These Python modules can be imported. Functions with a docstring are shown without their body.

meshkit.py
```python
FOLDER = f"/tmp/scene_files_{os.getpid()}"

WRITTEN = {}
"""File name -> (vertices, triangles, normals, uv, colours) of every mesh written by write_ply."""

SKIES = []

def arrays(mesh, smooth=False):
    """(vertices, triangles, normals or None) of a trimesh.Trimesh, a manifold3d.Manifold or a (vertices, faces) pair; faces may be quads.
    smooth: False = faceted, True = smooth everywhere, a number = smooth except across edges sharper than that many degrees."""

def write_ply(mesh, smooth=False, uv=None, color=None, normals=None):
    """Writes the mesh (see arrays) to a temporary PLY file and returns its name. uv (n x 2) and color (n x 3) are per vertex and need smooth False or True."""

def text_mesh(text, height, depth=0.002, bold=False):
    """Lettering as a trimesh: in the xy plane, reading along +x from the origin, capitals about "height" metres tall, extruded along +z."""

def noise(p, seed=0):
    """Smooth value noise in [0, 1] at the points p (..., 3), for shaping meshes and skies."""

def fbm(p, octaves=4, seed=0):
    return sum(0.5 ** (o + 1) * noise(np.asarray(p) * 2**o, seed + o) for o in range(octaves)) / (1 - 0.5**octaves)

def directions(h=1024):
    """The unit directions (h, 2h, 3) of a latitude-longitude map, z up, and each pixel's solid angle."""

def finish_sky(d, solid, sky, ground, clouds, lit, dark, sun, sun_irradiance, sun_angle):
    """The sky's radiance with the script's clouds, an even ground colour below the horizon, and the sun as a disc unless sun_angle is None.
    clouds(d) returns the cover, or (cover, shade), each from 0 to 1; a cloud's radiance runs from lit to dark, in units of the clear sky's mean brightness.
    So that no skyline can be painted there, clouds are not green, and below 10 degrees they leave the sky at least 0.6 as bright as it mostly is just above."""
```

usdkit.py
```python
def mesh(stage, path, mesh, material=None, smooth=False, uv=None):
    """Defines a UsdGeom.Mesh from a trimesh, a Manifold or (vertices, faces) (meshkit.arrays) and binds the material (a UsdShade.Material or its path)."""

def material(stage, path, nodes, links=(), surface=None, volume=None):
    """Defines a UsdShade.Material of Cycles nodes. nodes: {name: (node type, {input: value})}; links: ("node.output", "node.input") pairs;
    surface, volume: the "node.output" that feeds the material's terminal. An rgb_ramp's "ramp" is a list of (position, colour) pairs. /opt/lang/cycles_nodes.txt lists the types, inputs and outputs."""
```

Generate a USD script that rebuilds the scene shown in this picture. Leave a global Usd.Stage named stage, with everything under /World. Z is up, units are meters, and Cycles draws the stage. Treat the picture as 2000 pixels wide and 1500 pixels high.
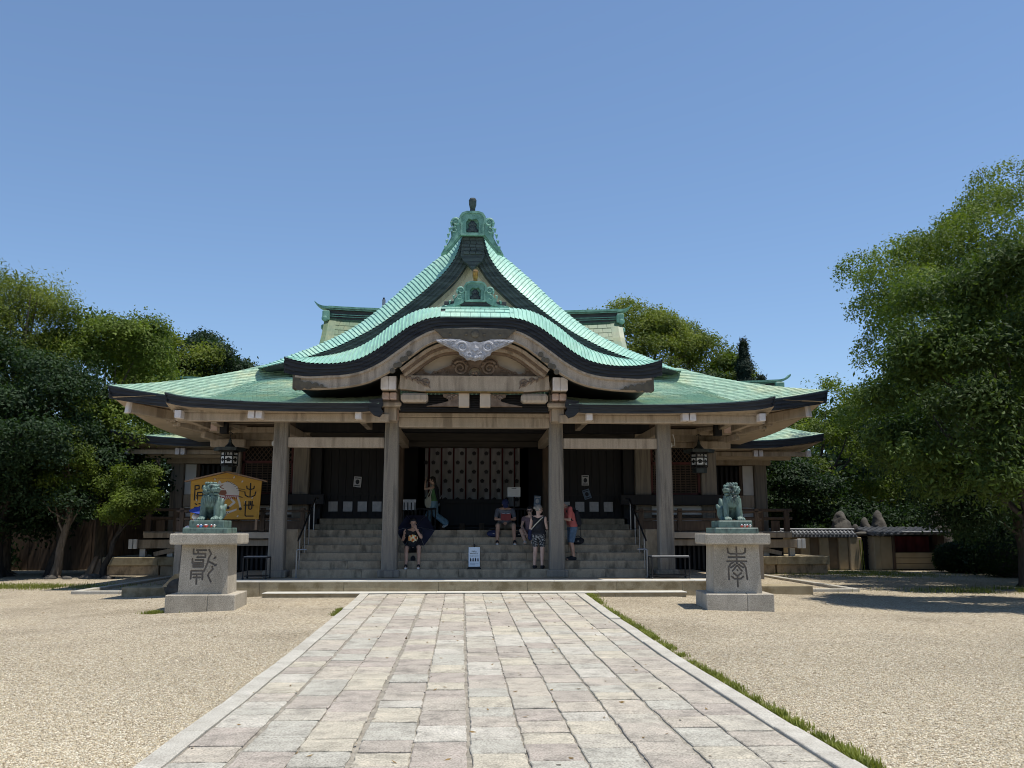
import math, random
import numpy as np, trimesh, manifold3d as m3, usdkit, meshkit
from pxr import Usd, UsdGeom, UsdLux, UsdShade, Sdf, Gf, Vt
from shapely.geometry import Polygon, LineString, MultiPolygon, Point
from shapely import affinity
from shapely.ops import unary_union

rnd = random.Random(7)
rng = np.random.default_rng(11)
stage = Usd.Stage.CreateInMemory()
UsdGeom.SetStageUpAxis(stage, 'Z'); UsdGeom.SetStageMetersPerUnit(stage, 1.0)
UsdGeom.Xform.Define(stage, '/World'); UsdGeom.Scope.Define(stage, '/World/Looks')

# ------------------------------------------------------------------ camera
CAM = (-0.06, 0.0, 1.52)
YAW, PITCH = math.radians(2.585), math.radians(9.25)
EXPOSURE = 0.33
cam = UsdGeom.Camera.Define(stage, '/World/camera')
fw = np.array([math.sin(YAW)*math.cos(PITCH), math.cos(YAW)*math.cos(PITCH), math.sin(PITCH)])
rt = np.array([math.cos(YAW), -math.sin(YAW), 0.0]); up = np.cross(rt, fw)
mt = np.eye(4); mt[0, :3] = rt; mt[1, :3] = up; mt[2, :3] = -fw; mt[3, :3] = CAM
cam.AddTransformOp().Set(Gf.Matrix4d(mt.tolist()))
cam.CreateHorizontalApertureAttr(36.0); cam.CreateVerticalApertureAttr(27.0)
cam.CreateFocalLengthAttr(31.5); cam.CreateClippingRangeAttr(Gf.Vec2f(0.1, 3000))
cam.CreateExposureAttr(EXPOSURE)

# ------------------------------------------------------------------ sky and sun
SUN_DIR = np.array([0.285, -0.085, 1.0]); SUN_DIR /= np.linalg.norm(SUN_DIR)
SUN_EL = math.asin(SUN_DIR[2]); SUN_ROT = math.atan2(SUN_DIR[0], SUN_DIR[1])
sky = UsdLux.DomeLight.Define(stage, '/World/sky')
sky.CreateIntensityAttr(1.0)
SKY_STRENGTH = 0.15
sm = usdkit.material(stage, '/World/Looks/sky_look', {
    't': ('sky_texture', {'sky_type': 'single_scattering', 'sun_disc': False, 'sun_elevation': SUN_EL, 'sun_rotation': SUN_ROT,
                          'altitude': 60.0, 'air_density': 1.0, 'aerosol_density': 0.15, 'ozone_density': 8.0}),
    'gm': ('gamma', {'gamma': 0.85}), 'b': ('background_shader', {'strength': SKY_STRENGTH})}, [('t.color', 'gm.color'), ('gm.color', 'b.color')], surface='b.background')
UsdShade.MaterialBindingAPI.Apply(sky.GetPrim()).Bind(sm)
sky.GetPrim().SetCustomDataByKey('kind', 'structure')
sun = UsdLux.DistantLight.Define(stage, '/World/sun')
sun.CreateIntensityAttr(1.06); sun.CreateAngleAttr(0.5); sun.CreateNormalizeAttr(True)
sun.CreateColorAttr(Gf.Vec3f(1.0, 0.955, 0.88))
zz = SUN_DIR; xx = np.cross([0, 1, 0], zz); xx /= np.linalg.norm(xx); yy = np.cross(zz, xx)
ms = np.eye(4); ms[0, :3] = xx; ms[1, :3] = yy; ms[2, :3] = zz
sun.AddTransformOp().Set(Gf.Matrix4d(ms.tolist()))

# ------------------------------------------------------------------ scene helpers
ORD = ('first', 'second', 'third', 'fourth', 'fifth', 'sixth', 'seventh')
NAMES = {}
def numbered(parent, name):
    key = (parent, name); n = NAMES.get(key, 0); NAMES[key] = n + 1
    return f'{parent}/{name}' if n == 0 else f'{parent}/{name}_{n:03d}'
def P(parent):
    return '/World' if parent is None else str(parent.GetPath()) if hasattr(parent, 'GetPath') else str(parent)
def tag(o, label=None, cat=None, group=None, kind=None):
    p = o.GetPrim() if hasattr(o, 'GetPrim') else o
    for k, v in (('label', label), ('category', cat), ('group', group), ('kind', kind)):
        if v: p.SetCustomDataByKey(k, v)
    return p
def thing(name, label, cat, loc=(0, 0, 0), rz=0.0, group=None, parent=None):
    x = UsdGeom.Xform.Define(stage, numbered(P(parent), name))
    if any(loc): x.AddTranslateOp().Set(Gf.Vec3d(*map(float, loc)))
    if rz: x.AddRotateZOp().Set(float(rz))
    return tag(x, label, cat, group)
def holder(name, parent, label=None, kind=None):
    x = UsdGeom.Xform.Define(stage, numbered(P(parent), name)); return tag(x, label, None, None, kind)
def obj(name, mesh, mat, parent=None, smooth=False, label=None, cat=None, group=None, kind=None, tone=None):
    if isinstance(mesh, MB): mesh = mesh.mesh()
    m = usdkit.mesh(stage, numbered(P(parent), name), mesh, MATS[mat] if isinstance(mat, str) else mat, smooth)
    if tone is not None:
        UsdGeom.PrimvarsAPI(m).CreatePrimvar('tone', Sdf.ValueTypeNames.FloatArray, 'vertex').Set(Vt.FloatArray.FromNumpy(np.asarray(tone, np.float32)))
    return tag(m, label, cat, group, kind)
def copy_of(src, loc, rz=0.0, label=None, group=None):
    name = src.GetName(); base = name[:-4] if name[-4:-3] == '_' and name[-3:].isdigit() else name
    was = src.GetCustomData()
    x = UsdGeom.Xform.Define(stage, numbered('/World', base)); p = x.GetPrim()
    p.GetReferences().AddInternalReference(src.GetPath()); p.SetInstanceable(True)
    x.ClearXformOpOrder()
    x.AddTranslateOp(opSuffix='c').Set(Gf.Vec3d(*map(float, loc))); x.AddRotateZOp(opSuffix='c').Set(float(rz))
    return tag(p, label or was.get('label'), was.get('category'), group or was.get('group'))

def box(x0, x1, y0, y1, z0, z1, c=0.0):
    """a box, its edges chamfered by c"""
    if c <= 0:
        v = np.array([[x, y, z] for x in (x0, x1) for y in (y0, y1) for z in (z0, z1)], float)
        f = [[0, 1, 3, 2], [4, 6, 7, 5], [0, 4, 5, 1], [2, 3, 7, 6], [0, 2, 6, 4], [1, 5, 7, 3]]
        f = np.array(f); f = np.vstack([f[:, [0, 1, 2]], f[:, [0, 2, 3]]])
        return trimesh.Trimesh(v, f, process=False)
    c = min(c, .45*min(x1-x0, y1-y0, z1-z0)); p = []
    for sx in (0, 1):
        for sy in (0, 1):
            for sz in (0, 1):
                X, Y, Z = (x0, x1)[sx], (y0, y1)[sy], (z0, z1)[sz]; dx, dy, dz = (c, -c)[sx], (c, -c)[sy], (c, -c)[sz]
                p += [[X, Y+dy, Z+dz], [X+dx, Y, Z+dz], [X+dx, Y+dy, Z]]
    return trimesh.convex.convex_hull(np.array(p))
def hull(pts): return trimesh.convex.convex_hull(np.asarray(pts, float))
def beam(a, b, w, h, upv=(0, 0, 1), c=0.0):
    """a bar of section w x h from a to b"""
    a, b = np.asarray(a, float), np.asarray(b, float); L = np.linalg.norm(b-a); d = (b-a)/L
    s = np.cross(d, upv); s /= np.linalg.norm(s); u = np.cross(s, d)
    m = box(-w/2, w/2, 0, L, -h/2, h/2, c); T = np.eye(4); T[:3, 0], T[:3, 1], T[:3, 2], T[:3, 3] = s, d, u, a
    return m.apply_transform(T)
def tube(pts, r, n=8, closed=False):
    pts = np.asarray(pts, float); r = np.broadcast_to(np.asarray(r, float), (len(pts),))
    d = np.gradient(pts, axis=0); d /= np.linalg.norm(d, axis=1)[:, None]
    ref = np.array([0, 0, 1.0]) if abs(d[0] @ [0, 0, 1]) < .9 else np.array([1.0, 0, 0]); V = []
    s = np.cross(d[0], ref); s /= np.linalg.norm(s)
    for i in range(len(pts)):
        s = s - d[i]*(s @ d[i]); s /= np.linalg.norm(s); u = np.cross(d[i], s)
        a = np.arange(n)*2*np.pi/n
        V.append(pts[i] + r[i]*(np.cos(a)[:, None]*s + np.sin(a)[:, None]*u))
    V = np.vstack(V + [pts[:1], pts[-1:]]); F = []
    for i in range(len(pts)-1):
        for k in range(n):
            a, b = i*n+k, i*n+(k+1) % n; F += [[a, b, b+n], [a, b+n, a+n]]
    e = len(pts)*n
    for k in range(n): F += [[e, (k+1) % n, k], [e+1, (len(pts)-1)*n+k, (len(pts)-1)*n+(k+1) % n]]
    return trimesh.Trimesh(V, F, process=False)
def cyl(p, r, z0, z1, n=16, r1=None): return tube([(p[0], p[1], z0), (p[0], p[1], z1)], [r, r if r1 is None else r1], n)
def lathe(prof, n=20, at=(0, 0, 0)):
    m = trimesh.creation.revolve(np.array(prof, float), sections=n); m.apply_translation(at); return m
def ball(c, r, sub=2):
    m = trimesh.creation.icosphere(subdivisions=sub, radius=1.0); m.apply_scale(r if np.ndim(r) else (r, r, r)); m.apply_translation(c); return m
def prism(poly, y0, y1):
    """shapely polygon in the x-z plane extruded from y0 to y1"""
    out = []
    for g in getattr(poly, 'geoms', [poly]):
        if g.area < 1e-9: continue
        m = trimesh.creation.extrude_polygon(g, y1-y0, engine='earcut')
        v = m.vertices; m = trimesh.Trimesh(np.c_[v[:, 0], y1-v[:, 2], v[:, 1]], m.faces, process=False); m.fix_normals() if False else None
        out.append(m)
    return trimesh.util.concatenate(out)
def mirror(m):
    v = np.array(m.vertices); v[:, 0] *= -1; return trimesh.Trimesh(v, np.array(m.faces)[:, ::-1], process=False)
def both(m): return trimesh.util.concatenate([m, mirror(m)])
def move(m, d=(0, 0, 0), rz=0.0, s=1.0):
    m = m.copy(); T = trimesh.transformations.rotation_matrix(math.radians(rz), [0, 0, 1]); T[:3, :3] *= s; T[:3, 3] = d; return m.apply_transform(T)
class MB:
    def __init__(self): self.m = []
    def add(self, *ms):
        for m in ms: self.m.append(m)
        return self
    def box(self, *a, **k): return self.add(box(*a, **k))
    def mesh(self): return trimesh.util.concatenate(self.m)
def grid(Pt, flip=False):
    """mesh of an (n, m, 3) grid of points"""
    n, m = Pt.shape[:2]; i = np.arange(n*m).reshape(n, m)
    q = np.stack([i[:-1, :-1], i[1:, :-1], i[1:, 1:], i[:-1, 1:]], -1).reshape(-1, 4)
    if flip: q = q[:, ::-1]
    return trimesh.Trimesh(Pt.reshape(-1, 3), np.vstack([q[:, [0, 1, 2]], q[:, [0, 2, 3]]]), process=False)
def to_man(m): return m3.Manifold(m3.Mesh(np.asarray(m.vertices, np.float32), np.asarray(m.faces, np.uint32)))
def from_man(M):
    k = M.to_mesh(); return trimesh.Trimesh(k.vert_properties[:, :3], k.tri_verts, process=False)
def stroke(pts, w, round_=True): return LineString(pts).buffer(w/2, cap_style='round' if round_ else 'flat', join_style='round', quad_segs=4)
def smooth_curve(pts, n):
    """a Catmull-Rom-like resampling of a polyline by arc length"""
    from scipy.interpolate import PchipInterpolator
    pts = np.asarray(pts, float); s = np.r_[0, np.cumsum(np.linalg.norm(np.diff(pts, axis=0), axis=1))]
    f = PchipInterpolator(s, pts); t = np.linspace(0, s[-1], 400); q = f(t)
    s2 = np.r_[0, np.cumsum(np.linalg.norm(np.diff(q, axis=0), axis=1))]
    return np.array([np.interp(np.linspace(0, s2[-1], n), s2, q[:, k]) for k in range(pts.shape[1])]).T

# ------------------------------------------------------------------ materials
MATS = {}
def look(name, c1, c2=None, scale=3.0, rough=0.75, bump=0.0, bscale=None, stretch=None, detail=4.0, c3=None, spec=0.35, metal=0.0, mid=(0.35, 0.65), fine=0.0, dist=0.004):
    c2 = c2 or c1; nodes = {'g': ('geometry', {}), 'p': ('principled_bsdf', {'roughness': rough, 'specular_ior_level': spec, 'metallic': metal})}
    links = []
    src = 'g.position'
    if stretch:
        nodes['mp'] = ('mapping', {'scale': stretch}); links.append(('g.position', 'mp.vector')); src = 'mp.vector'
    nodes['n'] = ('noise_texture', {'scale': scale, 'detail': detail, 'roughness': 0.6})
    stops = [(mid[0], c1), (mid[1], c2)] if c3 is None else [(mid[0], c1), ((mid[0]+mid[1])/2, c2), (mid[1], c3)]
    nodes['r'] = ('rgb_ramp', {'ramp': stops}); links += [(src, 'n.vector'), ('n.fac', 'r.fac')]
    col = 'r.color'
    if fine:
        nodes['n2'] = ('noise_texture', {'scale': 90.0, 'detail': 2.0}); nodes['r2'] = ('rgb_ramp', {'ramp': [(0.35, (1-fine,)*3), (0.65, (1+fine,)*3)]})
        nodes['mx'] = ('mix_color', {'blend_type': 'multiply', 'fac': 1.0, 'use_clamp': False}); links += [('g.position', 'n2.vector'), ('n2.fac', 'r2.fac'), (col, 'mx.a'), ('r2.color', 'mx.b')]; col = 'mx.result'
    links.append((col, 'p.base_color'))
    if bump:
        nodes['nb'] = ('noise_texture', {'scale': bscale or scale*6, 'detail': 4.0}); nodes['b'] = ('bump', {'strength': bump, 'distance': dist})
        links += [(src, 'nb.vector'), ('nb.fac', 'b.height'), ('b.normal', 'p.normal')]
    MATS[name] = usdkit.material(stage, '/World/Looks/' + name, nodes, links, surface='p.BSDF')
look('weathered_concrete', (.25, .20, .148), (.43, .35, .265), scale=1.6, stretch=(3, 3, .35), rough=.85, bump=.25, bscale=14, fine=.12, c3=(.34, .28, .21))
look('concrete_column', (.13, .115, .095), (.25, .215, .17), scale=1.3, stretch=(7, 7, .45), rough=.85, bump=.3, bscale=16, fine=.15, c3=(.19, .165, .135))
look('plaster_tan', (.47, .385, .29), (.55, .455, .35), scale=2.5, rough=.9, bump=.1)
look('plaster_white', (.62, .61, .58), (.72, .71, .68), scale=2.0, rough=.9, bump=.08)
look('cap_white', (.62, .56, .52), (.74, .69, .66), scale=6, rough=.7)
look('cap_pink', (.42, .29, .23), (.56, .42, .35), scale=7, rough=.7)
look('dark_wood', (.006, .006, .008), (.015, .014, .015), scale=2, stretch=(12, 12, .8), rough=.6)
look('dark_beam', (.035, .030, .025), (.06, .052, .043), scale=2, stretch=(.8, 9, 9), rough=.75)
look('brown_wood', (.06, .04, .028), (.11, .075, .05), scale=2, stretch=(9, 9, 1.2), rough=.7, bump=.15)
look('red_wood', (.075, .02, .017), (.11, .03, .025), scale=3, rough=.6)
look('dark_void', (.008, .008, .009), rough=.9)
look('carved_wood', (.13, .09, .062), (.22, .16, .115), scale=9, rough=.85, bump=.35, bscale=40)
look('carved_grey', (.28, .275, .28), (.48, .47, .48), scale=14, rough=.8, bump=.4, bscale=40)
look('brown_metal', (.075, .058, .035), (.12, .095, .055), scale=8, rough=.55, spec=.5, bump=.15)
look('gold_brown', (.20, .115, .03), (.33, .20, .06), scale=9, rough=.4, metal=.5)
look('step_stone', (.17, .135, .09), (.40, .315, .215), scale=1.4, stretch=(2.5, 2.5, 1.2), rough=.85, bump=.25, bscale=25, fine=.15, c3=(.28, .22, .15))
look('platform_stone', (.20, .155, .085), (.33, .275, .175), scale=1.2, stretch=(2, 2, 2), rough=.8, bump=.2, bscale=25, fine=.15, c3=(.265, .21, .125))
look('granite', (.32, .285, .225), (.45, .405, .33), scale=1.8, stretch=(1.5, 1.5, .8), rough=.8, bump=.35, bscale=60, fine=.32)
look('granite_carved', (.13, .115, .10), (.18, .16, .14), scale=9, rough=.95, bump=.3, bscale=50)
look('curb_granite', (.36, .335, .28), (.47, .445, .38), scale=3, rough=.8, bump=.4, bscale=50, fine=.28)
look('mortar', (.19, .17, .135), (.32, .29, .235), scale=8, rough=.95, bump=.6, bscale=60, fine=.2)
look('roof_fascia', (.011, .012, .017), (.030, .033, .036), scale=2.0, stretch=(.7, .7, 9), rough=.6, spec=.3, bump=.12, bscale=30, c3=(.017, .018, .024), mid=(.38, .74))
look('gable_fascia', (.032, .040, .041), (.085, .10, .095), scale=2.0, stretch=(.7, .7, 9), rough=.6, spec=.3, bump=.12, bscale=30)
look('tympanum_plaster', (.60, .50, .385), (.70, .59, .46), scale=2.5, rough=.9, bump=.1)
look('copper_dark', (.015, .017, .02), (.05, .065, .062), scale=4, rough=.6, bump=.2)
look('bronze_green', (.020, .031, .027), (.115, .18, .15), scale=4.5, stretch=(1.6, 1.6, .8), rough=.55, spec=.5, bump=.4, bscale=45, c3=(.046, .078, .066), mid=(.30, .72))
look('ridge_copper', (.10, .215, .165), (.22, .40, .315), scale=5, rough=.55, bump=.25, bscale=30)
look('ridge_slate', (.03, .032, .036), (.065, .065, .066), scale=3, stretch=(1, 1, 8), rough=.7)
look('steel', (.22, .22, .22), (.30, .30, .30), rough=.35, metal=.8)
look('table_top', (.20, .205, .21), (.26, .265, .27), scale=5, rough=.35)
look('black_metal', (.012, .012, .013), rough=.45)
look('black_plastic', (.016, .016, .018), rough=.5)
look('white_plastic', (.70, .71, .71), rough=.5)
look('grey_paper', (.42, .43, .45), (.55, .55, .56), scale=12, rough=.8)
look('paper_white', (.72, .74, .75), rough=.8)
look('print_dark', (.03, .035, .045), rough=.8)
look('print_blue', (.10, .16, .26), (.2, .25, .3), scale=30, rough=.8)
look('sign_white', (.70, .77, .82), rough=.6)
look('ema_board', (.46, .24, .028), (.55, .30, .045), scale=1.5, stretch=(1, 1, 4), rough=.6)
look('bare_wood', (.30, .19, .12), (.38, .25, .16), scale=3, rough=.75)
look('paint_black', (.015, .014, .013), rough=.7)
look('paint_white', (.55, .50, .44), (.62, .57, .50), rough=.7)
look('paint_red', (.28, .02, .03), rough=.7)
look('paint_brown', (.22, .085, .045), rough=.7)
look('cloth_white', (.42, .41, .425), (.52, .505, .52), scale=1.4, rough=.95)
look('cloth_crest', (.07, .07, .08), rough=.95)
look('cloth_red', (.09, .008, .012), rough=.9)
look('rope_white', (.55, .53, .5), rough=.9)
look('skin', (.42, .245, .165), (.50, .30, .21), scale=9, rough=.6)
look('skin_pale', (.50, .32, .235), (.56, .37, .28), scale=9, rough=.6)
look('hair_black', (.010, .009, .009), (.022, .018, .016), scale=40, rough=.5)
look('hair_grey', (.16, .14, .115), (.30, .27, .23), scale=40, rough=.6)
look('cloth_black', (.012, .012, .014), (.02, .02, .023), scale=20, rough=.9)
look('parasol_cloth', (.006, .007, .018), (.009, .010, .025), scale=8, rough=.6)
look('cloth_navy', (.012, .016, .05), (.02, .026, .075), scale=15, rough=.85)
look('cloth_blue', (.02, .045, .26), (.028, .06, .31), scale=4, rough=.7)
look('cloth_grey', (.10, .10, .11), (.14, .14, .15), scale=20, rough=.9)
look('cloth_olive', (.13, .115, .085), (.17, .15, .115), scale=20, rough=.9)
look('cloth_mauve', (.15, .095, .10), (.21, .14, .15), scale=30, rough=.9)
look('cloth_coral', (.42, .10, .085), (.50, .13, .11), scale=14, rough=.9)
look('denim', (.07, .12, .18), (.12, .18, .25), scale=22, rough=.9)
look('denim_light', (.17, .29, .37), (.23, .36, .44), scale=18, rough=.9)
look('cloth_green', (.09, .20, .075), (.12, .25, .10), scale=12, rough=.9)
look('bag_beige', (.50, .47, .36), (.56, .53, .42), rough=.85)
look('cloth_floral', (.02, .02, .022), (.30, .29, .26), scale=30, rough=.9, mid=(.52, .58))
look('print_orange', (.75, .12, .03), (.80, .55, .10), scale=16, rough=.8, mid=(.42, .56), c3=(.85, .75, .6))
look('shoe_white', (.65, .63, .6), rough=.7)
look('book_red', (.20, .04, .035), rough=.7)
look('bark', (.09, .07, .05), (.19, .15, .11), scale=3, stretch=(6, 6, .9), rough=.95, bump=.7, bscale=14, dist=.02)
look('old_plank', (.10, .075, .055), (.16, .125, .09), scale=3, rough=.8)
look('bark_dark', (.028, .024, .02), (.06, .05, .04), scale=3, stretch=(6, 6, .9), rough=.95, bump=.7, bscale=14, dist=.02)
look('rock', (.04, .037, .032), (.115, .105, .09), scale=2.2, rough=.9, bump=.7, bscale=8, dist=.03)
look('dirt', (.16, .125, .085), (.26, .21, .15), scale=3, rough=.95, bump=.5)
look('ochre_plaster', (.32, .25, .155), (.42, .335, .22), scale=1.6, rough=.9, bump=.1)
look('ochre_dark', (.17, .125, .08), (.23, .17, .11), scale=1.6, rough=.9)
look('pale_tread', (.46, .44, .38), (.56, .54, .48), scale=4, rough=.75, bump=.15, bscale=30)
look('wall_tile', (.05, .053, .058), (.13, .133, .14), scale=5, rough=.45, spec=.6)
look('dark_red_cloth', (.075, .012, .014), (.11, .02, .022), scale=3, rough=.9)
look('dry_leaf', (.14, .085, .03), (.26, .17, .06), scale=30, rough=.8)
look('bamboo', (.25, .30, .08), (.38, .40, .15), scale=8, rough=.5)
look('trinket_red', (.55, .05, .03), rough=.5)
look('trinket_blue', (.08, .2, .5), rough=.5)

def tiles_look(name, a, b, c, yellow, spec=.4, rough=.5):
    """verdigris copper sheet: each sheet its own tone, with stains that run over several"""
    MATS[name] = usdkit.material(stage, '/World/Looks/' + name, {
        'g': ('geometry', {}), 'p': ('principled_bsdf', {'roughness': rough, 'specular_ior_level': spec}),
        'r': ('rgb_ramp', {'ramp': [(0, a), (.5, b), (1, c)]}),
        'n': ('noise_texture', {'scale': .8, 'detail': 5.0, 'roughness': .65}), 'ry': ('rgb_ramp', {'ramp': [(.47, (0, 0, 0)), (.68, (1, 1, 1))]}),
        'my': ('mix_color', {'b': yellow}),
        'mp': ('mapping', {'scale': (5, 1.2, 1.2)}), 'n2': ('noise_texture', {'scale': 3.0, 'detail': 4.0}), 'r2': ('rgb_ramp', {'ramp': [(.3, (.72, .74, .74)), (.6, (1.07, 1.06, 1.05))]}),
        'm2': ('mix_color', {'blend_type': 'multiply', 'fac': .8, 'use_clamp': False}),
        'nb': ('noise_texture', {'scale': 22.0, 'detail': 3.0}), 'bp': ('bump', {'strength': .18, 'distance': .004})},
        [('g.random_per_island', 'r.fac'), ('g.position', 'n.vector'), ('n.fac', 'ry.fac'), ('r.color', 'my.a'), ('ry.color', 'my.fac'), ('g.position', 'mp.vector'),
         ('mp.vector', 'n2.vector'), ('n2.fac', 'r2.fac'), ('my.result', 'm2.a'), ('r2.color', 'm2.b'), ('m2.result', 'p.base_color'),
         ('g.position', 'nb.vector'), ('nb.fac', 'bp.height'), ('bp.normal', 'p.normal')], surface='p.BSDF')
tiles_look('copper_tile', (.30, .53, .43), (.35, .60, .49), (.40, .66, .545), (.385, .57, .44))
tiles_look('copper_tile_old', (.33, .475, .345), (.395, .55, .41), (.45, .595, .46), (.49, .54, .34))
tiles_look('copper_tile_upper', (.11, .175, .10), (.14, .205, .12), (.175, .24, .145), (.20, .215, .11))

def gravel_look():
    MATS['gravel'] = usdkit.material(stage, '/World/Looks/gravel', {
        'g': ('geometry', {}), 'p': ('principled_bsdf', {'roughness': .9, 'specular_ior_level': .2}),
        'v': ('voronoi_texture', {'scale': 62.0, 'randomness': 1.0}), 'hs': ('separate_color', {}),
        'r': ('rgb_ramp', {'ramp': [(0, (.12, .095, .065)), (.22, (.28, .23, .155)), (.5, (.41, .345, .24)), (.75, (.51, .44, .325)), (1, (.68, .62, .50))]}),
        'n': ('noise_texture', {'scale': .55, 'detail': 5.0}), 'rn': ('rgb_ramp', {'ramp': [(.3, (.80, .79, .77)), (.5, (1, 1, 1)), (.7, (1.10, 1.09, 1.06))]}),
        'm': ('mix_color', {'blend_type': 'multiply', 'fac': 1.0, 'use_clamp': False}),
        'v2': ('voronoi_texture', {'scale': 62.0, 'randomness': 1.0, 'feature': 'distance_to_edge'}), 'rd': ('rgb_ramp', {'ramp': [(0, (.42, .39, .35)), (.12, (1, 1, 1))]}),
        'm2': ('mix_color', {'blend_type': 'multiply', 'fac': .8, 'use_clamp': False}),
        'nf': ('noise_texture', {'scale': 2.6, 'detail': 4.0, 'roughness': .6}), 'bf': ('bump', {'strength': .9, 'distance': .06}), 'bp': ('bump', {'strength': .8, 'distance': .012, 'invert': True})},
        [('g.position', 'nf.vector'), ('nf.fac', 'bf.height'), ('bf.normal', 'bp.normal'), ('g.position', 'v.vector'), ('v.color', 'hs.color'), ('hs.r', 'r.fac'), ('g.position', 'n.vector'), ('n.fac', 'rn.fac'), ('r.color', 'm.a'), ('rn.color', 'm.b'),
         ('g.position', 'v2.vector'), ('v2.distance', 'rd.fac'), ('m.result', 'm2.a'), ('rd.color', 'm2.b'), ('m2.result', 'p.base_color'), ('v.distance', 'bp.height'), ('bp.normal', 'p.normal')], surface='p.BSDF')
gravel_look()
for n_, c_ in (('pebble_tan', (.46, .385, .26)), ('pebble_pale', (.64, .58, .45)), ('pebble_grey', (.42, .375, .285)), ('pebble_brown', (.27, .215, .14))): look(n_, tuple(np.array(c_)*.85), tuple(np.array(c_)*1.15), scale=20, rough=.9, spec=.2)

STONES = []
def stone_look(k, base, var):
    n = f'paving_stone_{"abcdefghij"[k]}'
    b = (np.array(base)*.74+np.array((.42, .39, .345))*.26)*np.array([1.0, .98, .91])*.98; v = np.array(var)
    MATS[n] = usdkit.material(stage, '/World/Looks/' + n, {
        'g': ('geometry', {}), 'p': ('principled_bsdf', {'roughness': .82, 'specular_ior_level': .3}),
        'n': ('noise_texture', {'scale': 4.5, 'detail': 8.0, 'roughness': .72}), 'r': ('rgb_ramp', {'ramp': [(.32, tuple(b*.62)), (.5, tuple(b)), (.68, tuple(b*1.18 + v))]}),
        'n2': ('noise_texture', {'scale': 75.0, 'detail': 3.0}), 'r2': ('rgb_ramp', {'ramp': [(.32, (.55, .54, .53)), (.5, (1, 1, 1)), (.68, (1.28, 1.28, 1.26))]}),
        'm': ('mix_color', {'blend_type': 'multiply', 'fac': .9, 'use_clamp': False}),
        'nb': ('noise_texture', {'scale': 26.0, 'detail': 7.0, 'roughness': .75}), 'bp': ('bump', {'strength': .8, 'distance': .012})},
        [('g.position', 'n.vector'), ('n.fac', 'r.fac'), ('g.position', 'n2.vector'), ('n2.fac', 'r2.fac'), ('r.color', 'm.a'), ('r2.color', 'm.b'), ('m.result', 'p.base_color'),
         ('g.position', 'nb.vector'), ('nb.fac', 'bp.height'), ('bp.normal', 'p.normal')], surface='p.BSDF')
    STONES.append(n)
for k, (b, v) in enumerate([((.40, .365, .325), (.015, .0, .0)), ((.46, .425, .355), (.02, .01, 0)), ((.40, .39, .355), (0, .01, .01)), ((.35, .315, .285), (.01, 0, 0)),
                            ((.43, .39, .34), (.02, .01, 0)), ((.48, .46, .42), (0, 0, .01)), ((.36, .32, .292), (.015, 0, .005)), ((.42, .395, .35), (.01, .01, 0))]): stone_look(k, b, v)

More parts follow.
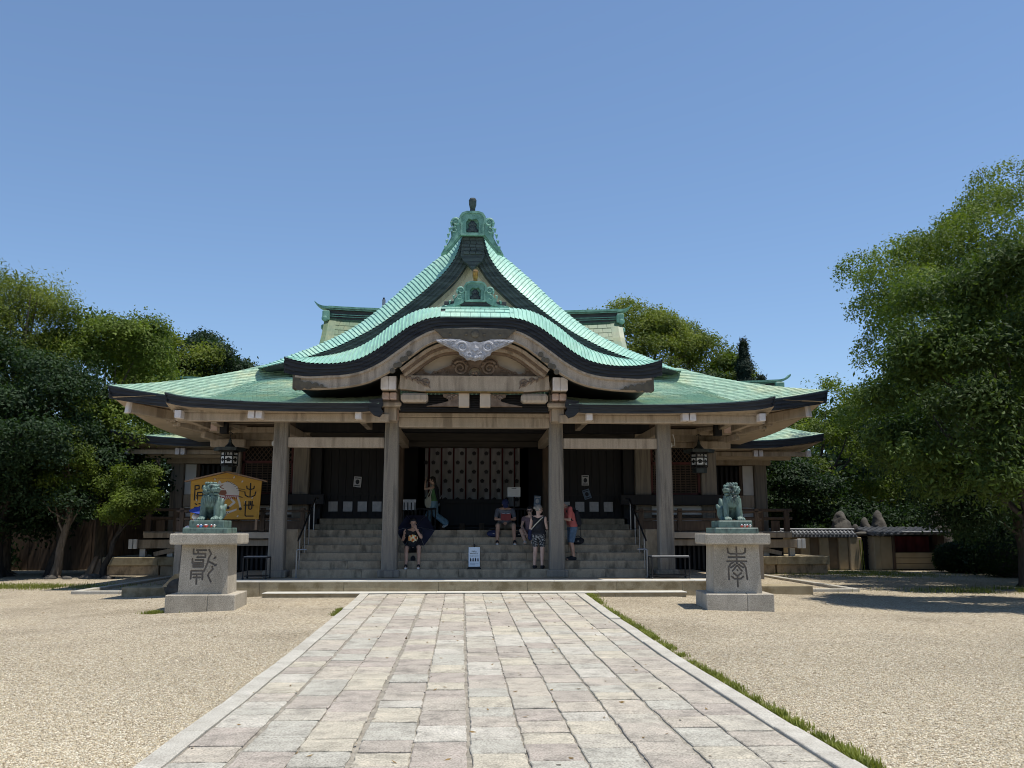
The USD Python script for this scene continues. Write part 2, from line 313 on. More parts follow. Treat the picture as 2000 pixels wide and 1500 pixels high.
def leaf_look(name, dark, mid_, light, trans=.35, nscale=.8):
    MATS[name] = usdkit.material(stage, '/World/Looks/' + name, {
        'g': ('geometry', {}), 'p': ('principled_bsdf', {'roughness': .6, 'specular_ior_level': .22}), 't': ('translucent_bsdf', {}),
        'n': ('noise_texture', {'scale': nscale, 'detail': 3.0}), 'ad': ('math', {'math_type': 'multiply_add', 'value2': .45, 'value3': 0.0}), 'ad2': ('math', {'math_type': 'add'}),
        'sh': ('math', {'math_type': 'multiply_add', 'value2': 1.5, 'value3': -.5}),
        'r': ('rgb_ramp', {'ramp': [(0, dark), (.5, mid_), (1, light)]}),
        'tc': ('mix_color', {'blend_type': 'multiply', 'fac': 1.0, 'b': (1.25, 1.35, .5), 'use_clamp': False}), 'mx': ('mix_closure', {'fac': trans})},
        [('g.position', 'n.vector'), ('n.fac', 'sh.value1'), ('g.random_per_island', 'ad.value1'), ('ad.value', 'ad2.value1'), ('sh.value', 'ad2.value2'), ('ad2.value', 'r.fac'),
         ('r.color', 'p.base_color'), ('r.color', 'tc.a'), ('tc.result', 't.color'), ('p.BSDF', 'mx.closure1'), ('t.BSDF', 'mx.closure2')], surface='mx.closure')
leaf_look('leaf_camphor', (.055, .085, .014), (.15, .20, .03), (.29, .325, .06))
leaf_look('leaf_cherry', (.035, .060, .012), (.09, .135, .027), (.18, .225, .055))
leaf_look('leaf_dark', (.014, .032, .013), (.036, .066, .025), (.085, .125, .042))
leaf_look('leaf_pine', (.008, .02, .012), (.018, .036, .02), (.035, .058, .028), trans=.15)
leaf_look('leaf_light', (.085, .115, .017), (.20, .235, .038), (.33, .34, .07))
leaf_look('leaf_hedge', (.012, .028, .008), (.03, .055, .012), (.055, .085, .02), nscale=2.0)
leaf_look('grass', (.13, .15, .03), (.24, .26, .06), (.40, .37, .13), trans=.3, nscale=2.0)
# ------------------------------------------------------------------ ground
def ground_z(x, y):
    x = np.asarray(x, float); y = np.asarray(y, float)
    prof = np.interp(y, [0, 8, 11, 15, 19.2, 24, 30], [0, 0, .02, .09, .15, .20, .20]); prof2 = np.interp(y, [0, 12, 20, 40], [0, 0, .03, .06])
    w = np.interp(np.abs(x), [4.2, 7.5], [1, 0]); return prof*w + prof2*(1-w)
def axis(dense, lo, hi, step, far, n): return np.unique(np.r_[np.linspace(-far, lo, n), np.arange(lo, hi+1e-6, step), np.linspace(hi, far, n)])
gx = axis(0, -22, 22, .22, 260, 14); gy = axis(0, -4, 40, .22, 400, 14); gy = gy[gy > -60]
X, Y = np.meshgrid(gx, gy, indexing='ij')
Z = ground_z(X, Y) + (meshkit.fbm(np.stack([X*.7, Y*.7, X*0], -1), 3, 3)-.5)*.045*np.interp(np.abs(X), [2.2, 3.2], [0, 1])*np.interp(Y, [16.5, 18.5, 19], [1, 1, .5])
obj('gravel_ground', grid(np.stack([X, Y, Z], -1)), 'gravel', smooth=True, kind='structure')

# ------------------------------------------------------------------ paved approach
def path_c(y): return np.interp(y, [4, 19], [.15, -.01])       # the approach runs very slightly askew
def path_z(y): return np.interp(y, [0, 8, 11, 15, 17.5, 19.0], [.035, .035, .05, .12, .175, .222])
HALF, CURB, Y0, Y1 = 2.32, .19, 3.6, 18.97
path = tag(UsdGeom.Xform.Define(stage, '/World/paved_path'), kind='structure')
py = np.linspace(Y0, Y1, 60); px = np.array([-1, -.5, 0, .5, 1.0])
obj('mortar_bed', grid(np.stack([path_c(py)[None] + px[:, None]*(HALF-.02), np.broadcast_to(py, (5, 60)), np.broadcast_to(path_z(py)-.016, (5, 60))], -1)), 'mortar', path, smooth=True)
def slab(x0, x1, y0, y1, thick=.05, jit=.008, bev=.007, tilt=.005, lift=0.0, n=4):
    """an irregular paving slab with a worn edge"""
    c = [(x0, y0), (x1, y0), (x1, y1), (x0, y1)]; ring = []
    for k in range(4):
        a, b = np.array(c[k]), np.array(c[(k+1) % 4])
        for t in range(n):
            p = a + (b-a)*(t/n); p = p + np.array([rnd.uniform(-jit, jit), rnd.uniform(-jit, jit)]); ring.append(p)
    ring = np.array(ring); m = ring.mean(0); N = len(ring)
    inner = m + (ring-m)*(1 - bev*2/np.array([x1-x0, y1-y0]))
    ta, tb = rnd.uniform(-tilt, tilt), rnd.uniform(-tilt, tilt); dz = rnd.uniform(-.003, .003) + lift
    def zt(p): return path_z(p[:, 1]) + dz + (p[:, 0]-m[0])*ta*2 + (p[:, 1]-m[1])*tb*2
    off = path_c(ring[:, 1]); offi = path_c(inner[:, 1])
    V = np.vstack([np.c_[ring[:, 0]+off, ring[:, 1], path_z(ring[:, 1])-thick], np.c_[ring[:, 0]+off, ring[:, 1], zt(ring)-bev*.8], np.c_[inner[:, 0]+offi, inner[:, 1], zt(inner)],
                   [[m[0]+path_c(m[1]), m[1], path_z(m[1])+dz+.001]]])
    F = []
    for k in range(N):
        j = (k+1) % N
        for s in (0, N): F += [[s+k, s+j, s+N+j], [s+k, s+N+j, s+N+k]]
        F.append([2*N+k, 2*N+j, 3*N])
    return trimesh.Trimesh(V, F, process=False)
slabs = []
COLW = (2*(HALF-CURB))/11
for c in range(11):
    xa = -HALF+CURB + c*COLW; y = Y0 - rnd.uniform(0, .4); wob = rnd.uniform(-.012, .012)
    while y < Y1:
        L = rnd.uniform(.36, .62) if rnd.random() < .8 else rnd.uniform(.28, .4); e = min(y+L, Y1)
        if e > Y0 and e-y > .1: slabs.append((max(y, Y0), xa+wob, xa+COLW+wob, e))
        y = e
slabs.sort()
rest = {}
for i, (ya, xa, xb, yb) in enumerate(slabs):
    g = .007 + rnd.random()*.008
    m = slab(xa+g, xb-g, ya+g, yb-g); s = rnd.choice(STONES)
    if i < 270: obj('paving_stone', m, s, path)
    else: rest.setdefault(s, []).append(m)
for s, ms in rest.items(): obj('distant_paving_stones', trimesh.util.concatenate(ms), s, path, kind='stuff')
for sd in (-1, 1):
    y = Y0 - rnd.random()
    while y < Y1:
        e = min(y + rnd.uniform(.9, 1.5), Y1); a = max(y, Y0)
        if e-a > .15:
            xa, xb = (-HALF, -HALF+CURB-.012) if sd < 0 else (HALF-CURB+.012, HALF)
            obj('edging_stone', slab(xa, xb, a+.004, e-.004, thick=.09, jit=.003, lift=.006, n=2), 'curb_granite', path)
        y = e

# ------------------------------------------------------------------ stone platform with the wide stairs
plat = thing('stone_stairs', 'wide grey stone stairs and low platform leading up into the shrine hall', 'stairs')
def blocks(parent, name, x0, x1, y0, y1, z0, z1, mat, L, c=.012):
    x = x0
    while x < x1-.05:
        e = x + L*rnd.uniform(.75, 1.25)
        if x1-e < L*.5: e = x1
        d = rnd.uniform(-.004, .004)
        obj(name, box(x+.002, e-.002, y0+d, y1, z0, z1+rnd.uniform(-.002, .002), c), mat, parent); x = e
st = holder('lower_step', plat); blocks(st, 'stone_block', -4.32, 4.45, 19.0, 19.5, .0, .238, 'platform_stone', 1.7)
pt = holder('platform', plat); blocks(pt, 'stone_block', -6.0, 6.05, 19.46, 20.0, .05, .45, 'platform_stone', 1.75)
blocks(st, 'tread_slab', -4.33, 4.46, 18.985, 19.45, .224, .243, 'pale_tread', 1.7, .006); blocks(pt, 'tread_slab', -6.01, 6.06, 19.445, 20.0, .432, .456, 'pale_tread', 1.75, .006)  # thin slabs added, paled so the sunlit edge strip is in their colour
obj('platform_floor', box(-6.0, 6.05, 20.004, 24.9, .05, .447), 'step_stone', pt)
for k in range(6):
    s = holder('step', plat); zb = .45+.178*k
    blocks(s, 'stone_block', -4.12, 4.12, 21.0+.36*k, 21.0+.36*(k+1)+.05, zb-.02, zb+.178, 'step_stone', 1.35, .01)
FLOOR = .45+.178*6
obj('upper_floor', box(-4.12, 4.12, 23.21, 31.0, .6, FLOOR-.003), 'step_stone', plat)
for sd in (-1, 1):
    obj('side_wall', box(min(sd*4.13, sd*4.4), max(sd*4.13, sd*4.4), 21.6, 25.0, .4, FLOOR+.02, .01), 'step_stone', plat)

# gutter edging that runs out on both sides of the platform
for sd in (-1, 1):
    g_ = thing('gutter_edging', ('low pale stone gutter edging on the gravel left of the stairs', 'low pale stone gutter edging on the gravel right of the stairs')[sd > 0], 'kerb')
    x0, x1 = sorted((sd*6.1, sd*9.4))
    m1 = x0
    for k in range(3):
        a = x0 + (x1-x0)*k/3; obj('edging_stone', box(a+.003, a+(x1-x0)/3-.003, 21.9, 22.05, -.1, .11, .012), 'curb_granite', g_)
    for k in range(5):
        b = 22.055+k*1.5; xa, xb = sorted((sd*9.4, sd*9.25)); obj('edging_stone', box(xa, xb, b, b+1.494, -.1, .11, .012), 'curb_granite', g_)
    xa, xb = sorted((sd*6.1, sd*7.9)); obj('platform_slab', box(xa, xb, 21.0, 21.75, -.1, .24, .012), 'platform_stone', g_)
# ------------------------------------------------------------------ shrine hall
hall = thing('shrine_hall', 'wide shrine hall with green copper roofs, a tall front gable and a curved porch gable', 'shrine hall')
def pair(name, mesh, mat, parent=hall, **k):
    obj(name, mesh, mat, parent, **k); obj(name, mirror(mesh), mat, parent, **k)
def sheets(S, nu, nv, lift=.022, gap=.010, over=.35, half=.5, lip=True):
    """overlapping roof sheets over the surface S(u, v), u along the courses, v up the slope, both from 0 to 1 (arrays in, (n, 3) out)"""
    q = []
    for j in range(nv):
        o = (j % 2)*half; a = (np.arange(-1, nu+1)+o)/nu; b = a + 1/nu; a, b = np.clip(a, 0, 1), np.clip(b, 0, 1); k = b-a > .2/nu; a, b = a[k], b[k]
        q.append(np.c_[a, b, np.full(len(a), j/nv), np.full(len(a), min(1, (j+1+over)/nv))])
    q = np.vstack(q); a, b, c, d = q.T; g = gap
    e = 1e-3
    um, vm = (a+b)/2, np.clip((c+d)/2, e, 1-e); N = np.cross(S(np.clip(um+e, 0, 1), vm)-S(np.clip(um-e, 0, 1), vm), S(um, vm+e)-S(um, vm-e)); N /= np.linalg.norm(N, axis=1)[:, None]+1e-12
    N *= np.sign(N[:, 2:3])+(N[:, 2:3] == 0)
    A, B, C, D = S(a, c), S(b, c), S(b, d), S(a, d)
    w = (B-A)/(np.linalg.norm(B-A, axis=1)[:, None]+1e-9)*g/2; A, D = A+w, D+w; B, C = B-w, C-w
    r = (rng.random((len(a), 1))*.4+.8)*lift
    A2, B2 = A+N*r, B+N*r; n = len(a); V = np.vstack([A2, B2, C+N*.001, D+N*.001, A, B]); i = np.arange(n); F = np.vstack([np.c_[i, i+n, i+2*n], np.c_[i, i+2*n, i+3*n], np.c_[i+4*n, i+5*n, i+n], np.c_[i+4*n, i+n, i]])
    return trimesh.Trimesh(V, F, process=False)
def sheet(S, nu, nv, drop=0.0):
    u, v = np.meshgrid(np.linspace(0, 1, nu), np.linspace(0, 1, nv), indexing='ij'); p = S(u.ravel(), v.ravel()).reshape(nu, nv, 3) - [0, 0, drop]; return grid(p)
def layered(curve, down, back, total, n, step=.012, lean=0.0):
    """the laminated edge of a roof: n thin layers, each a little behind the one above; curve, down, back: (N, 3)"""
    curve = np.asarray(curve, float); down = np.broadcast_to(down, curve.shape); back = np.broadcast_to(back, curve.shape); rows = []
    for k in range(n):
        r0, r1 = k*total/n, (k+1)*total/n; o = (step if k % 2 else 0) + lean*k/n
        rows += [curve + down*r0 + back*o, curve + down*r1 + back*o]
    return grid(np.stack(rows, 1))
def nrm(v): return v/np.linalg.norm(v, axis=-1, keepdims=True)

# --- main gable over the front slope
GF = smooth_curve([(-.31, 9.76), (-.43, 9.29), (-.70, 8.82), (-1.15, 8.34), (-1.69, 7.86), (-2.23, 7.43), (-2.77, 7.05), (-3.31, 6.75), (-3.85, 6.49), (-4.39, 6.29), (-4.85, 6.15), (-5.35, 6.03), (-5.75, 5.93)], 66)
GC = smooth_curve([(-.29, 10.12), (-.61, 9.73), (-.92, 9.5), (-1.73, 8.79), (-2.28, 8.25), (-2.85, 7.74), (-3.42, 7.31), (-4.0, 6.98), (-4.57, 6.71), (-5.15, 6.48), (-5.65, 6.25), (-6.1, 6.06)], 66)
GYF, GYC = 24.6, 25.7
def band_strip(F, C, yf, yc, i, nt=7, lift=.028, gap=.035, f0=0.0, f1=1.0):
    """one curved strip of copper over the rolled edge of a gable, between stations i and i + 1"""
    t = np.linspace(f0, f1, nt); out = []
    for k, (s, l) in enumerate(((0, 0), (gap*.5, .004), (1-gap*3, lift), (1, lift), (1, 0))):
        pf, pc = F[i]+(F[i+1]-F[i])*min(s, 1), C[i]+(C[i+1]-C[i])*min(s, 1)
        h = 2*t-t*t; xz = pf[None]*(1-h[:, None]) + pc[None]*h[:, None]
        d = nrm(np.array([-(F[i+1]-F[i])[1], (F[i+1]-F[i])[0]])); d = d if d[1] > 0 else -d
        out.append(np.c_[xz[:, 0]+d[0]*l, yf+(yc-yf)*t-l*.5*(1-t), xz[:, 1]+d[1]*l])
    return grid(np.stack(out, 0))
gab = holder('front_gable', hall); UsdGeom.Xformable(gab).AddTranslateOp().Set(Gf.Vec3d(-.07, 0, 0))
for i in range(65):
    m = band_strip(GF, GC, GYF, GYC, i)
    if i % 3 == 1: m = trimesh.util.concatenate([band_strip(GF, GC, GYF, GYC, i, 4, f1=.5), band_strip(GF, GC, GYF, GYC, i, 4, lift=.036, f0=.5)])
    obj('copper_strip', m, 'copper_tile', gab); obj('copper_strip', mirror(m), 'copper_tile', gab)
def gback(u, v):
    i = u*(len(GC)-1); x = np.interp(i, np.arange(len(GC)), GC[:, 0]); z = np.interp(i, np.arange(len(GC)), GC[:, 1]); return np.c_[x, GYC+v*5.2, z]
pair('gable_slope', sheets(gback, 60, 14, half=.5), 'copper_tile_old', gab)
pair('roof_underlay', sheet(gback, 66, 2, .02), 'copper_dark', gab)
def curve_normals(C):
    d = np.gradient(C, axis=0); n = nrm(np.c_[-d[:, 1], d[:, 0]]); return np.where(n[:, 1:] > 0, -n, n)
n2 = curve_normals(GF); c3 = np.c_[GF[:, 0], np.full(66, GYF+.01), GF[:, 1]]; dn = np.c_[n2[:, 0], np.zeros(66), n2[:, 1]]
th = np.interp(np.arange(66), [0, 36, 50, 65], [.36, .33, .25, .03])[:, None]
pair('gable_edge', layered(c3, dn*th, (0, 1, 0), 1.0, 7, .026, .10), 'gable_fascia', gab)
low = c3 + dn*th + [0, .12, 0]
pair('gable_soffit', grid(np.stack([low, low + dn*.02 + [0, .22, 0], low - dn*.02 + [0, .5, 0]], 1)), 'copper_dark', gab)
ins = low + dn*.0 + [0, .2, 0]; ins[:, 0] = np.minimum(ins[:, 0], -.03)
pair('gable_barge_board', grid(np.stack([ins + [0, 0, 0], ins + dn*.13, ins + dn*.13 + [0, .1, 0]], 1)[:60]), 'weathered_concrete', gab)
wp = Polygon([(-4.9, 5.6), (0, 9.45), (4.9, 5.6)]); obj('gable_wall', prism(wp, 24.98, 25.06), 'plaster_tan', gab)
dk = Polygon([(-.29, 9.755), (.29, 9.755), (.34, 9.2), (.25, 9.02), (.14, 8.95), (0, 8.80), (-.14, 8.95), (-.25, 9.02), (-.34, 9.2)])
ap = MB(); ap.add(prism(dk, 24.50, 24.75))
for r in range(5):
    for q in range(3): x0 = -.27+.18*q+(.03 if r % 2 else 0); ap.box(x0+.004, x0+.17, 24.48-.004*r, 24.55, 9.63-.10*r, 9.72-.10*r, .008)
obj('apex_block', ap, 'gable_fascia', gab)

def spiral(cx, cz, r0, turns, w, y, sgn=1, a0=0.0, grow=.18):
    a = np.linspace(0, turns*2*np.pi, int(26*turns)); r = r0*(1-a/a[-1]*(1-grow)); pts = np.c_[cx+sgn*r*np.cos(a+a0), np.full(len(a), y), cz+r*np.sin(a+a0)]
    return tube(pts, np.linspace(w, w*.55, len(a)), 6)
def ridge_ornament(name, label_parent, z0, y, s, wide, mat='ridge_copper', finial='copper_dark', tall=1.0, fin='copper_dark', dx=0.0):
    """ogre-tile ridge end: arched body with a recessed dark crest, scroll wings and a finial"""
    h = holder(name, label_parent); UsdGeom.Xformable(h).AddTranslateOp().Set(Gf.Vec3d(dx, 0, 0))
    body = Polygon([(-.30, 0), (.30, 0), (.30, .30), (.335, .34), (.335, .50), (.27, .60), (.16, .64), (-.16, .64), (-.27, .60), (-.335, .50), (-.335, .34), (-.30, .30)])
    rec = Polygon([(-.17, .06), (.17, .06), (.18, .36), (.10, .46), (0, .43), (-.10, .46), (-.18, .36)]); T = lambda g: affinity.translate(affinity.scale(g, s, s*tall, origin=(0, 0)), 0, z0)
    ring = MB().add(prism(T(body.difference(rec)), y, y+.22*s), prism(T(body.buffer(-.02)), y+.10*s, y+.35*s), prism(T(body.buffer(.025).difference(body.buffer(-.03))), y-.03*s, y+.05*s))
    obj('body', ring, mat, h)
    cr = MB()
    for k, (a, b, r) in enumerate(((0, .2, .11), (-.09, .13, .07), (.09, .13, .07), (0, .34, .08), (-.07, .30, .05), (.07, .30, .05))): cr.add(ball((a*s, y+.07*s, z0+b*s*tall), (r*s, .05*s, r*s*tall), 1))
    obj('crest', cr, finial, h)
    for sg in (-1, 1):
        w = MB()
        base = Polygon([(.29, 0), (.31, .46), (.42, .50), (.52, .44), (.55, .33), (.53, .20), (.60*wide**.3, .08), (.60*wide**.5, -.06), (.72*wide, -.22*(2-wide)), (.86*wide, -.40*(2-wide)), (.92*wide, -.50*(2-wide)), (.74*wide, -.46*(2-wide)), (.52, -.28*(2-wide)), (.36, -.09)]).buffer(0)
        g = T(affinity.scale(base, sg, 1, origin=(0, 0))); w.add(prism(g, y+.03*s, y+.2*s), prism(g.buffer(-.035*s), y-.01*s, y+.1*s))
        w.add(spiral(sg*.45*s, z0+.35*s*tall, .115*s, 1.6, .034*s, y-.01*s, sg), spiral(sg*.48*s, z0+.12*s*tall, .09*s, 1.3, .028*s, y-.01*s, -sg, 1.2))
        for k in range(5):
            t = k/4; w.add(tube([(sg*(.52+.06*k)*s*wide**t, y, z0+(.36-.17*k)*s), (sg*(.575+.055*k)*s*wide**t, y-.02*s, z0+(.33-.17*k)*s), (sg*(.565+.06*k)*s*wide**t, y, z0+(.22-.16*k)*s)], [.02*s, .04*s, .015*s], 6))
        obj('scroll_wing', w, mat, h)
    f = MB().add(hull(np.vstack([np.c_[.075*s*np.cos(a), y+.12*s+.05*s*np.sin(a), np.full(12, z0+.60*s*tall)] for a in [np.arange(12)*np.pi/6]] + [np.c_[.07*s*np.cos(a), y+.10*s+.06*s*np.sin(a), np.full(12, z0+.80*s*tall)] for a in [np.arange(12)*np.pi/6]])))
    f.add(tube([(0, y+.10*s, z0+.78*s*tall), (0, y+.06*s, z0+.86*s*tall), (0, y-.0*s, z0+.98*s*tall), (0, y-.03*s, z0+1.03*s*tall)], [.075*s, .10*s, .105*s, .07*s], 12))
    obj('finial', f, fin, h); return h
ridge_ornament('gable_ridge_ornament', hall, 9.76, 24.35, 1.04, .92, dx=-.08)

# --- lower roof: main front slope with its hips, and the porch slope laid over it
def zporch(y): d = y-20.0; return 4.32 + .17*d + .0248*d*d
def zmain(y): d = y-22.8; return 4.70 + .335*d + .038*d*d
def corner_rise(x, x0, x1, h): return h*np.clip((np.abs(x)-x0)/(x1-x0), 0, 1)**2.2
def S_main(u, v):
    w = 9.25 + (6.1-9.25)*v; x = -w + 2*w*u; y = 22.8 + 3.3*v; f = np.abs(x)/w
    z = zmain(y) + .43*np.clip((f-.5)/.5, 0, 1)**2.2*(1-v)**1.2 + .08*f**4*v; y = y - .0*f; return np.c_[x, y, z]
def S_porch(u, v):
    w = 6.88 - .55*v; x = -w + 2*w*u; y = 20.0 + 5.2*v
    z = zporch(y) + (corner_rise(x, 3.6, 6.88, .16) + corner_rise(x, 6.3, 6.88, .06))*(1-v)**1.5 + corner_rise(-np.abs(x), -2.9, -2.1, 0)
    z = np.where(v > .75, z - .10*((v-.75)/.25)**2, z); f = np.clip((np.abs(x)-5.0)/1.5, 0, 1); z = z - .16*f**2*np.clip(v*2.2, 0, 1); return np.c_[x, y, z]
rf = holder('main_roof', hall)
obj('copper_sheets', sheets(S_main, 60, 26), 'copper_tile_old', rf, kind='stuff'); obj('roof_underlay', sheet(S_main, 60, 12, .012), 'copper_dark', rf)
pr = holder('porch_roof', hall)
S_pl = lambda u, v: S_porch(.0 + u*.345, v)
obj('copper_sheets', sheets(S_pl, 17, 38), 'copper_tile_old', pr, kind='stuff'); obj('copper_sheets', mirror(sheets(S_pl, 17, 38)), 'copper_tile_old', pr, kind='stuff')
for k in (1, 0):
    m = sheet(S_pl, 40, 20, .012); obj('roof_underlay', m if k else mirror(m), 'copper_dark', pr)
# side slopes
def S_side(u, v):
    y = (22.8+3.3*v) + ((34.0)-(22.8+3.3*v))*u; x = -9.25 + 3.15*v; f = np.clip(1-(y-22.8)/5, 0, 1)
    d = 3.3*v; z = 4.70 + .335*d + .038*d*d + .43*f**2.2*(1-v)**1.2 + .08*f**4*v; return np.c_[np.full_like(y, 0)+x, y, z]
pair('side_slope', sheets(S_side, 50, 22), 'copper_tile_old', rf); pair('side_underlay', sheet(S_side, 30, 8, .012), 'copper_dark', rf)
# eaves
u = np.linspace(0, 1, 90); e = S_main(u, u*0); h = np.full((90, 1), .27) + .05*np.clip((np.abs(e[:, :1])-7)/2.2, 0, 1)
obj('eave_edge', layered(e + [0, -.012, 0], np.c_[0*h, .18*h, -h], (0, 1, 0), 1.0, 6, .02, .05), 'roof_fascia', rf)
es = S_side(np.linspace(0, 1, 50), np.zeros(50)); pair('eave_edge', layered(es + [-.012, 0, 0], np.c_[np.full((50, 1), .06), np.zeros((50, 1)), np.full((50, 1), -.29)], (1, 0, 0), 1.0, 6, .02, .05), 'roof_fascia', rf)
up_ = np.linspace(.0, .345, 60); ep = S_porch(up_, up_*0)
ep[:, 2] += .05*np.clip((up_-.31)/.035, 0, 1)**2
hp = np.full((60, 1), .185) + .03*np.clip((np.abs(ep[:, :1])-5.5)/1.4, 0, 1)
pair('eave_edge', layered(ep + [0, -.012, 0], np.c_[0*hp, .25*hp, -hp], (0, 1, 0), 1.0, 5, .018, .04), 'roof_fascia', pr)
sv = np.linspace(0, .62, 20); sd_ = S_porch(sv*0, sv); pair('eave_edge', layered(sd_ + [-.01, 0, 0], np.c_[np.full((20, 1), .04), np.zeros((20, 1)), np.full((20, 1), -.21)], (1, 0, 0), 1.0, 5, .018, .04), 'roof_fascia', pr)
si = S_porch(sv*0+.345, sv); pair('eave_edge', layered(si + [.01, 0, .02], np.c_[np.zeros((20, 1)), np.zeros((20, 1)), np.full((20, 1), -.22)], (-1, 0, 0), 1.0, 5, .018, .04), 'roof_fascia', pr)
ends = Polygon([(-2.36, 4.40), (-2.08, 4.44), (-2.05, 4.30), (-2.10, 4.22), (-2.04, 4.13), (-2.13, 4.02), (-2.26, 4.06), (-2.36, 4.16)]); pair('eave_end_scroll', prism(ends, 20.0, 20.14), 'roof_fascia', pr)
# soffits (boards behind the edges)
lo = ep + np.c_[0*hp, .25*hp, -hp] + [0, .05, 0]
pair('eave_soffit', grid(np.stack([lo, np.c_[lo[:, 0], np.full(60, 20.52), lo[:, 2]*.2+4.17*.8], np.c_[lo[:, 0], np.full(60, 22.4), np.full(60, 4.42)], np.c_[lo[:, 0], np.full(60, 25.4), np.full(60, 4.62)]], 1)), 'weathered_concrete', pr)
lo = e + np.c_[0*h, .18*h, -h] + [0, .06, 0]
obj('eave_soffit', grid(np.stack([lo, lo*[.88, 0, 1] + np.c_[np.zeros(90), np.full(90, 24.2), np.full(90, .04)], lo*[.70, 0, 0] + np.c_[np.zeros(90), np.full(90, 25.7), np.full(90, 4.62)]], 1)), 'plaster_tan', rf)
lo = es + [.12, 0, -.29]
pair('eave_soffit', grid(np.stack([lo, np.c_[np.maximum(lo[:, 0]+1.2, -8.0), lo[:, 1], lo[:, 2]+.04], np.c_[np.full(50, -6.6), np.maximum(lo[:, 1], 25.6), np.full(50, 4.62)]], 1)), 'plaster_tan', rf)

# --- curved porch gable
KF = smooth_curve([(-4.14, 5.235), (-3.87, 5.14), (-3.55, 5.085), (-3.2, 5.075), (-2.9, 5.10), (-2.55, 5.18), (-2.2, 5.36), (-1.8, 5.66), (-1.37, 5.96), (-.97, 6.115), (-.65, 6.15), (-.3, 6.15), (0, 6.15)], 47)
KC = smooth_curve([(-4.10, 5.30), (-3.76, 5.36), (-3.4, 5.41), (-3.12, 5.47), (-2.67, 5.62), (-2.3, 5.84), (-1.9, 6.17), (-1.48, 6.44), (-1.17, 6.55), (-.77, 6.59), (-.4, 6.60), (0, 6.60)], 47)
KYF, KYC = 19.3, 20.35
kg = holder('curved_gable', hall)
for i in range(38):
    m = band_strip(KF, KC, KYF, KYC, i, 7, lift=.024)
    obj('copper_strip', m, 'copper_tile', kg); obj('copper_strip', mirror(m), 'copper_tile', kg)
# on the crown the strips turn and run along the edge
for r in range(5):
    n = 7
    for q in range(n):
        x0, x1 = [(-KF[38, 0])*(-1+2*(q+d)/n) for d in (0, 1)]; o = (.1 if r % 2 else 0); x0, x1 = max(-.86, x0+o), min(.86, x1+o); t0, t1 = r/5, min(1, (r+1.25)/5); pts = []
        if x1-x0 < .02: continue
        for x in np.linspace(x0+.004, x1-.004, 4):
            zf, zc = np.interp(-abs(x), KF[:, 0], KF[:, 1]), np.interp(-abs(x), KC[:, 0], KC[:, 1]); row = []
            for t, l in ((t0, 0), (t0, .02), (t1, .001)): hh = 2*t-t*t; row.append((x, KYF+(KYC-KYF)*t-l*.6, zf*(1-hh)+zc*hh+l))
            pts.append(row)
        obj('crown_sheet', grid(np.array(pts)), 'copper_tile', kg)
obj('roof_underlay', both(grid(np.stack([np.c_[KF[:, 0]*(1-hh)+KC[:, 0]*hh, np.full(47, KYF+.01+(KYC-KYF)*t), KF[:, 1]*(1-hh)+KC[:, 1]*hh-.012] for t in np.linspace(0, 1, 6) for hh in [2*t-t*t]], 1))), 'copper_dark', kg)
def kback(u, v):
    i = u*46; x = np.interp(i, np.arange(47), KC[:, 0]); z = np.interp(i, np.arange(47), KC[:, 1]); return np.c_[x, KYC+v*5.0, z+.1*v]
obj('vault_slope', both(sheets(kback, 40, 20)), 'copper_tile', kg)
n2 = curve_normals(KF); n2[-1] = (0, -1); c3 = np.c_[KF[:, 0], np.full(47, KYF+.008), KF[:, 1]]
dn = np.c_[n2[:, 0]*.55, np.zeros(47), n2[:, 1]]; dn = nrm(dn); dn[:, 0] *= np.clip((4.2+0*KF[:, 0]-np.abs(KF[:, 0]))*3, 0, 1)
fth = np.interp(KF[:, 0], [-4.14, -3.9, -3.2, -2.2, -1.4, -.8, 0], [.34, .30, .235, .26, .275, .235, .205])[:, None]
obj('roof_edge', both(layered(c3, dn*fth, (0, 1, 0), 1.0, 7, .018, .10)), 'roof_fascia', kg)
tipm = grid(np.stack([np.array([[-4.14, 19.31, 5.235], [-4.10, 20.35, 5.30], [-4.10, 25, 5.4]]), np.array([[-4.13, 19.33, 5.1], [-4.10, 20.35, 5.1], [-4.10, 25, 5.2]]), np.array([[-3.95, 19.41, 4.87], [-3.95, 20.35, 4.9], [-3.95, 25, 4.95]])], 1)); pair('side_edge', tipm, 'roof_fascia', kg)
# barge board below the edge, with its mouldings
top = c3 + dn*fth + [0, .09, 0]; top = top[(np.abs(top[:, 0]) <= 3.93)]
KB = smooth_curve([(-3.94, 4.56), (-3.5, 4.55), (-3.1, 4.57), (-2.7, 4.62), (-2.4, 4.69), (-2.06, 4.84), (-1.64, 5.12), (-1.36, 5.34), (-1.03, 5.57), (-.7, 5.69), (-.35, 5.72), (0, 5.72)], len(top))
bot = np.c_[KB[:, 0], np.full(len(top), 19.42), KB[:, 1]]; mid = lambda f, y: np.c_[(top*(1-f)+bot*f)[:, 0], np.full(len(top), y), (top*(1-f)+bot*f)[:, 2]]
obj('barge_board', both(grid(np.stack([mid(-.02, 19.45), mid(.0, 19.40), mid(.16, 19.40), mid(.17, 19.43), mid(.24, 19.43), mid(.25, 19.45), mid(.90, 19.45), mid(.91, 19.43), mid(1.0, 19.43), mid(1.0, 19.62)], 1))), 'weathered_concrete', kg, smooth=20)
endp = Polygon([(-3.96, 4.55), (-3.96, 4.89), (-3.80, 4.86), (-3.80, 4.56)]); pair('board_end', prism(endp, 19.41, 19.70), 'brown_metal', kg)
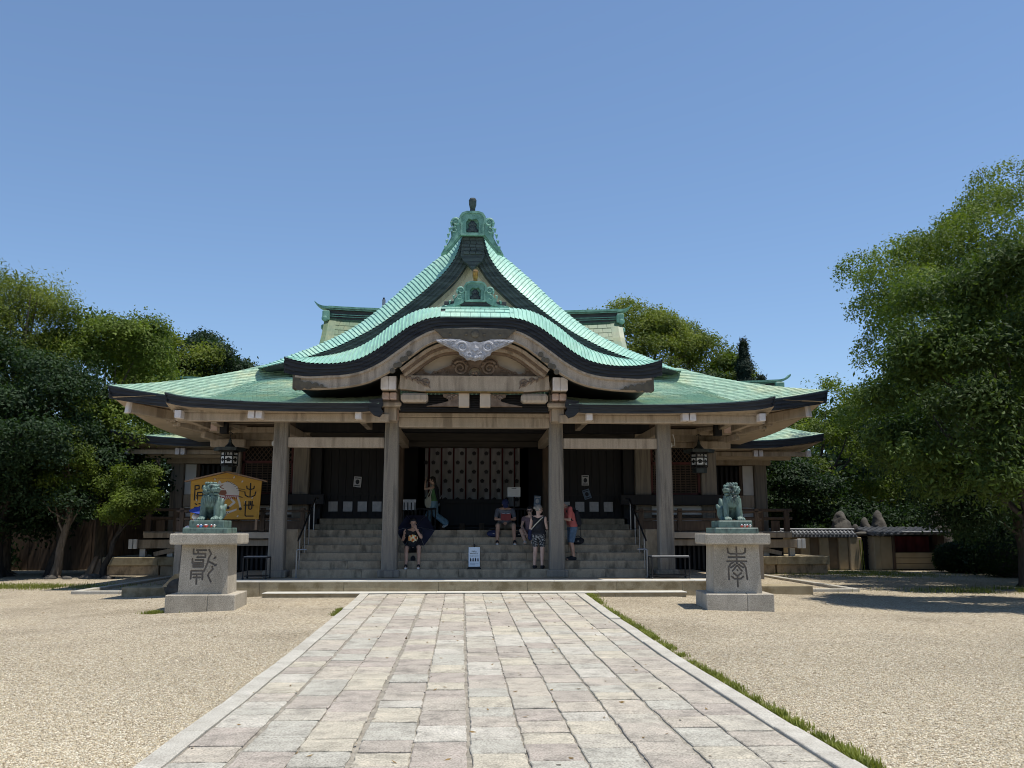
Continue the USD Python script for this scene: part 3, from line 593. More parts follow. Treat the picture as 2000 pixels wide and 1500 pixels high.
orn = unary_union([Point(-3.8, 4.62).buffer(.11), Point(-3.62, 4.62).buffer(.09), Point(-3.46, 4.63).buffer(.06), Point(-3.33, 4.61).buffer(.04), Polygon([(-3.9, 4.57), (-3.9, 4.74), (-3.2, 4.575)])]); pair('metal_ornament', prism(orn, 19.395, 19.43), 'brown_metal', kg)
o2 = unary_union([Point(-1.80+.07*k, 4.98+.068*k+(.03 if k % 2 else -.02)).buffer(.058) for k in range(6)]); pair('metal_ornament', prism(o2, 19.385, 19.43), 'brown_metal', kg)
# stepped arch mouldings inside the board
for k in range(4):
    off = .035+.055*k; y = 19.66+.10*k; A = KB[KB[:, 0] > -1.75].copy(); nn = curve_normals(A); nn[-1] = (0, -1); A = A + nn*off; A = A[A[:, 0] < .0]
    A = np.vstack([A, [[0, A[-1, 1]]]]); B = A + np.vstack([nn[:len(A)-1], [[0, -1]]])*.06
    obj('arch_moulding', both(grid(np.stack([np.c_[A[:, 0], np.full(len(A), y+.1), A[:, 1]], np.c_[A[:, 0], np.full(len(A), y), A[:, 1]], np.c_[B[:, 0], np.full(len(A), y), B[:, 1]], np.c_[B[:, 0], np.full(len(A), y+.12), B[:, 1]]], 1))), ('weathered_concrete', 'carved_wood')[k % 2], kg)
sof = KB + [0, .0]
obj('curved_soffit', both(grid(np.stack([np.c_[KB[:, 0], np.full(len(KB), yy), KB[:, 1]+dz] for yy, dz in ((19.6, .0), (20.3, .10), (22.5, .12))], 1))), 'dark_wood', kg)
ty = Polygon([(-1.75, 4.7)] + [(x, z-.08) for x, z in KB if x > -1.72] + [(-x, z-.08) for x, z in KB[::-1] if x > -1.72] + [(1.75, 4.7)]).buffer(0); obj('tympanum', prism(ty, 20.26, 20.34), 'tympanum_plaster', kg)
# plaque, pendant, frog-leg strut
plq = Polygon([(-.92, 5.90), (.92, 5.90), (.80, 5.80), (.70, 5.70), (.3, 5.66), (0, 5.60), (-.3, 5.66), (-.70, 5.70), (-.80, 5.80)]); obj('metal_plaque', MB().add(prism(plq, 19.36, 19.42), *[ball((x, 19.36, 5.78), (.035, .03, .035), 1) for x in (-.55, -.2, .2, .55)], ball((0, 19.35, 5.79), (.09, .03, .09), 2)), 'brown_metal', kg)
bat = Polygon([(0, 5.17), (.10, 5.20), (.17, 5.19), (.26, 5.27), (.33, 5.30), (.36, 5.37), (.46, 5.42), (.60, 5.48), (.84, 5.60), (.83, 5.64), (.55, 5.655), (.34, 5.645), (.22, 5.61), (.10, 5.58), (0, 5.60)]); bat = unary_union([bat, affinity.scale(bat, -1, 1, origin=(0, 0))])
pm = MB().add(prism(bat, 19.26, 19.34), prism(bat.buffer(-.03), 19.235, 19.3))
for sg in (-1, 1):
    pm.add(spiral(sg*.28, 5.47, .12, 1.7, .028, 19.235, sg, .5), spiral(sg*.46, 5.52, .06, 1.2, .018, 19.24, sg), spiral(sg*.13, 5.30, .06, 1.2, .018, 19.235, -sg))
    for k in range(4): pm.add(tube([(sg*(.42+.1*k), 19.24, 5.60-.01*k), (sg*(.55+.1*k), 19.235, 5.615), (sg*(.66+.05*k), 19.25, 5.615)], [.02, .014, .006], 6))
pm.add(hull([(0, 19.21, 5.36), (.10, 19.24, 5.44), (0, 19.21, 5.52), (-.10, 19.24, 5.44), (0, 19.19, 5.44)]))
for a in range(5): pm.add(ball((.05*(a-2), 19.235, 5.24+.012*abs(a-2)), (.03, .02, .03), 1))
obj('carved_pendant', pm, 'carved_grey', kg, label='pale grey carved pendant under the peak of the curved gable')
leg = Polygon([(-1.55, 4.97), (-1.33, 5.04), (-1.28, 5.12), (-1.16, 5.13), (-1.12, 5.05), (-1.0, 5.02), (-.75, 5.13), (-.55, 5.22), (-.52, 5.33), (-.40, 5.40), (-.2, 5.42), (0, 5.42), (0, 4.97)]); leg = unary_union([leg, affinity.scale(leg, -1, 1, origin=(0, 0))])
hole = unary_union([Point(0, 5.05).buffer(.13)]); fm = MB().add(prism(leg.difference(hole), 20.10, 20.2), prism(leg.difference(leg.buffer(-.03)), 20.07, 20.12))
for sg in (-1, 1):
    fm.add(spiral(sg*.33, 5.15, .17, 1.8, .034, 20.06, sg, .8), *[ball((sg*(.33+.16*math.cos(a)), 20.08, 5.17+.15*math.sin(a)), .045, 1) for a in np.linspace(.2, 3, 6)])
    fm.add(*[spiral(sg*(.62+.14*k), 5.05-.012*k, .055, 1.1, .014, 20.08, sg) for k in range(3)])
for a in np.linspace(0, 6.28, 7)[:-1]: fm.add(ball((.07*math.cos(a), 20.0, 4.97+.06*math.sin(a)), .035, 1))
obj('frog_leg_strut', fm, 'carved_wood', kg)
# beam under the tympanum and what stands below it
rb = Polygon([(-1.68, 4.65), (-1.2, 4.60), (1.2, 4.60), (1.68, 4.65), (1.68, 4.95), (-1.68, 4.95)]); bm = MB().add(prism(rb, 19.95, 20.25))
obj('rainbow_beam', bm, 'weathered_concrete', kg)
cm = MB()
for sg in (-1, 1):
    cm.add(spiral(sg*1.10, 4.78, .10, 1.6, .024, 19.94, sg), spiral(sg*1.30, 4.86, .06, 1.2, .018, 19.94, -sg), *[tube([(sg*(1.0+.13*k), 19.945, 4.66+.05*k), (sg*(1.06+.13*k), 19.925, 4.76+.05*k), (sg*(1.16+.13*k), 19.945, 4.80+.04*k)], [.01, .03, .008], 6) for k in range(5)])
obj('beam_carving', cm, 'carved_wood', kg)
obj('gilt_strip', box(-1.1, 1.1, 19.93, 20.1, 4.575, 4.60), 'gold_brown', kg)
pair('side_arm', box(-1.66, -1.05, 19.98, 20.3, 4.36, 4.565, .05), 'weathered_concrete', kg)
pair('short_strut', box(-.36, -.12, 20.02, 20.25, 4.26, 4.57, .01), 'plaster_tan', kg)
obj('slat_screen', MB().add(*[box(-1.7, 1.7, 20.40, 20.44, 4.25+.052*k, 4.285+.052*k) for k in range(6)], box(-1.7, 1.7, 20.46, 20.5, 4.2, 4.6)), 'dark_wood', kg)
br = Polygon([(-.37, 4.27), (-.37, 4.55), (-.72, 4.55), (-.70, 4.48), (-.58, 4.44), (-.60, 4.38), (-.78, 4.33), (-1.08, 4.27)]); sb = MB().add(prism(br, 20.03, 20.15), spiral(-.56, 4.44, .06, 1.3, .022, 20.02, -1)); sb.add(*[ball((-.42-.05*k, 20.02, 4.52-.03*(k % 2)), .03, 1) for k in range(4)]); pair('carved_bracket', sb.mesh(), 'carved_wood', kg)
ridge_ornament('porch_ridge_ornament', hall, 6.765, 20.25, .74, 1.38, tall=.97, fin='gold_brown', dx=.0)
obj('ornament_base', MB().add(box(-.68, .68, 20.28, 20.7, 6.57, 6.66, .01), box(-.72, .72, 20.26, 20.72, 6.665, 6.763, .01)), 'ridge_slate', hall)

# --- porch columns and beams
for x in (-4.5, -1.93, 1.93, 4.5):
    obj('column_plinth', box(x-.25, x+.25, 20.84, 21.40, .452, .615, .02), 'concrete_column', hall)
    w0, w1 = .178, .158; t = .03
    pts = [(x+sx*(w-(t if k else 0)), 21.12+sy*(w-(0 if k else t)), z) for w, z in ((w0, .617), (w1, 4.05)) for sx in (-1, 1) for sy in (-1, 1) for k in (0, 1)]
    obj('column', hull(pts), 'concrete_column', hall)
obj('centre_lintel', MB().add(box(-1.77, 1.77, 20.98, 21.3, 3.90, 4.135, .012), box(-1.79, 1.79, 20.95, 21.3, 4.14, 4.235, .01)), 'weathered_concrete', hall)
pair('tie_beam', box(-4.34, -2.1, 21.03, 21.22, 3.42, 3.66, .012), 'weathered_concrete', hall)
pair('eave_purlin', MB().add(box(-6.75, -1.95, 20.42, 20.68, 3.96, 4.14, .012), box(-6.8, -2.15, 20.38, 20.7, 4.143, 4.20, .006)).mesh(), 'weathered_concrete', hall)
for x in (-4.92, -2.62, -6.62):
    two = (-.085, .085) if x == -4.92 else (0,)
    for d in two: pair('rafter_end', box(x+d-.07, x+d+.07, 20.16, 20.44, 3.99, 4.165, .008), 'cap_white', hall)
    if len(two) == 1: pair('rafter', box(x-.07, x+.07, 20.45, 22.5, 4.0, 4.18, .008), 'weathered_concrete', hall)
def bracket(x):
    h = holder('bracket_set', hall)
    for d in (-.085, .085):
        obj('pink_cap', box(x+d-.075, x+d+.075, 20.80, 20.98, 4.04, 4.30, .02), 'cap_pink', h)
        obj('pink_cap', box(x+d-.08, x+d+.08, 20.15, 20.4, 4.44, 4.60, .02), 'cap_pink', h)
        obj('white_cap', box(x+d-.082, x+d+.082, 19.85, 20.0, 4.62, 4.92, .01), 'cap_white', h)
    obj('block', MB().add(box(x-.2, x+.2, 20.42, 21.2, 4.42, 4.62, .02), box(x-.26, x+.26, 20.3, 21.3, 4.30, 4.41, .03), box(x-.17, x+.17, 20.02, 21.0, 4.63, 4.95, .01), box(x-.14, x+.14, 20.5, 21.3, 4.0, 4.3, .01)), 'weathered_concrete', h)
for x in (-1.93, 1.93): bracket(x)
# --- body of the hall behind the porch
WY = 25.6
for x in (-6.75, -4.85, 4.85, 6.75):
    obj('wall_column', box(x-.22, x+.22, WY-.1, WY+.3, 1.0, 4.2, .02), 'concrete_column', hall)
pair('inner_column', box(-2.32, -1.98, WY-.05, WY+.3, FLOOR, 4.2, .02), 'brown_wood', hall)
for a, b, m_ in ((-7.3, -4.62, 'weathered_concrete'), (-4.61, 4.61, 'dark_beam'), (4.62, 7.3, 'weathered_concrete')): obj('head_beam', box(a, b, WY-.16, WY+.25, 4.02, 4.34, .015), m_, hall); obj('head_beam', box(max(a, -7.0), min(b, 7.0), WY-.08, WY+.2, 3.86, 4.015, .01), m_, hall)
obj('porch_ceiling', box(-6.6, 6.6, 21.5, WY, 4.345, 4.40), 'brown_wood', hall)
obj('inner_beam', box(-4.6, 4.6, 23.2, 23.45, 4.02, 4.33, .015), 'dark_wood', hall)
for x in (-4.5, 4.5, -1.93, 1.93): obj('crosswise_beam', box(x-.1, x+.1, 21.3, WY-.17, 3.80, 4.02, .01), 'weathered_concrete', hall)
# corner brackets under the eaves
def corner(sg):
    h = holder('corner_bracket', hall); X = lambda x: sg*x
    def bb(a, b, w, hh, mat='weathered_concrete', nm='bracket_arm'): obj(nm, beam((X(a[0]), a[1], a[2]), (X(b[0]), b[1], b[2]), w, hh, c=.015), mat, h)
    bb((6.6, 25.5, 4.34), (8.85, 23.25, 4.62), .20, .26, nm='hip_rafter'); bb((8.84, 23.26, 4.62), (8.90, 23.20, 4.63), .22, .30, 'cap_white', 'rafter_end')
    bb((6.75, 25.5, 4.10), (8.0, 24.2, 4.36), .20, .20); bb((6.75, 25.45, 3.92), (7.4, 24.75, 4.1), .2, .18)
    bb((6.75, 25.4, 4.25), (6.75, 23.4, 4.35), .2, .2); bb((5.2, 24.2, 4.42), (8.2, 24.2, 4.42), .18, .16); bb((8.0, 24.0, 4.42), (8.0, 33, 4.42), .18, .16)
    bb((5.0, 24.9, 4.24), (7.7, 24.9, 4.24), .2, .16); bb((7.5, 24.6, 4.3), (7.5, 33, 4.3), .18, .16)
    bb((6.9, 24.0, 4.12), (6.86, 23.80, 4.50), .2, .05, 'cap_pink', 'curved_cap'); bb((7.4, 23.7, 4.50), (6.3, 24.9, 4.30), .18, .18)
    for k in range(3): bb((6.85+.5*k, 25.0-.45*k, 4.30), (8.2+.2*k, 25.6+.3*k, 4.46), .10, .12)
    obj('lantern_hook_block', box(min(X(6.55), X(6.75)), max(X(6.55), X(6.75)), 24.0, 24.2, 4.05, 4.36, .01), 'dark_wood', h)
    obj('corner_head_block', box(min(X(6.3), X(7.25)), max(X(6.3), X(7.25)), 24.95, 25.5, 3.78, 4.0, .02), 'weathered_concrete', h)
corner(-1); corner(1)
# doors left and right
for sg in (-1, 1):
    d = holder('door', hall); x0, x1 = sorted((sg*2.36, sg*4.3))
    for k in range(9):
        a = x0+(x1-x0)*k/9; obj('plank', box(a+.006, a+(x1-x0)/9-.006, 26.02, 26.08, 1.86, 3.86), 'dark_wood', d)
    obj('backing', box(x0, x1, 26.07, 26.12, 1.84, 3.88), 'dark_wood', d)
    for k in range(4):
        c = x0+.3+k*(x1-x0-.6)/3*.93; obj('metal_plate', box(c-.13, c+.13, 26.0, 26.02, 2.04, 2.32), 'grey_paper', d)
    for z in (1.84, 3.80, 2.5): obj('rail', box(x0, x1, 25.985, 26.018, z, z+.07), 'dark_wood', d)
    obj('threshold', box(x0-.1, x1+.1, 25.7, 26.1, 1.68, 1.835, .01), 'step_stone', hall); obj('threshold', box(x0-.1, x1+.1, 25.4, 26.1, FLOOR+.002, 1.675, .01), 'step_stone', hall)
    y0, y1 = sorted((sg*4.31, sg*4.62)); obj('door_jamb', box(y0, y1, 25.7, 26.1, FLOOR, 3.9), 'dark_wood', hall)
    # lattice shutters between the columns, in red frames
    x0, x1 = sorted((sg*5.08, sg*6.52)); L = holder('lattice_shutter', hall)
    for a, b, c, e in ((x0, x0+.07, 2.5, 3.86), (x1-.07, x1, 2.5, 3.86), (x0, x1, 3.38, 3.45), (x0, x1, 2.5, 2.56)): obj('red_frame', box(a, b, WY+.02, WY+.07, c, e), 'red_wood', L)
    for k in range(17): z = 2.58+.048*k; obj('lattice_bar', box(x0+.08, x1-.08, WY+.045, WY+.07, z, z+.02), 'brown_wood', L)
    for k in range(9): c = x0+.12+k*(x1-x0-.24)/8; obj('lattice_bar', box(c-.012, c+.012, WY+.03, WY+.044, 2.56, 3.38), 'brown_wood', L)
    rh = MB()
    for k in range(14):
        c = x0-.1+k*.125
        for s in (-1, 1): rh.add(beam((c, WY+.05, 3.46), (c+s*.3, WY+.05+.01*s, 3.84), .02, .02))
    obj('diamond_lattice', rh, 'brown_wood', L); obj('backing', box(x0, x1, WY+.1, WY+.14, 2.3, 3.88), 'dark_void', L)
    x0, x1 = sorted((sg*4.15, sg*7.15)); obj('sill_beam', box(x0, x1, 25.25, 25.49, 2.22, 2.5, .01), 'dark_wood', hall)
    x0, x1 = sorted((sg*5.08, sg*6.52)); obj('white_panel', box(x0, x1, WY, WY+.06, 1.95, 2.2), 'plaster_white', hall); obj('white_panel', box(x0, x1, WY, WY+.06, 1.6, 1.86), 'plaster_white', hall)
    obj('low_rail', box(x0-.1, x1+.1, WY-.05, WY-.01, 1.87, 1.94), 'brown_wood', hall)
    # veranda
    x0, x1 = sorted((sg*4.42, sg*7.9)); v = holder('veranda', hall)
    obj('floor', box(x0, x1, 24.5, WY, 1.36, 1.47, .01), 'weathered_concrete', v); obj('edge_beam', box(x0, x1, 24.42, 24.49, 1.30, 1.46, .01), 'plaster_tan', v)
    obj('lower_beam', box(x0, x1, 24.6, 24.8, 1.10, 1.27, .01), 'weathered_concrete', v)
    for k in range(3): a = x0+(x1-x0)*k/3; obj('parapet_panel', box(a+.012, a+(x1-x0)/3-.012, 24.5, 24.54, 1.50, 1.76, .008), 'brown_wood', v)
    obj('parapet_rail', box(x0, x1, 24.47, 24.57, 1.775, 1.84, .01), 'brown_wood', v); obj('parapet_rail', box(x0, x1, 24.46, 24.58, 1.985, 2.05, .02), 'brown_wood', v)
    for k in range(4): c = x0+.15+k*(x1-x0-.3)/3; obj('parapet_post', box(c-.06, c+.06, 24.46, 24.58, 1.48, 2.1, .01), 'brown_wood', v)
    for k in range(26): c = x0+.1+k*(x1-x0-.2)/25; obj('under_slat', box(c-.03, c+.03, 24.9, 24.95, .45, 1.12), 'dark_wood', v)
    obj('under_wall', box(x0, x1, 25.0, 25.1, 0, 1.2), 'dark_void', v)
    pts = [(sg*7.8, 24.55)]
    for (a, b) in pts:
        obj('corner_post', box(a-.09, a+.09, b-.09, b+.09, .2, 1.32, .01), 'weathered_concrete', v)
    x0, x1 = sorted((sg*7.75, sg*7.9)); obj('side_edge_beam', box(x0, x1, 24.5, 31, 1.30, 1.46, .01), 'plaster_tan', v); obj('side_rail', box(x0, x1, 24.6, 31, 1.985, 2.05, .02), 'brown_wood', v); obj('side_rail', box(x0+.03, x1-.03, 24.6, 31, 1.775, 1.84), 'brown_wood', v)
# side and back walls, so that no light comes through
for sg in (-1, 1):
    x0, x1 = sorted((sg*6.7, sg*6.55)); obj('side_wall', box(x0, x1, 25.9, 33.8, .3, 4.6), 'plaster_white', hall)
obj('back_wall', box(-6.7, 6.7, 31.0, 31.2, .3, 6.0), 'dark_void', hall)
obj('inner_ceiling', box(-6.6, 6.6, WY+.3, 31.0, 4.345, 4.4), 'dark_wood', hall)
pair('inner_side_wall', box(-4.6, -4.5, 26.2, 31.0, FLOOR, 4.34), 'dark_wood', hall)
# folded door leaves of the middle bay
for sg in (-1, 1):
    h = holder('folded_door', hall); xa = sg*2.03; xb = sg*1.72
    for k in range(6):
        t0, t1 = k/6, (k+1)/6; a = (xa+(xb-xa)*t0, 25.95+1.7*t0); b = (xa+(xb-xa)*t1, 25.95+1.7*t1)
        obj('plank', beam((a[0], a[1]+.006, 2.85), (b[0], b[1]-.006, 2.85), .05, 2.6), 'dark_wood', h)
obj('middle_head_board', box(-2.0, 2.0, 26.4, 26.5, 3.98, 4.33), 'brown_wood', hall)

# --- upper roof with the long ridge behind the gable
def S_up(u, v):
    x = (-5.02+10.04*u); y = 26.0+5.0*v; z = np.interp(v, [0, .2, .4, .6, .75, .87, 1], [6.0, 6.15, 6.4, 6.85, 7.4, 8.0, 8.85]) + .10*(np.abs(2*u-1))**4; return np.c_[x, y, z]
ur = holder('upper_roof', hall)
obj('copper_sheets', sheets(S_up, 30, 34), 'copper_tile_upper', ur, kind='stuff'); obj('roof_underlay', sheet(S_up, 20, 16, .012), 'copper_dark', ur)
vv = np.linspace(0, 1, 24); F = S_up(0*vv, vv); fl = np.stack([F + [.2, 0, .02], F + [-.06, 0, .05], F + [-.22, 0, .01], F + [-.26, .05, -.22]], 1); pair('verge', grid(fl), 'copper_tile_upper', ur)
xs = np.linspace(-5.1, 5.1, 40); rz_ = 9.10 + .10*(np.abs(xs)/5.1)**3
def ridge_box(y0, y1, za, zb): return grid(np.stack([np.c_[xs, np.full(40, y0), rz_+za], np.c_[xs, np.full(40, y0), rz_+zb], np.c_[xs, np.full(40, y1), rz_+zb], np.c_[xs, np.full(40, y1), rz_+za]], 1))
obj('ridge_wall', ridge_box(30.9, 31.3, -.42, -.02), 'ridge_slate', ur)
obj('ridge_moulding', MB().add(ridge_box(30.86, 31.34, -.22, -.19), ridge_box(30.86, 31.34, -.29, -.265)), 'ridge_copper', ur)
obj('ridge_cap', MB().add(ridge_box(30.78, 31.42, .0, .075), ridge_box(30.82, 31.38, -.05, -.005)), 'ridge_copper', ur)
tip = smooth_curve([(-5.05, 9.17), (-5.25, 9.20), (-5.45, 9.28), (-5.62, 9.44)], 14)
tw = np.linspace(.30, .16, 14); tt = np.linspace(.10, .05, 14)
tg = grid(np.stack([np.c_[tip[:, 0], 31.1-tw, tip[:, 1]], np.c_[tip[:, 0], 31.1-tw, tip[:, 1]+tt], np.c_[tip[:, 0], 31.1+tw, tip[:, 1]+tt], np.c_[tip[:, 0], 31.1+tw, tip[:, 1]], np.c_[tip[:, 0], 31.1-tw, tip[:, 1]]], 1)); pair('ridge_tip', tg, 'ridge_copper', ur)
pair('ridge_end', MB().add(box(-5.3, -5.05, 30.7, 31.5, 8.75, 9.08, .02), box(-5.34, -5.06, 30.75, 31.45, 8.42, 8.6, .04), ball((-5.2, 30.78, 8.82), (.13, .1, .12), 2), hull([(-5.28, 30.7, 8.42), (-5.08, 30.7, 8.42), (-5.24, 30.65, 8.0), (-5.12, 30.65, 8.0), (-5.28, 31.2, 8.42), (-5.08, 31.2, 8.42)]), ball((-5.19, 30.75, 8.1), (.11, .1, .2), 2)).mesh(), 'ridge_copper', ur)

# --- wings set back on both sides
for sg in (-1, 1):
    w = thing('side_wing', ('left wing of the shrine set back, with its own low green eave and lattice window', 'right wing of the shrine set back, with its own low green eave and lattice window')[sg > 0], 'building wing')
    m = (lambda q: q) if sg < 0 else mirror
    W = lambda name, mesh, mat, par=w: obj(name, m(mesh.mesh() if isinstance(mesh, MB) else mesh), mat, par)
    def S_w(u, v):
        wd = 12.05 - 2.2*v; x = -wd + (wd-6.0)*u; y = 30.2+4.6*v; f = np.clip(1-u/.5, 0, 1); z = 4.52 + 1.05*v + .9*v*v + .27*f**2.2*(1-v); return np.c_[x, y, z]
    def S_ws(u, v):
        y = 30.2+4.6*v + (39-(30.2+4.6*v))*u; x = -12.05+2.2*v; f = np.clip(1-u/.5, 0, 1); z = 4.52+1.05*v+.9*v*v+.27*f**2.2*(1-v); return np.c_[x, y, z]
    W('copper_sheets', sheets(S_w, 24, 22), 'copper_tile_old'); W('roof_underlay', sheet(S_w, 20, 8, .012), 'copper_dark'); W('side_slope', sheets(S_ws, 24, 22), 'copper_tile_old')
    uu = np.linspace(0, 1, 40); ee = S_w(uu, uu*0); W('eave_edge', layered(ee + [0, -.012, 0], (0, .05, -.25), (0, 1, 0), 1.0, 5, .02, .05), 'roof_fascia')
    e2 = S_ws(uu, uu*0); W('eave_edge', layered(e2 + [-.012, 0, 0], (.05, 0, -.25), (1, 0, 0), 1.0, 5, .02, .05), 'roof_fascia')
    lo = ee + [0, .1, -.25]; W('eave_soffit', grid(np.stack([lo, np.c_[np.maximum(lo[:, 0]+.7, -11.2), np.full(40, 31.2), np.full(40, 4.20)], np.c_[np.maximum(lo[:, 0]+1.5, -10.4), np.full(40, 32.2), np.full(40, 4.3)]], 1)), 'weathered_concrete')
    lo = e2 + [.1, 0, -.25]; W('eave_soffit', grid(np.stack([lo, lo*[0, 1, 0] + [-10.4, 0, 4.3]], 1)), 'weathered_concrete')
    W('purlin', box(-11.6, -6.8, 30.7, 30.9, 4.05, 4.2, .01), 'weathered_concrete'); W('purlin', box(-11.3, -6.8, 31.4, 31.7, 3.98, 4.16, .01), 'plaster_tan')
    for x in (-11.62, -9.93, -9.75): W('rafter_end', box(x-.07, x+.07, 30.5, 30.7, 4.02, 4.24, .01), 'cap_white')
    W('corner_column', box(-10.55, -10.12, 31.9, 32.3, 1.2, 4.2, .02), 'concrete_column'); W('head_beam', box(-10.7, -6.8, 31.85, 32.2, 3.82, 4.1, .015), 'weathered_concrete')
    W('white_wall', box(-10.1, -9.72, 32.05, 32.15, 2.75, 3.8), 'plaster_white'); W('white_wall', box(-10.1, -6.8, 32.05, 32.15, 1.5, 2.32), 'plaster_white'); W('rail_beam', box(-10.1, -6.8, 31.98, 32.2, 2.325, 2.74, .015), 'weathered_concrete')
    wn = holder('lattice_window', w)
    for a, b, c, d in ((-9.71, -9.58, 2.745, 3.8), (-7.3, -7.15, 2.745, 3.8)): W('frame', box(a, b, 32.0, 32.2, c, d, .01), 'brown_wood', wn)
    for k in range(13): x = -9.5+k*.18; W('bar', box(x-.045, x+.045, 32.05, 32.12, 2.76, 3.78, .01), 'dark_wood', wn)
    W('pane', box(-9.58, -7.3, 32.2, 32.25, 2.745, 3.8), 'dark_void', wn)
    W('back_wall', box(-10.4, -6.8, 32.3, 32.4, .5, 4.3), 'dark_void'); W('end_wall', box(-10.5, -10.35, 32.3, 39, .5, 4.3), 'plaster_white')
    vr = holder('veranda', w)
    W('floor', box(-10.95, -6.8, 30.7, 32.0, 1.34, 1.47, .01), 'weathered_concrete', vr); W('edge_beam', box(-10.9, -6.8, 30.6, 30.69, 1.26, 1.43, .01), 'weathered_concrete', vr)
    for z in (2.14, 1.86): W('railing_bar', box(-11.0, -6.8, 30.72, 30.84, z, z+.1, .02), 'brown_wood', vr)
    for x in (-10.8, -9.9, -9.0, -8.0): W('railing_post', box(x-.09, x+.09, 30.7, 30.86, 1.47, 2.2, .015), 'brown_wood', vr)
    for k in range(6): x = -10.4+k*.6; W('railing_panel', box(x-.15, x+.15, 30.74, 30.8, 1.48, 1.84, .01), 'brown_wood', vr)
    for y in (30.64,): W('joist_end', box(-11.38, -11.26, y, y+.1, .90, 1.22, .01), 'plaster_white', vr); W('joist', box(-11.40, -6.8, 30.76, 31.0, .92, 1.2, .01), 'weathered_concrete', vr); W('joist_end', box(-11.22, -11.10, y-.02, y+.08, .90, 1.22, .01), 'plaster_white', vr)
    for x in (-11.0, -10.1, -9.3): W('post', box(x-.09, x+.09, 30.9, 31.08, .6, .9), 'plaster_white', vr)
    W('bracket', MB().add(beam((-10.6, 30.9, .72), (-9.6, 30.9, .95), .15, .14)), 'weathered_concrete', vr)
    fb = holder('stone_base', w)
    for k in range(3):
        a = -12.1+k*1.8; W('stone_block', box(a+.003, a+1.797, 30.4, 33.5, .37, .64, .015), 'platform_stone', fb); W('stone_block', box(a+.06, a+1.797, 30.5, 33.4, -.1, .367, .01), 'step_stone', fb)
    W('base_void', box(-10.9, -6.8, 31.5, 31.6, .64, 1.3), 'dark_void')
    # ridge of the wing
    xs2 = np.linspace(-12.55, -6.5, 20); z2 = 7.42+.12*np.clip((-xs2-9)/3.5, 0, 1)**2
    rb_ = lambda y0, y1, a, b: grid(np.stack([np.c_[xs2, np.full(20, y0), z2+a], np.c_[xs2, np.full(20, y0), z2+b], np.c_[xs2, np.full(20, y1), z2+b], np.c_[xs2, np.full(20, y1), z2+a]], 1))
    W('ridge_wall', rb_(35.8, 36.2, -.6, -.02), 'ridge_slate'); W('ridge_cap', MB().add(rb_(35.7, 36.3, 0, .08), rb_(35.74, 36.26, -.06, -.01)), 'ridge_copper')
    tp = smooth_curve([(-12.5, 7.54), (-12.8, 7.6), (-13.05, 7.78)], 8); W('ridge_tip', grid(np.stack([np.c_[tp[:, 0], np.full(8, 35.8), tp[:, 1]], np.c_[tp[:, 0], np.full(8, 35.8), tp[:, 1]+.09], np.c_[tp[:, 0], np.full(8, 36.2), tp[:, 1]+.09], np.c_[tp[:, 0], np.full(8, 36.2), tp[:, 1]], np.c_[tp[:, 0], np.full(8, 35.8), tp[:, 1]]], 1)), 'ridge_copper')
    W('ridge_end', MB().add(box(-12.7, -12.35, 35.6, 36.4, 7.05, 7.5, .03), box(-12.66, -12.4, 35.65, 36.3, 6.6, 7.04, .06)), 'ridge_copper')
    def S_wu(u, v): return np.c_[-12.4+6.4*u, 34.8+1.2*v, np.interp(v, [0, 1], [6.4, 7.0])]
    W('upper_slope', sheets(S_wu, 18, 8), 'copper_tile_old')

# ------------------------------------------------------------------ things in the hall
cur = thing('crest_curtain', 'tall pale curtain with dark crests and red seams hung behind the offering box', 'curtain')
CY = 28.6; cx0, cx1 = -1.56, 1.50
xs_ = [cx0, cx0+.16] + [cx0+.16+(k+1)*.387 for k in range(7)]; xs_ = [x for x in xs_ if x < cx1-.1]+[cx1]
for k in range(len(xs_)-1):
    a, b = xs_[k]+.025, xs_[k+1]-.025; u_ = np.linspace(0, 1, 9); v_ = np.linspace(0, 1, 16); U, V_ = np.meshgrid(u_, v_, indexing='ij')
    z = 4.10-1.85*V_; y = CY + .03*np.sin(U*3.1+k) + .05*np.sin(V_*9+U*3*(1 if k % 2 else -1)+k*.4)*V_ + .02*np.sin(U*9+V_*3)
    obj('cloth_panel', grid(np.stack([a+(b-a)*U, y, z], -1)), 'cloth_white', cur, smooth=True)
    if k: obj('red_seam', box(xs_[k]-.022, xs_[k]+.022, CY-.03, CY-.01, 2.3, 4.10), 'cloth_red', cur)
    for r in range(6):
        cxx = a + (b-a)*(.32 if r % 2 else .7); czz = 3.92-.29*r
        if b-a < .2 and r % 2 == 0: continue
        cr = unary_union([Point(cxx+.034*math.cos(t), czz+.034*math.sin(t)).buffer(.034) for t in np.arange(5)*1.2566+1.57]); obj('crest', prism(cr, CY-.085, CY-.08), 'cloth_crest', cur)
obj('curtain_rail', tube([(cx0-.1, CY, 4.12), (cx1+.1, CY, 4.12)], .03, 8), 'brown_wood', cur)
ob = thing('offering_box', 'large dark wooden offering box on the hall floor before the curtain', 'offering box', (-.03, 27.2, FLOOR))
obj('body', box(-.95, .95, -.4, .4, .12, .80, .02), 'dark_wood', ob)
obj('base', box(-1.0, 1.0, -.45, .45, .02, .115, .02), 'dark_wood', ob)
for k in range(4): obj('foot', box(-.95+.58*k, -.80+.58*k, -.47, .43, .0, .20, .01), 'brown_wood', ob)
for k in range(12): obj('slat', box(-.9, .9, -.36+.062*k, -.33+.062*k, .80, .86, .006), 'dark_wood', ob)
obj('rim', MB().add(box(-.98, .98, -.43, -.385, .78, .9, .01), box(-.98, .98, .385, .43, .78, .9, .01)), 'dark_wood', ob)
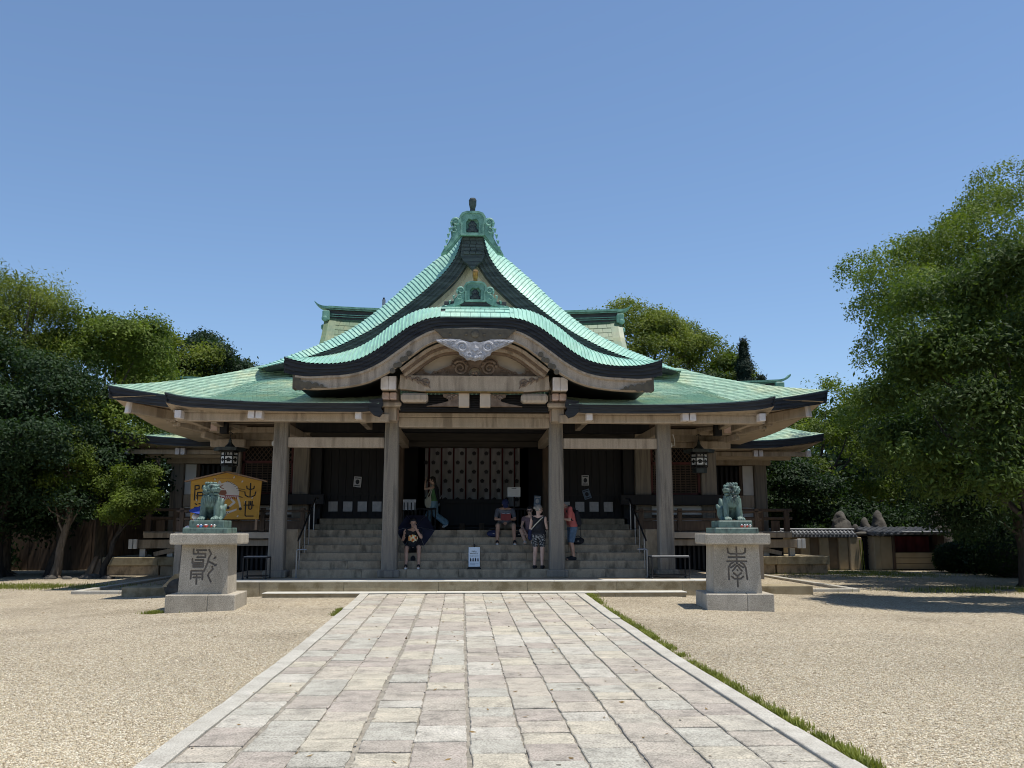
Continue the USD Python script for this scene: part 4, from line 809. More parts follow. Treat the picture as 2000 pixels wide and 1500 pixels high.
def stand(name, lab, x, y, w, h, zc, mat, cat='sign', ink=True):
    t = thing(name, lab, cat, (x, y, FLOOR)); obj('pole', cyl((0, 0), .015, .03, zc-h/2, 8), 'black_metal', t); obj('foot', MB().add(beam((-.2, 0, .02), (.2, 0, .02), .03, .03), beam((0, -.2, .02), (0, .2, .02), .03, .028)), 'black_metal', t)
    obj('board', box(-w/2, w/2, -.03, -.01, zc-h/2, zc+h/2, .004), mat, t)
    if ink:
        obj('heading', box(-w*.18, w*.18, -.034, -.031, zc+h*.30, zc+h*.36), 'print_dark', t)
        for r in range(5): obj('text_line', box(-w*.4, w*.4*(1-.25*(r == 4)), -.034, -.031, zc+h*.17-h*.12*r, zc+h*.19-h*.12*r), 'black_plastic' if r < 0 else 'grey_paper', t)
    return t
stand('notice_stand', 'white notice sheet on a thin black stand at the right edge of the curtain', 1.13, 25.2, .36, .27, 1.05, 'paper_white')
def fence(name, lab, x0, x1, y, h0, n, top=None):
    t = thing(name, lab, 'barrier', (0, y, FLOOR))
    obj('top_rail', box(x0, x1, -.03, .03, h0-.05, h0, .008), 'dark_wood', t); obj('bottom_rail', box(x0, x1, -.03, .03, .08, .13, .008), 'dark_wood', t)
    for k in range(n): c = x0+.03+k*(x1-x0-.06)/(n-1); obj('baluster', box(c-.018, c+.018, -.02, .02, 0 if k in (0, n-1) else .13, h0-.05), 'dark_wood', t)
    return t
fence('wooden_barrier', 'dark slatted wooden barrier inside the hall behind the walking woman', -1.98, -1.05, 25.9, .62, 9)
fence('wooden_barrier', 'dark slatted wooden barrier inside the hall behind the seated reader', 1.15, 2.0, 25.9, .62, 9)
nb = thing('notice_board', 'small pale notice board with black bars at the left door jamb of the middle bay', 'notice board', (-1.78, 25.3, FLOOR))
obj('panel', box(-.18, .18, 0, .02, .55, .84, .006), 'grey_paper', nb)
for k in range(4): obj('bar', box(-.16+.1*k, -.13+.1*k, -.02, -.002, .52, .76), 'black_plastic', nb)
obj('leg', MB().add(box(-.17, -.15, 0, .02, 0, .55), box(-.17, .17, .0, .02, .0, .03)), 'black_metal', nb); obj('leg', box(.15, .17, 0, .02, 0, .55), 'black_metal', nb)
def poster(lab, x, z, w, h, y, rot, mat='grey_paper', pic='print_dark'):
    t = thing('poster', lab, 'poster', (x, y, z)); R = trimesh.transformations.rotation_matrix(math.radians(rot), [0, 1, 0])
    obj('sheet', box(-w/2, w/2, -.012, -.004, -h/2, h/2).apply_transform(R), mat, t)
    obj('picture', prism(affinity.scale(Point(0, 0).buffer(.5, quad_segs=5), w*.5, h*.45), -.016, -.013).apply_transform(R), pic, t)
    for k in (-1, 1): obj('text_strip', box(-w*.36, w*.36, -.0165, -.0135, k*h*.36-.012, k*h*.36+.012).apply_transform(R), pic, t)
poster('tilted pale poster on the left dark door', -3.32, 2.88, .22, .30, 25.98, 5)
poster('upright pale poster with dark round picture on the right dark door', 3.24, 2.94, .21, .30, 25.98, 0)
poster('tilted bluish poster below the upright one on the right dark door', 3.28, 2.54, .21, .28, 25.98, -18, 'print_blue')
poster('small poster pinned by the right jamb of the middle bay', 1.80, 2.32, .19, .30, 25.4, 4, 'print_blue', 'grey_paper')
# ------------------------------------------------------------------ stone pedestals with carved characters
def carve_poly(strokes, w): return unary_union([stroke(s, w) for s in strokes])
OFFER = [[(-.16, .34), (-.155, .27), (-.11, .245), (.11, .245), (.155, .27), (.16, .34)], [(0, .365), (0, .07)], [(-.145, .185), (.145, .185)], [(-.175, .11), (.175, .11)],
         [(-.07, .09), (-.12, .06), (-.155, 0), (-.155, -.21)], [(.07, .09), (.12, .06), (.155, 0), (.175, -.21)], [(-.035, .055), (-.085, .015), (-.115, 0)], [(.035, .055), (.085, .015), (.115, 0)],
         [(-.01, .03), (-.06, -.035), (-.085, -.06)], [(.01, .03), (.06, -.035), (.085, -.06)], [(0, -.045), (.005, -.05)], [(-.105, -.16), (-.055, -.20), (0, -.20), (.055, -.20), (.105, -.16)], [(-.065, -.10), (0, -.155), (.065, -.10)], [(0, -.17), (0, -.34)]]
PRESENT = [[(-.20, .33), (-.20, .25), (-.15, .25)], [(-.145, .315), (.02, .315)], [(-.12, .315), (-.12, .25), (.0, .25)], [(.01, .25), (.01, .19), (-.13, .19)], [(-.21, .16), (-.21, .09), (-.02, .09)], [(-.16, .14), (-.02, .14), (-.02, .02), (-.19, .02), (-.19, .10)],
           [(-.19, .055), (-.02, .055)], [(-.22, -.05), (-.22, -.19)], [(-.22, -.05), (-.02, -.05), (-.02, -.20)], [(-.19, -.11), (-.05, -.11)], [(-.18, -.165), (-.06, -.165)], [(-.12, -.11), (-.12, -.28)],
           [(.07, .32), (.11, .25), (.07, .17), (.06, .10), (.0, -.06)], [(.06, .12), (.14, .08), (.20, .045)], [(.19, .19), (.17, .17)], [(.205, .06), (.18, .045)], [(.14, .02), (.155, -.02), (.09, -.09), (.075, -.13), (.13, -.24)]]
def pedestal(lab, x, y, rz, strokes, dark):
    t = thing('stone_pedestal', lab, 'pedestal', (x, y, float(ground_z(x, y))-.03), rz)
    for a, b in ((-.60, .12), (.124, .60)): obj('base_block', box(a, b, -.56, .56, 0, .32, .012), 'granite', t)
    body = hull([(sx*w/2, sy*d/2, z) for w, d, z in ((.86, .80, .323), (.81, .755, 1.19)) for sx in (-1, 1) for sy in (-1, 1)])
    tilt = math.atan2(.0225, .867); cut = prism(carve_poly(strokes, .034), -.04, .02); R = trimesh.transformations.rotation_matrix(-tilt, [1, 0, 0]); R[:3, 3] = (0, -.3895, .78)
    Mn = to_man(body) - to_man(cut.apply_transform(R)); obj('carved_body', from_man(Mn), 'granite', t)
    fl = prism(carve_poly(strokes, .030), .0175, .019); obj('carved_character', fl.apply_transform(R), 'granite_carved', t)
    obj('cap_slab', hull([(sx*w/2, sy*d/2, z) for w, d, z in ((1.14, 1.04, 1.195), (1.17, 1.07, 1.22), (1.17, 1.07, 1.37), (1.15, 1.05, 1.385)) for sx in (-1, 1) for sy in (-1, 1)]), 'granite', t)
    return t
PL, PR = (-4.85, 16.98, 3.0), (4.80, 16.78, -4.0)
pedestal('grey granite pedestal left of the approach, carved with a two-part character', *PL, PRESENT, 1)
pedestal('grey granite pedestal right of the approach, carved with one symmetrical character', *PR, OFFER, 1)

# ------------------------------------------------------------------ blending of spheres into one smooth body
def seg(a, ra, b, rb, sub=1):
    s = trimesh.creation.icosphere(subdivisions=sub, radius=1.0).vertices
    return m3.Manifold.hull_points(np.vstack([s*ra+np.asarray(a, float), s*rb+np.asarray(b, float)]))
def ell(c, r, rot=None, sub=2):
    s = trimesh.creation.icosphere(subdivisions=sub, radius=1.0).vertices*np.asarray(r, float)
    if rot is not None: s = s @ trimesh.transformations.euler_matrix(*rot)[:3, :3].T
    return m3.Manifold.hull_points(s+np.asarray(c, float))
def chain(pts, rs): return [seg(pts[i], rs[i], pts[i+1], rs[i+1]) for i in range(len(pts)-1)]
def blend(parts, length=.03, it=8):
    M = m3.Manifold.batch_boolean(parts, m3.OpType.Add).refine_to_length(length); m = from_man(M); m.merge_vertices()
    if it: trimesh.smoothing.filter_taubin(m, lamb=.5, nu=.52, iterations=it)
    return m

# ------------------------------------------------------------------ bronze lion dogs
def lion_dog(lab, loc, rz, sg):
    t = thing('lion_dog_statue', lab, 'statue', loc, rz)
    obj('lower_plinth', box(-.40, .40, -.36, .36, 0, .105, .012), 'bronze_green', t); obj('upper_plinth', box(-.31, .31, -.29, .29, .106, .235, .012), 'bronze_green', t)
    z0 = .235; V = lambda x, y, z: (sg*x, y, z+z0)
    p = chain([V(0, .15, .15), V(0, .04, .28), V(0, -.06, .40)], [.15, .145, .135]) + [ell(V(0, -.10, .36), (.125, .10, .14)), ell(V(0, -.07, .47), (.115, .105, .11))]
    for s in (-1, 1):
        p += chain([V(s*.105, -.08, .38), V(s*.12, -.12, .22), V(s*.12, -.125, .07)], [.075, .056, .048]) + [ell(V(s*.12, -.165, .04), (.062, .085, .042))]
        p += [ell(V(s*.145, .12, .15), (.085, .13, .14), (.25, 0, 0))] + chain([V(s*.165, .03, .20), V(s*.175, -.02, .06)], [.055, .045]) + [ell(V(s*.18, -.06, .035), (.05, .085, .036))]
        for k in range(4): p += chain([V(s*.12+(k-1.5)*.03, -.21, .045), V(s*.12+(k-1.5)*.034, -.262, .02)], [.022, .017])
        for k in range(3): p += chain([V(s*.18+(k-1)*.03, -.11, .04), V(s*.18+(k-1)*.033, -.155, .018)], [.02, .016])
    obj('body', blend(p, .022, 3), 'bronze_green', t, smooth=50)
    # head, turned towards the approach
    a = math.radians(52)*sg; R = np.array([[math.cos(a), -math.sin(a), 0], [math.sin(a), math.cos(a), 0], [0, 0, 1]]); c0 = np.array([0, -.08, .565+z0])
    H = lambda x, y, z: R @ np.array([x, y, z]) + c0
    q = [ell(H(0, .015, .015), (.125, .125, .115)), ell(H(0, -.06, .055), (.105, .08, .055))]
    q += [seg(H(-.045, -.10, -.005), .052, H(.045, -.10, -.005), .052), seg(H(-.035, -.155, -.005), .042, H(.035, -.155, -.005), .042), seg(H(-.04, -.09, -.075), .035, H(.04, -.09, -.075), .035), seg(H(-.025, -.14, -.075), .027, H(.025, -.14, -.075), .027), ell(H(0, -.19, .02), (.035, .025, .024))]
    for s in (-1, 1):
        q += [seg(H(s*.02, -.135, .062), .026, H(s*.085, -.085, .078), .03), ell(H(s*.05, -.115, .045), (.024, .02, .02)), ell(H(s*.04, -.19, .008), (.02, .018, .018))]
        q += [m3.Manifold.hull_points(np.array([H(s*.10, -.02, .08), H(s*.10, .05, .07), H(s*.155, .04, .0), H(s*.14, .0, -.05), H(s*.12, .06, .0), H(s*.17, .01, -.02)]))]
        q += [seg(H(s*.06, -.14, -.035), .016, H(s*.06, -.145, -.06), .006)]
    obj('head', blend(q, .016, 2), 'bronze_green', t, smooth=50)
    cu = MB(); r_ = random.Random(5)
    for k in range(46):
        th = r_.uniform(-2.6, 2.6)+math.pi/2; ph = r_.uniform(-.75, .55); d = np.array([math.cos(th)*math.cos(ph), math.sin(th)*math.cos(ph), math.sin(ph)])
        if d[1] < -.75: continue
        cc = H(*(d*np.array([.125, .125, .12]) + [0, .02, .0])); cu.add(ball(cc, r_.uniform(.024, .036), 1))
    for k in range(16):
        th = -math.pi/2 + (k-7.5)*.27; cc = np.array(V(.125*math.cos(th), -.08+.11*math.sin(th), .43+.02*math.sin(k*2.2))); cu.add(ball(cc, .032, 1)); cu.add(tube([cc, cc+[.01, -.02*abs(math.sin(th)), -.06], cc+[0, -.005, -.13]], [.026, .02, .005], 6))
    for k in range(9): cu.add(ball(H(.09*math.cos(k*.7), .02+.07*math.sin(k*.7), .115), .03, 1))
    obj('mane', cu, 'bronze_green', t, smooth=60)
    tl = MB()
    for k, (x, z, l, an) in enumerate(((0, .20, .30, 0), (.07, .19, .25, .35), (-.07, .19, .25, -.35), (.12, .17, .18, .75), (-.12, .17, .18, -.75), (0, .18, .22, .1))):
        b = np.array(V(x*.6, .27+.02*(k == 5), z)); d = np.array([sg*math.sin(an)*l, .07, math.cos(an)*l]); n = np.array([math.cos(an)*sg, 0, -math.sin(an)])
        tl.add(tube([b, b+d*.35+n*.01, b+d*.7, b+d*.92-n*.01, b+d], [.03, .055, .05, .03, .008], 8))
    obj('tail', tl, 'bronze_green', t, smooth=60); return t
gl, gr_ = float(ground_z(PL[0], PL[1]))-.03+1.386, float(ground_z(PR[0], PR[1]))-.03+1.386
lion_dog('green bronze lion dog on the left pedestal, head turned right towards the approach', (PL[0]-.02, PL[1]+.03, gl), 1.0, 1)
lion_dog('green bronze lion dog on the right pedestal, head turned left towards the approach', (PR[0]+.02, PR[1]+.03, gr_), -1.0, -1)
def trinket(x, y, z, mat, grp, lab):
    t = thing('offering_figure', lab, 'figurine', (x, y, z), rnd.uniform(-30, 30), grp)
    obj('body', blend([ell((0, 0, .022), (.016, .014, .022), sub=1), seg((-.026, 0, .03), .006, (.026, 0, .034), .006)], .02, 0), mat, t); obj('head', ball((0, 0, .052), .014, 1), 'white_plastic', t)
for k, (dx, m) in enumerate(((-.16, 'trinket_red'), (-.10, 'trinket_blue'), (-.03, 'trinket_red'), (0.0, 'trinket_red'), (.08, 'trinket_red'), (.14, 'bag_beige'))): trinket(PL[0]+dx, PL[1]-.28-.02*(k % 2), gl+.106, m, 'tiny figures on the left statue plinth', f'tiny coloured offering figure, {ORD[k]} from the left on the left lion dog plinth')
for k, dx in enumerate((.12, .17, .22, .27)): trinket(PR[0]+dx, PR[1]-.285-.02*(k % 2), gr_+.106, ('trinket_red', 'cap_pink')[k % 2], 'tiny figures on the right statue plinth', f'tiny reddish offering figure, {ORD[k]} from the left on the right lion dog plinth')

# ------------------------------------------------------------------ yellow votive tablet
em = thing('votive_tablet', 'large yellow house-shaped votive tablet with a white horse and black characters beside the left column', 'votive tablet', (-6.56, 24.22, 0))
bd = Polygon([(-.89, 1.80), (.89, 1.80), (.93, 2.80), (0, 3.02), (-.93, 2.80)]); obj('board', prism(bd, 0, .05), 'ema_board', em)
for s in (-1, 1): obj('roof_batten', beam((s*1.08, .02, 2.79), (-s*(.0 if s < 0 else .14), .02, 3.055+(.0 if s < 0 else .035)), .14, .035, c=.006), 'bare_wood', em)
obj('post', box(-.86, -.80, .06, .11, 1.46, 2.9), 'bare_wood', em); obj('post', box(.80, .86, -.02, .04, 1.52, 1.80), 'bare_wood', em)
def paint(name, strokes, w, mat, dx=0, dz=0, s=1.0): obj(name, prism(affinity.translate(affinity.scale(unary_union([stroke(q, w) for q in strokes]), s, s, origin=(0, 0)), dx, dz), -.006, -.001), mat, em)
OUT_ = [[(0, .16), (0, -.12)], [(-.08, .10), (-.07, .05), (0, .03), (.07, .05), (.08, .10)], [(-.115, -.02), (-.10, -.09), (-.04, -.125), (.04, -.125), (.10, -.09), (.115, -.02)]]
WORLD = [[(-.10, .07), (.10, .07)], [(-.07, .15), (-.07, -.14), (-.05, -.16), (.10, -.16)], [(0, .15), (0, .0), (.03, -.02), (.06, 0), (.07, .15)], [(.035, .15), (.035, .07)]]
OPEN_ = [[(-.12, .14), (-.12, -.16)], [(-.12, .14), (-.04, .15), (-.03, .08), (-.11, .06)], [(.12, .14), (.12, -.16)], [(.12, .14), (.04, .15), (.03, .08), (.11, .06)], [(-.06, .0), (.06, .0)], [(-.06, .0), (-.06, -.16)], [(.05, .0), (.05, -.16)], [(-.08, -.07), (.08, -.07)]]
LUCK = [[(-.10, .12), (-.07, .10)], [(-.11, .04), (-.06, .04), (-.09, -.08)], [(-.12, -.12), (-.05, -.10), (.12, -.14)], [(-.02, .12), (.11, .12), (.11, .08)], [(.0, .06), (.09, .06), (.09, -.03), (.0, -.03), (.0, .06)], [(.045, .14), (.045, -.09)], [(-.03, -.05), (.12, -.05)]]
paint('character', OUT_, .024, 'paint_black', .64, 2.54, 1.25); paint('character', WORLD, .024, 'paint_black', .62, 2.08, 1.25); paint('character', OPEN_, .024, 'paint_black', -.66, 2.50, 1.25); paint('character', LUCK, .024, 'paint_black', -.66, 2.06, 1.2)
hb = Polygon([(-.12, 2.72), (.02, 2.78), (.14, 2.75), (.28, 2.66), (.34, 2.52), (.33, 2.36), (.20, 2.40), (.10, 2.38), (.02, 2.33), (-.08, 2.30), (-.16, 2.34), (-.20, 2.22), (-.30, 2.18), (-.34, 2.24), (-.24, 2.36), (-.22, 2.46), (-.30, 2.52), (-.34, 2.62), (-.26, 2.68), (-.18, 2.80)]).buffer(.012)
legs = unary_union([stroke([(.30, 2.40), (.37, 2.24), (.40, 2.10)], .05), stroke([(.10, 2.38), (.24, 2.24), (.10, 2.12)], .055), stroke([(-.16, 2.28), (-.28, 2.12)], .05), stroke([(-.02, 2.32), (-.10, 2.16), (-.24, 2.06)], .05)])
obj('horse_painting', prism(unary_union([hb, legs]), -.005, -.001), 'paint_white', em)
obj('horse_mane', prism(unary_union([stroke([(.0+.045*k, 2.775-.006*k*k*.8), (.03+.05*k, 2.80-.005*k*k)], .012) for k in range(8)] + [stroke([(.34, 2.60), (.50, 2.57)], .012), stroke([(.34, 2.55), (.48, 2.52)], .012), stroke([(.34, 2.40), (.44, 2.37)], .018)]), -.0075, -.0055), 'paint_black', em)
obj('saddle_cloth', prism(unary_union([Polygon([(-.22, 2.56), (-.0, 2.56), (.03, 2.48), (-.02, 2.42), (-.22, 2.45)]), stroke([(-.2, 2.62), (-.08, 2.70)], .02), stroke([(-.22, 2.66), (-.06, 2.60)], .02)]), -.009, -.0055), 'paint_brown', em)
obj('red_trim', prism(unary_union([stroke([(.0+.05*k, 2.42-.002*k), (-.015+.05*k, 2.33)], .02) for k in range(7)] + [stroke([(-.02, 2.42), (.34, 2.41)], .018)]), -.0075, -.0055), 'paint_red', em)
obj('red_dots', prism(unary_union([Point(-.16, 2.38).buffer(.035), Point(-.06, 2.34).buffer(.04), Point(-.12, 2.27).buffer(.03)]), -.0105, -.0095), 'paint_red', em)
obj('hooves', prism(unary_union([Point(.40, 2.07).buffer(.04), Point(.08, 2.10).buffer(.04), Point(-.30, 2.09).buffer(.035)]), -.0075, -.0055), 'black_metal', em)
obj('scroll_ribbon', prism(Polygon([(-.20, 1.93), (.10, 1.95), (.30, 2.03), (.31, 2.08), (.1, 2.01), (-.2, 1.99)]), -.006, -.001), 'paint_white', em)
obj('ribbon_writing', prism(unary_union([Point(-.12+.055*k, 1.965+.002*k).buffer(.012) for k in range(5)]), -.0085, -.0065), 'paint_black', em)
obj('petals', prism(unary_union([affinity.rotate(affinity.scale(Point(x, z).buffer(.03), .6, 1), a) for x, z, a in ((-.30, 2.84, 20), (.20, 2.90, -30), (.42, 2.79, -40), (.70, 2.36, -30), (.52, 2.26, -20), (.34, 1.88, -30), (-.75, 2.3, 10), (-.55, 1.9, 30))]), -.006, -.001), 'paint_white', em)
obj('lower_text', prism(unary_union([stroke([(-.35+.06*k, 2.87), (-.31+.06*k, 2.872)], .01) for k in range(9)]), -.005, -.001), 'paint_brown', em)

# ------------------------------------------------------------------ hanging lanterns
def lantern(lab, x, sg):
    t = thing('hanging_lantern', lab, 'lantern', (x, 24.1, .24), 8*sg)
    obj('chain', tube([(0, 0, 3.86), (.012, 0, 3.8), (-.008, 0, 3.72), (0, 0, 3.60)], .009, 6), 'black_metal', t); obj('hook', tube([(-.06, 0, 3.81), (0, 0, 3.86), (.06, 0, 3.81)], .012, 6), 'black_metal', t)
    a6 = np.arange(7)*np.pi/3; prof = [(.04, 3.60), (.06, 3.55), (.16, 3.44), (.30, 3.38), (.40, 3.37), (.43, 3.40)]
    rows = [np.c_[r*np.cos(a6), r*np.sin(a6), np.full(7, z+.03*(r > .35))] for r, z in prof] + [np.c_[r*np.cos(a6), r*np.sin(a6), np.full(7, z-.025)] for r, z in prof[::-1][1:4]]
    obj('roof', grid(np.stack(rows, 1)), 'copper_dark', t); obj('knob', MB().add(ball((0, 0, 3.62), .045, 1), ball((0, 0, 3.67), .025, 1)), 'copper_dark', t)
    for k in range(6):
        a, b = a6[k], a6[k+1]; pa, pb = np.array([.21*math.cos(a), .21*math.sin(a)]), np.array([.21*math.cos(b), .21*math.sin(b)])
        m_ = (pa+pb)/2; ang = math.degrees(math.atan2(*(pb-pa)[::-1])); L = np.linalg.norm(pb-pa)
        T = lambda q: move(q, (m_[0], m_[1], 0), ang)
        obj('corner_bar', cyl(pa, .016, 2.95, 3.36, 8), 'black_metal', t); obj('crest_panel', T(box(-L/2+.02, L/2-.02, -.004, .004, 3.02, 3.20)), 'paper_white', t)
        cr = unary_union([Point(.034*math.cos(q), 3.11+.034*math.sin(q)).buffer(.026) for q in np.arange(5)*1.2566+1.57]+[Point(0, 3.11).buffer(.02), box2(-L/2+.02, 3.095, -.05, 3.125), box2(.05, 3.095, L/2-.02, 3.125)])
        obj('crest', T(prism(cr, -.008, -.005)), 'black_metal', t); obj('crest', T(prism(cr, .005, .008)), 'black_metal', t)
        obj('lower_band', T(box(-L/2+.01, L/2-.01, -.01, .01, 2.985, 3.015)), 'black_metal', t); obj('band', T(MB().add(box(-L/2+.01, L/2-.01, -.01, .01, 3.205, 3.235), box(-L/2+.01, L/2-.01, -.012, .012, 3.30, 3.37), box(-L/2+.01, -L/2+.03, -.008, .008, 3.22, 3.34)).mesh()), 'black_metal', t)
        for j in range(5): obj('grille_bar', T(box(-L/2+.03+j*(L-.06)/4-.006, -L/2+.03+j*(L-.06)/4+.006, -.005, .005, 3.236, 3.32)), 'white_plastic', t)
    obj('floor', cyl((0, 0), .215, 2.92, 2.96, 6), 'black_metal', t); obj('foot_rim', lathe([(.16, 2.80), (.19, 2.80), (.20, 2.92), (.15, 2.92)], 6), 'copper_dark', t)
def box2(x0, z0, x1, z1): return Polygon([(x0, z0), (x1, z0), (x1, z1), (x0, z1)])
lantern('hexagonal hanging lantern with white crest panels above the yellow tablet', -6.48, 1)
lantern('hexagonal hanging lantern with white crest panels right of the right column', 6.12, -1)
def cctv(lab, x, sg):
    t = thing('security_camera', lab, 'camera', (x, 22.6, 3.66), -20*sg)
    obj('housing', box(-.06, .06, -.18, .12, -.06, .06, .02), 'white_plastic', t); obj('lens', tube([(0, -.19, 0), (0, -.17, 0)], .04, 12), 'black_plastic', t); obj('bracket', MB().add(beam((0, .05, .06), (0, .1, .3), .03, .03)), 'white_plastic', t); obj('cable', tube([(.05, .1, .0), (.10, .12, -.02), (.12, .12, .12), (.08, .1, .28)], .01, 6), 'white_plastic', t)
cctv('white security camera under the eave beside the left column', -4.98, -1); cctv('white security camera under the eave beside the right column', 4.98, 1)

# ------------------------------------------------------------------ handrails, frames, sign
def handrail(lab, x, sg):
    t = thing('handrail', lab, 'handrail', (x, 0, 0)); A, B = np.array([0, 20.95, 1.28]), np.array([0, 23.1, 2.32])
    obj('rail', tube([A, B, B+[0, .4, 0]], .022, 10), 'black_metal', t)
    obj('lower_bend', tube([(sg*-.22, 20.86, 1.08), (sg*-.02, 20.86, 1.08), (0, 20.86, 1.06), (0, 20.86, .45)], .019, 10), 'steel', t); obj('foot_plate', cyl((0, 20.86), .06, .448, .462, 12), 'steel', t)
    for f in (.10, .37, .63, .92):
        p = A+(B-A)*f; k = int(np.clip((p[1]-21.0)//.36+1, 0, 6)); obj('post', cyl((0, p[1]), .016, .45+.178*k, p[2], 8), 'steel', t)
handrail('black and steel handrail at the left end of the stairs', -4.0, -1); handrail('black and steel handrail at the right end of the stairs', 4.0, 1)
def frame(lab, x0, x1, y0, y1, h):
    t = thing('metal_stand', lab, 'stand', (0, 0, .448)); r = .014
    for x in (x0, x1):
        for y in (y0, y1): obj('leg', MB().add(cyl((x, y), r, .03, h, 8), ball((x, y, .02), .025, 1)), 'black_metal', t)
    obj('top_frame', MB().add(*[tube([a, b], r, 8) for a, b in (((x0, y0, h), (x1, y0, h)), ((x0, y1, h), (x1, y1, h)), ((x0, y0, h), (x0, y1, h)), ((x1, y0, h), (x1, y1, h)))]), 'black_metal', t)
    obj('top_panel', box(x0, x1, y0, y1, h+.015, h+.03, .004), 'table_top', t)
    obj('bottom_tray', box(x0+.02, x1-.02, y0+.02, y1-.02, .06, .08), 'black_metal', t)
frame('low black metal stand in front of the right outer column', 3.98, 4.82, 20.2, 20.62, .47); frame('low black metal stand beside the left outer column', -5.05, -4.55, 20.3, 20.7, .47)
sg_ = thing('notice_sign', 'white freestanding notice sign with four dark figures on the first step of the stairs', 'sign', (.02, 21.12, .63))
R = trimesh.transformations.rotation_matrix(math.radians(-6), [1, 0, 0]); R[:3, 3] = (0, -.03, .03)
A = lambda m: m.apply_transform(R)
obj('panel', A(box(-.132, .132, -.012, 0, .02, .47, .006)), 'sign_white', sg_); obj('frame', A(MB().add(box(-.14, -.133, -.014, .006, .0, .47), box(.133, .14, -.014, .006, 0, .47), box(-.14, .14, -.01, .006, -.005, .018)).mesh()), 'black_metal', sg_)
obj('foot', box(-.16, .16, -.1, .12, 0, .03, .01), 'black_metal', sg_); obj('clip', A(MB().add(box(-.02, .02, -.008, .012, .47, .545, .01), ball((0, -.01, .478), .012, 1)).mesh()), 'black_plastic', sg_)
for k in range(4):
    c = -.083+.056*k; f = unary_union([Point(c, .213).buffer(.011), Polygon([(c-.008, .21), (c+.008, .21), (c+.016, .175), (c+.016, .145), (c-.016, .145), (c-.016, .175)])]); obj('figure', A(prism(f, -.016, -.013)), 'print_dark', sg_)
def glyphs(z, x0, x1, h, seed):
    r = random.Random(seed); out = []; x = x0
    while x < x1-h*.7:
        for _ in range(4):
            if r.random() < .5: zz_ = z+r.uniform(0, h); out.append(box2(x, zz_, x+h*.75, zz_+h*.12))
            else: xx_ = x+r.uniform(0, h*.7); out.append(box2(xx_, z, xx_+h*.12, z+h))
        x += h*1.0
    return unary_union(out)
for z, a, b, h, s in ((.355, -.06, .065, .03, 1), (.312, -.10, .105, .024, 2), (.255, -.105, .06, .02, 3), (.255, .075, .11, .022, 6), (.085, -.10, .10, .010, 4), (.06, -.10, .02, .010, 5)): obj('lettering', A(prism(glyphs(z, a, b, h, s), -.016, -.013)), 'print_dark' if h > .021 else 'print_blue', sg_)
def bag(lab, x, y, z, s, mat='cloth_black', strap=True):
    t = thing('shoulder_bag', lab, 'bag', (x, y, z)); obj('body', blend([ell((0, 0, .09*s), (.17*s, .10*s, .09*s)), ell((.06*s, 0, .11*s), (.11*s, .09*s, .07*s))], .04, 4), mat, t, smooth=True)
    obj('strap', tube([(-.14*s, 0, .1*s), (-.10*s, -.02, .2*s), (.02, -.02, .22*s), (.12*s, 0, .14*s)], .012, 6), 'black_plastic', t); obj('buckle', box(-.02, .02, -.105*s, -.095*s, .08*s, .1*s), 'steel', t)
bag('black bag lying on the stairs right of the man in the coral shirt', 2.56, 22.25, 1.165, .95)
bag('dark bag standing on the stairs at the left side of the reader', .50, 22.6, 1.34, 1.0, 'cloth_navy')
bag('black bag between the reader and the woman in sunglasses', 1.13, 22.62, 1.34, .7)
tr = thing('stone_trough', 'weathered grey stone block half hidden behind the left pedestal', 'stone', (-6.6, 20.9, float(ground_z(-6.6, 20.9))))
obj('lower_stone', blend([ell((.1, 0, .18), (.42, .35, .28), sub=2)], .1, 2), 'rock', tr); obj('upper_stone', hull([(-.3, -.25, .2), (.45, -.25, .2), (.45, .25, .2), (-.3, .25, .2), (-.05, -.2, .48), (.45, -.2, .55), (.45, .2, .55), (-.05, .2, .48)]), 'platform_stone', tr)
# ------------------------------------------------------------------ people
def vec(*a): return np.array(a, float)
def head_parts(c, yaw, pitch, s, tilt=0.0):
    """points of a head whose face looks along -y before turning; c: the middle of the head"""
    R = trimesh.transformations.euler_matrix(math.radians(pitch), math.radians(tilt), math.radians(yaw), 'sxyz')[:3, :3]
    return (lambda x, y, z: R @ vec(x, y, z)*s + c), R
def hand_parts(w, d, n, s, curl=.6, side=1):
    """a hand at the wrist w pointing along d, the palm facing n: palm, four fingers bent towards n, thumb leaving its side"""
    d = nrm(vec(*d)); n = vec(*n); n = nrm(n - d*(n @ d)); k = np.cross(d, n)*side
    out = [seg(w, .022*s, w+d*.045*s, .026*s), m3.Manifold.hull_points(np.array([w+d*a*s+k*b*s+n*e*s for a in (.02, .085) for b in (-.036, .036) for e in (-.012, .012)]))]
    for i, L in enumerate((.066, .076, .070, .054)):
        b = w+d*.082*s+k*(-.030+.020*i)*s; d1 = nrm(d+n*curl*.6); d2 = nrm(d+n*curl*1.6); p1 = b+d1*L*.5*s; p2 = p1+d2*L*.5*s
        out += chain([b, p1, p2], [.0095*s, .009*s, .0075*s])
    b = w+d*.03*s-k*.034*s; p1 = b+nrm(d*.7-k*.7+n*.3)*.035*s; p2 = p1+nrm(d+n*.5-k*.1)*.030*s; out += chain([b, p1, p2], [.012*s, .0105*s, .0085*s]); return out
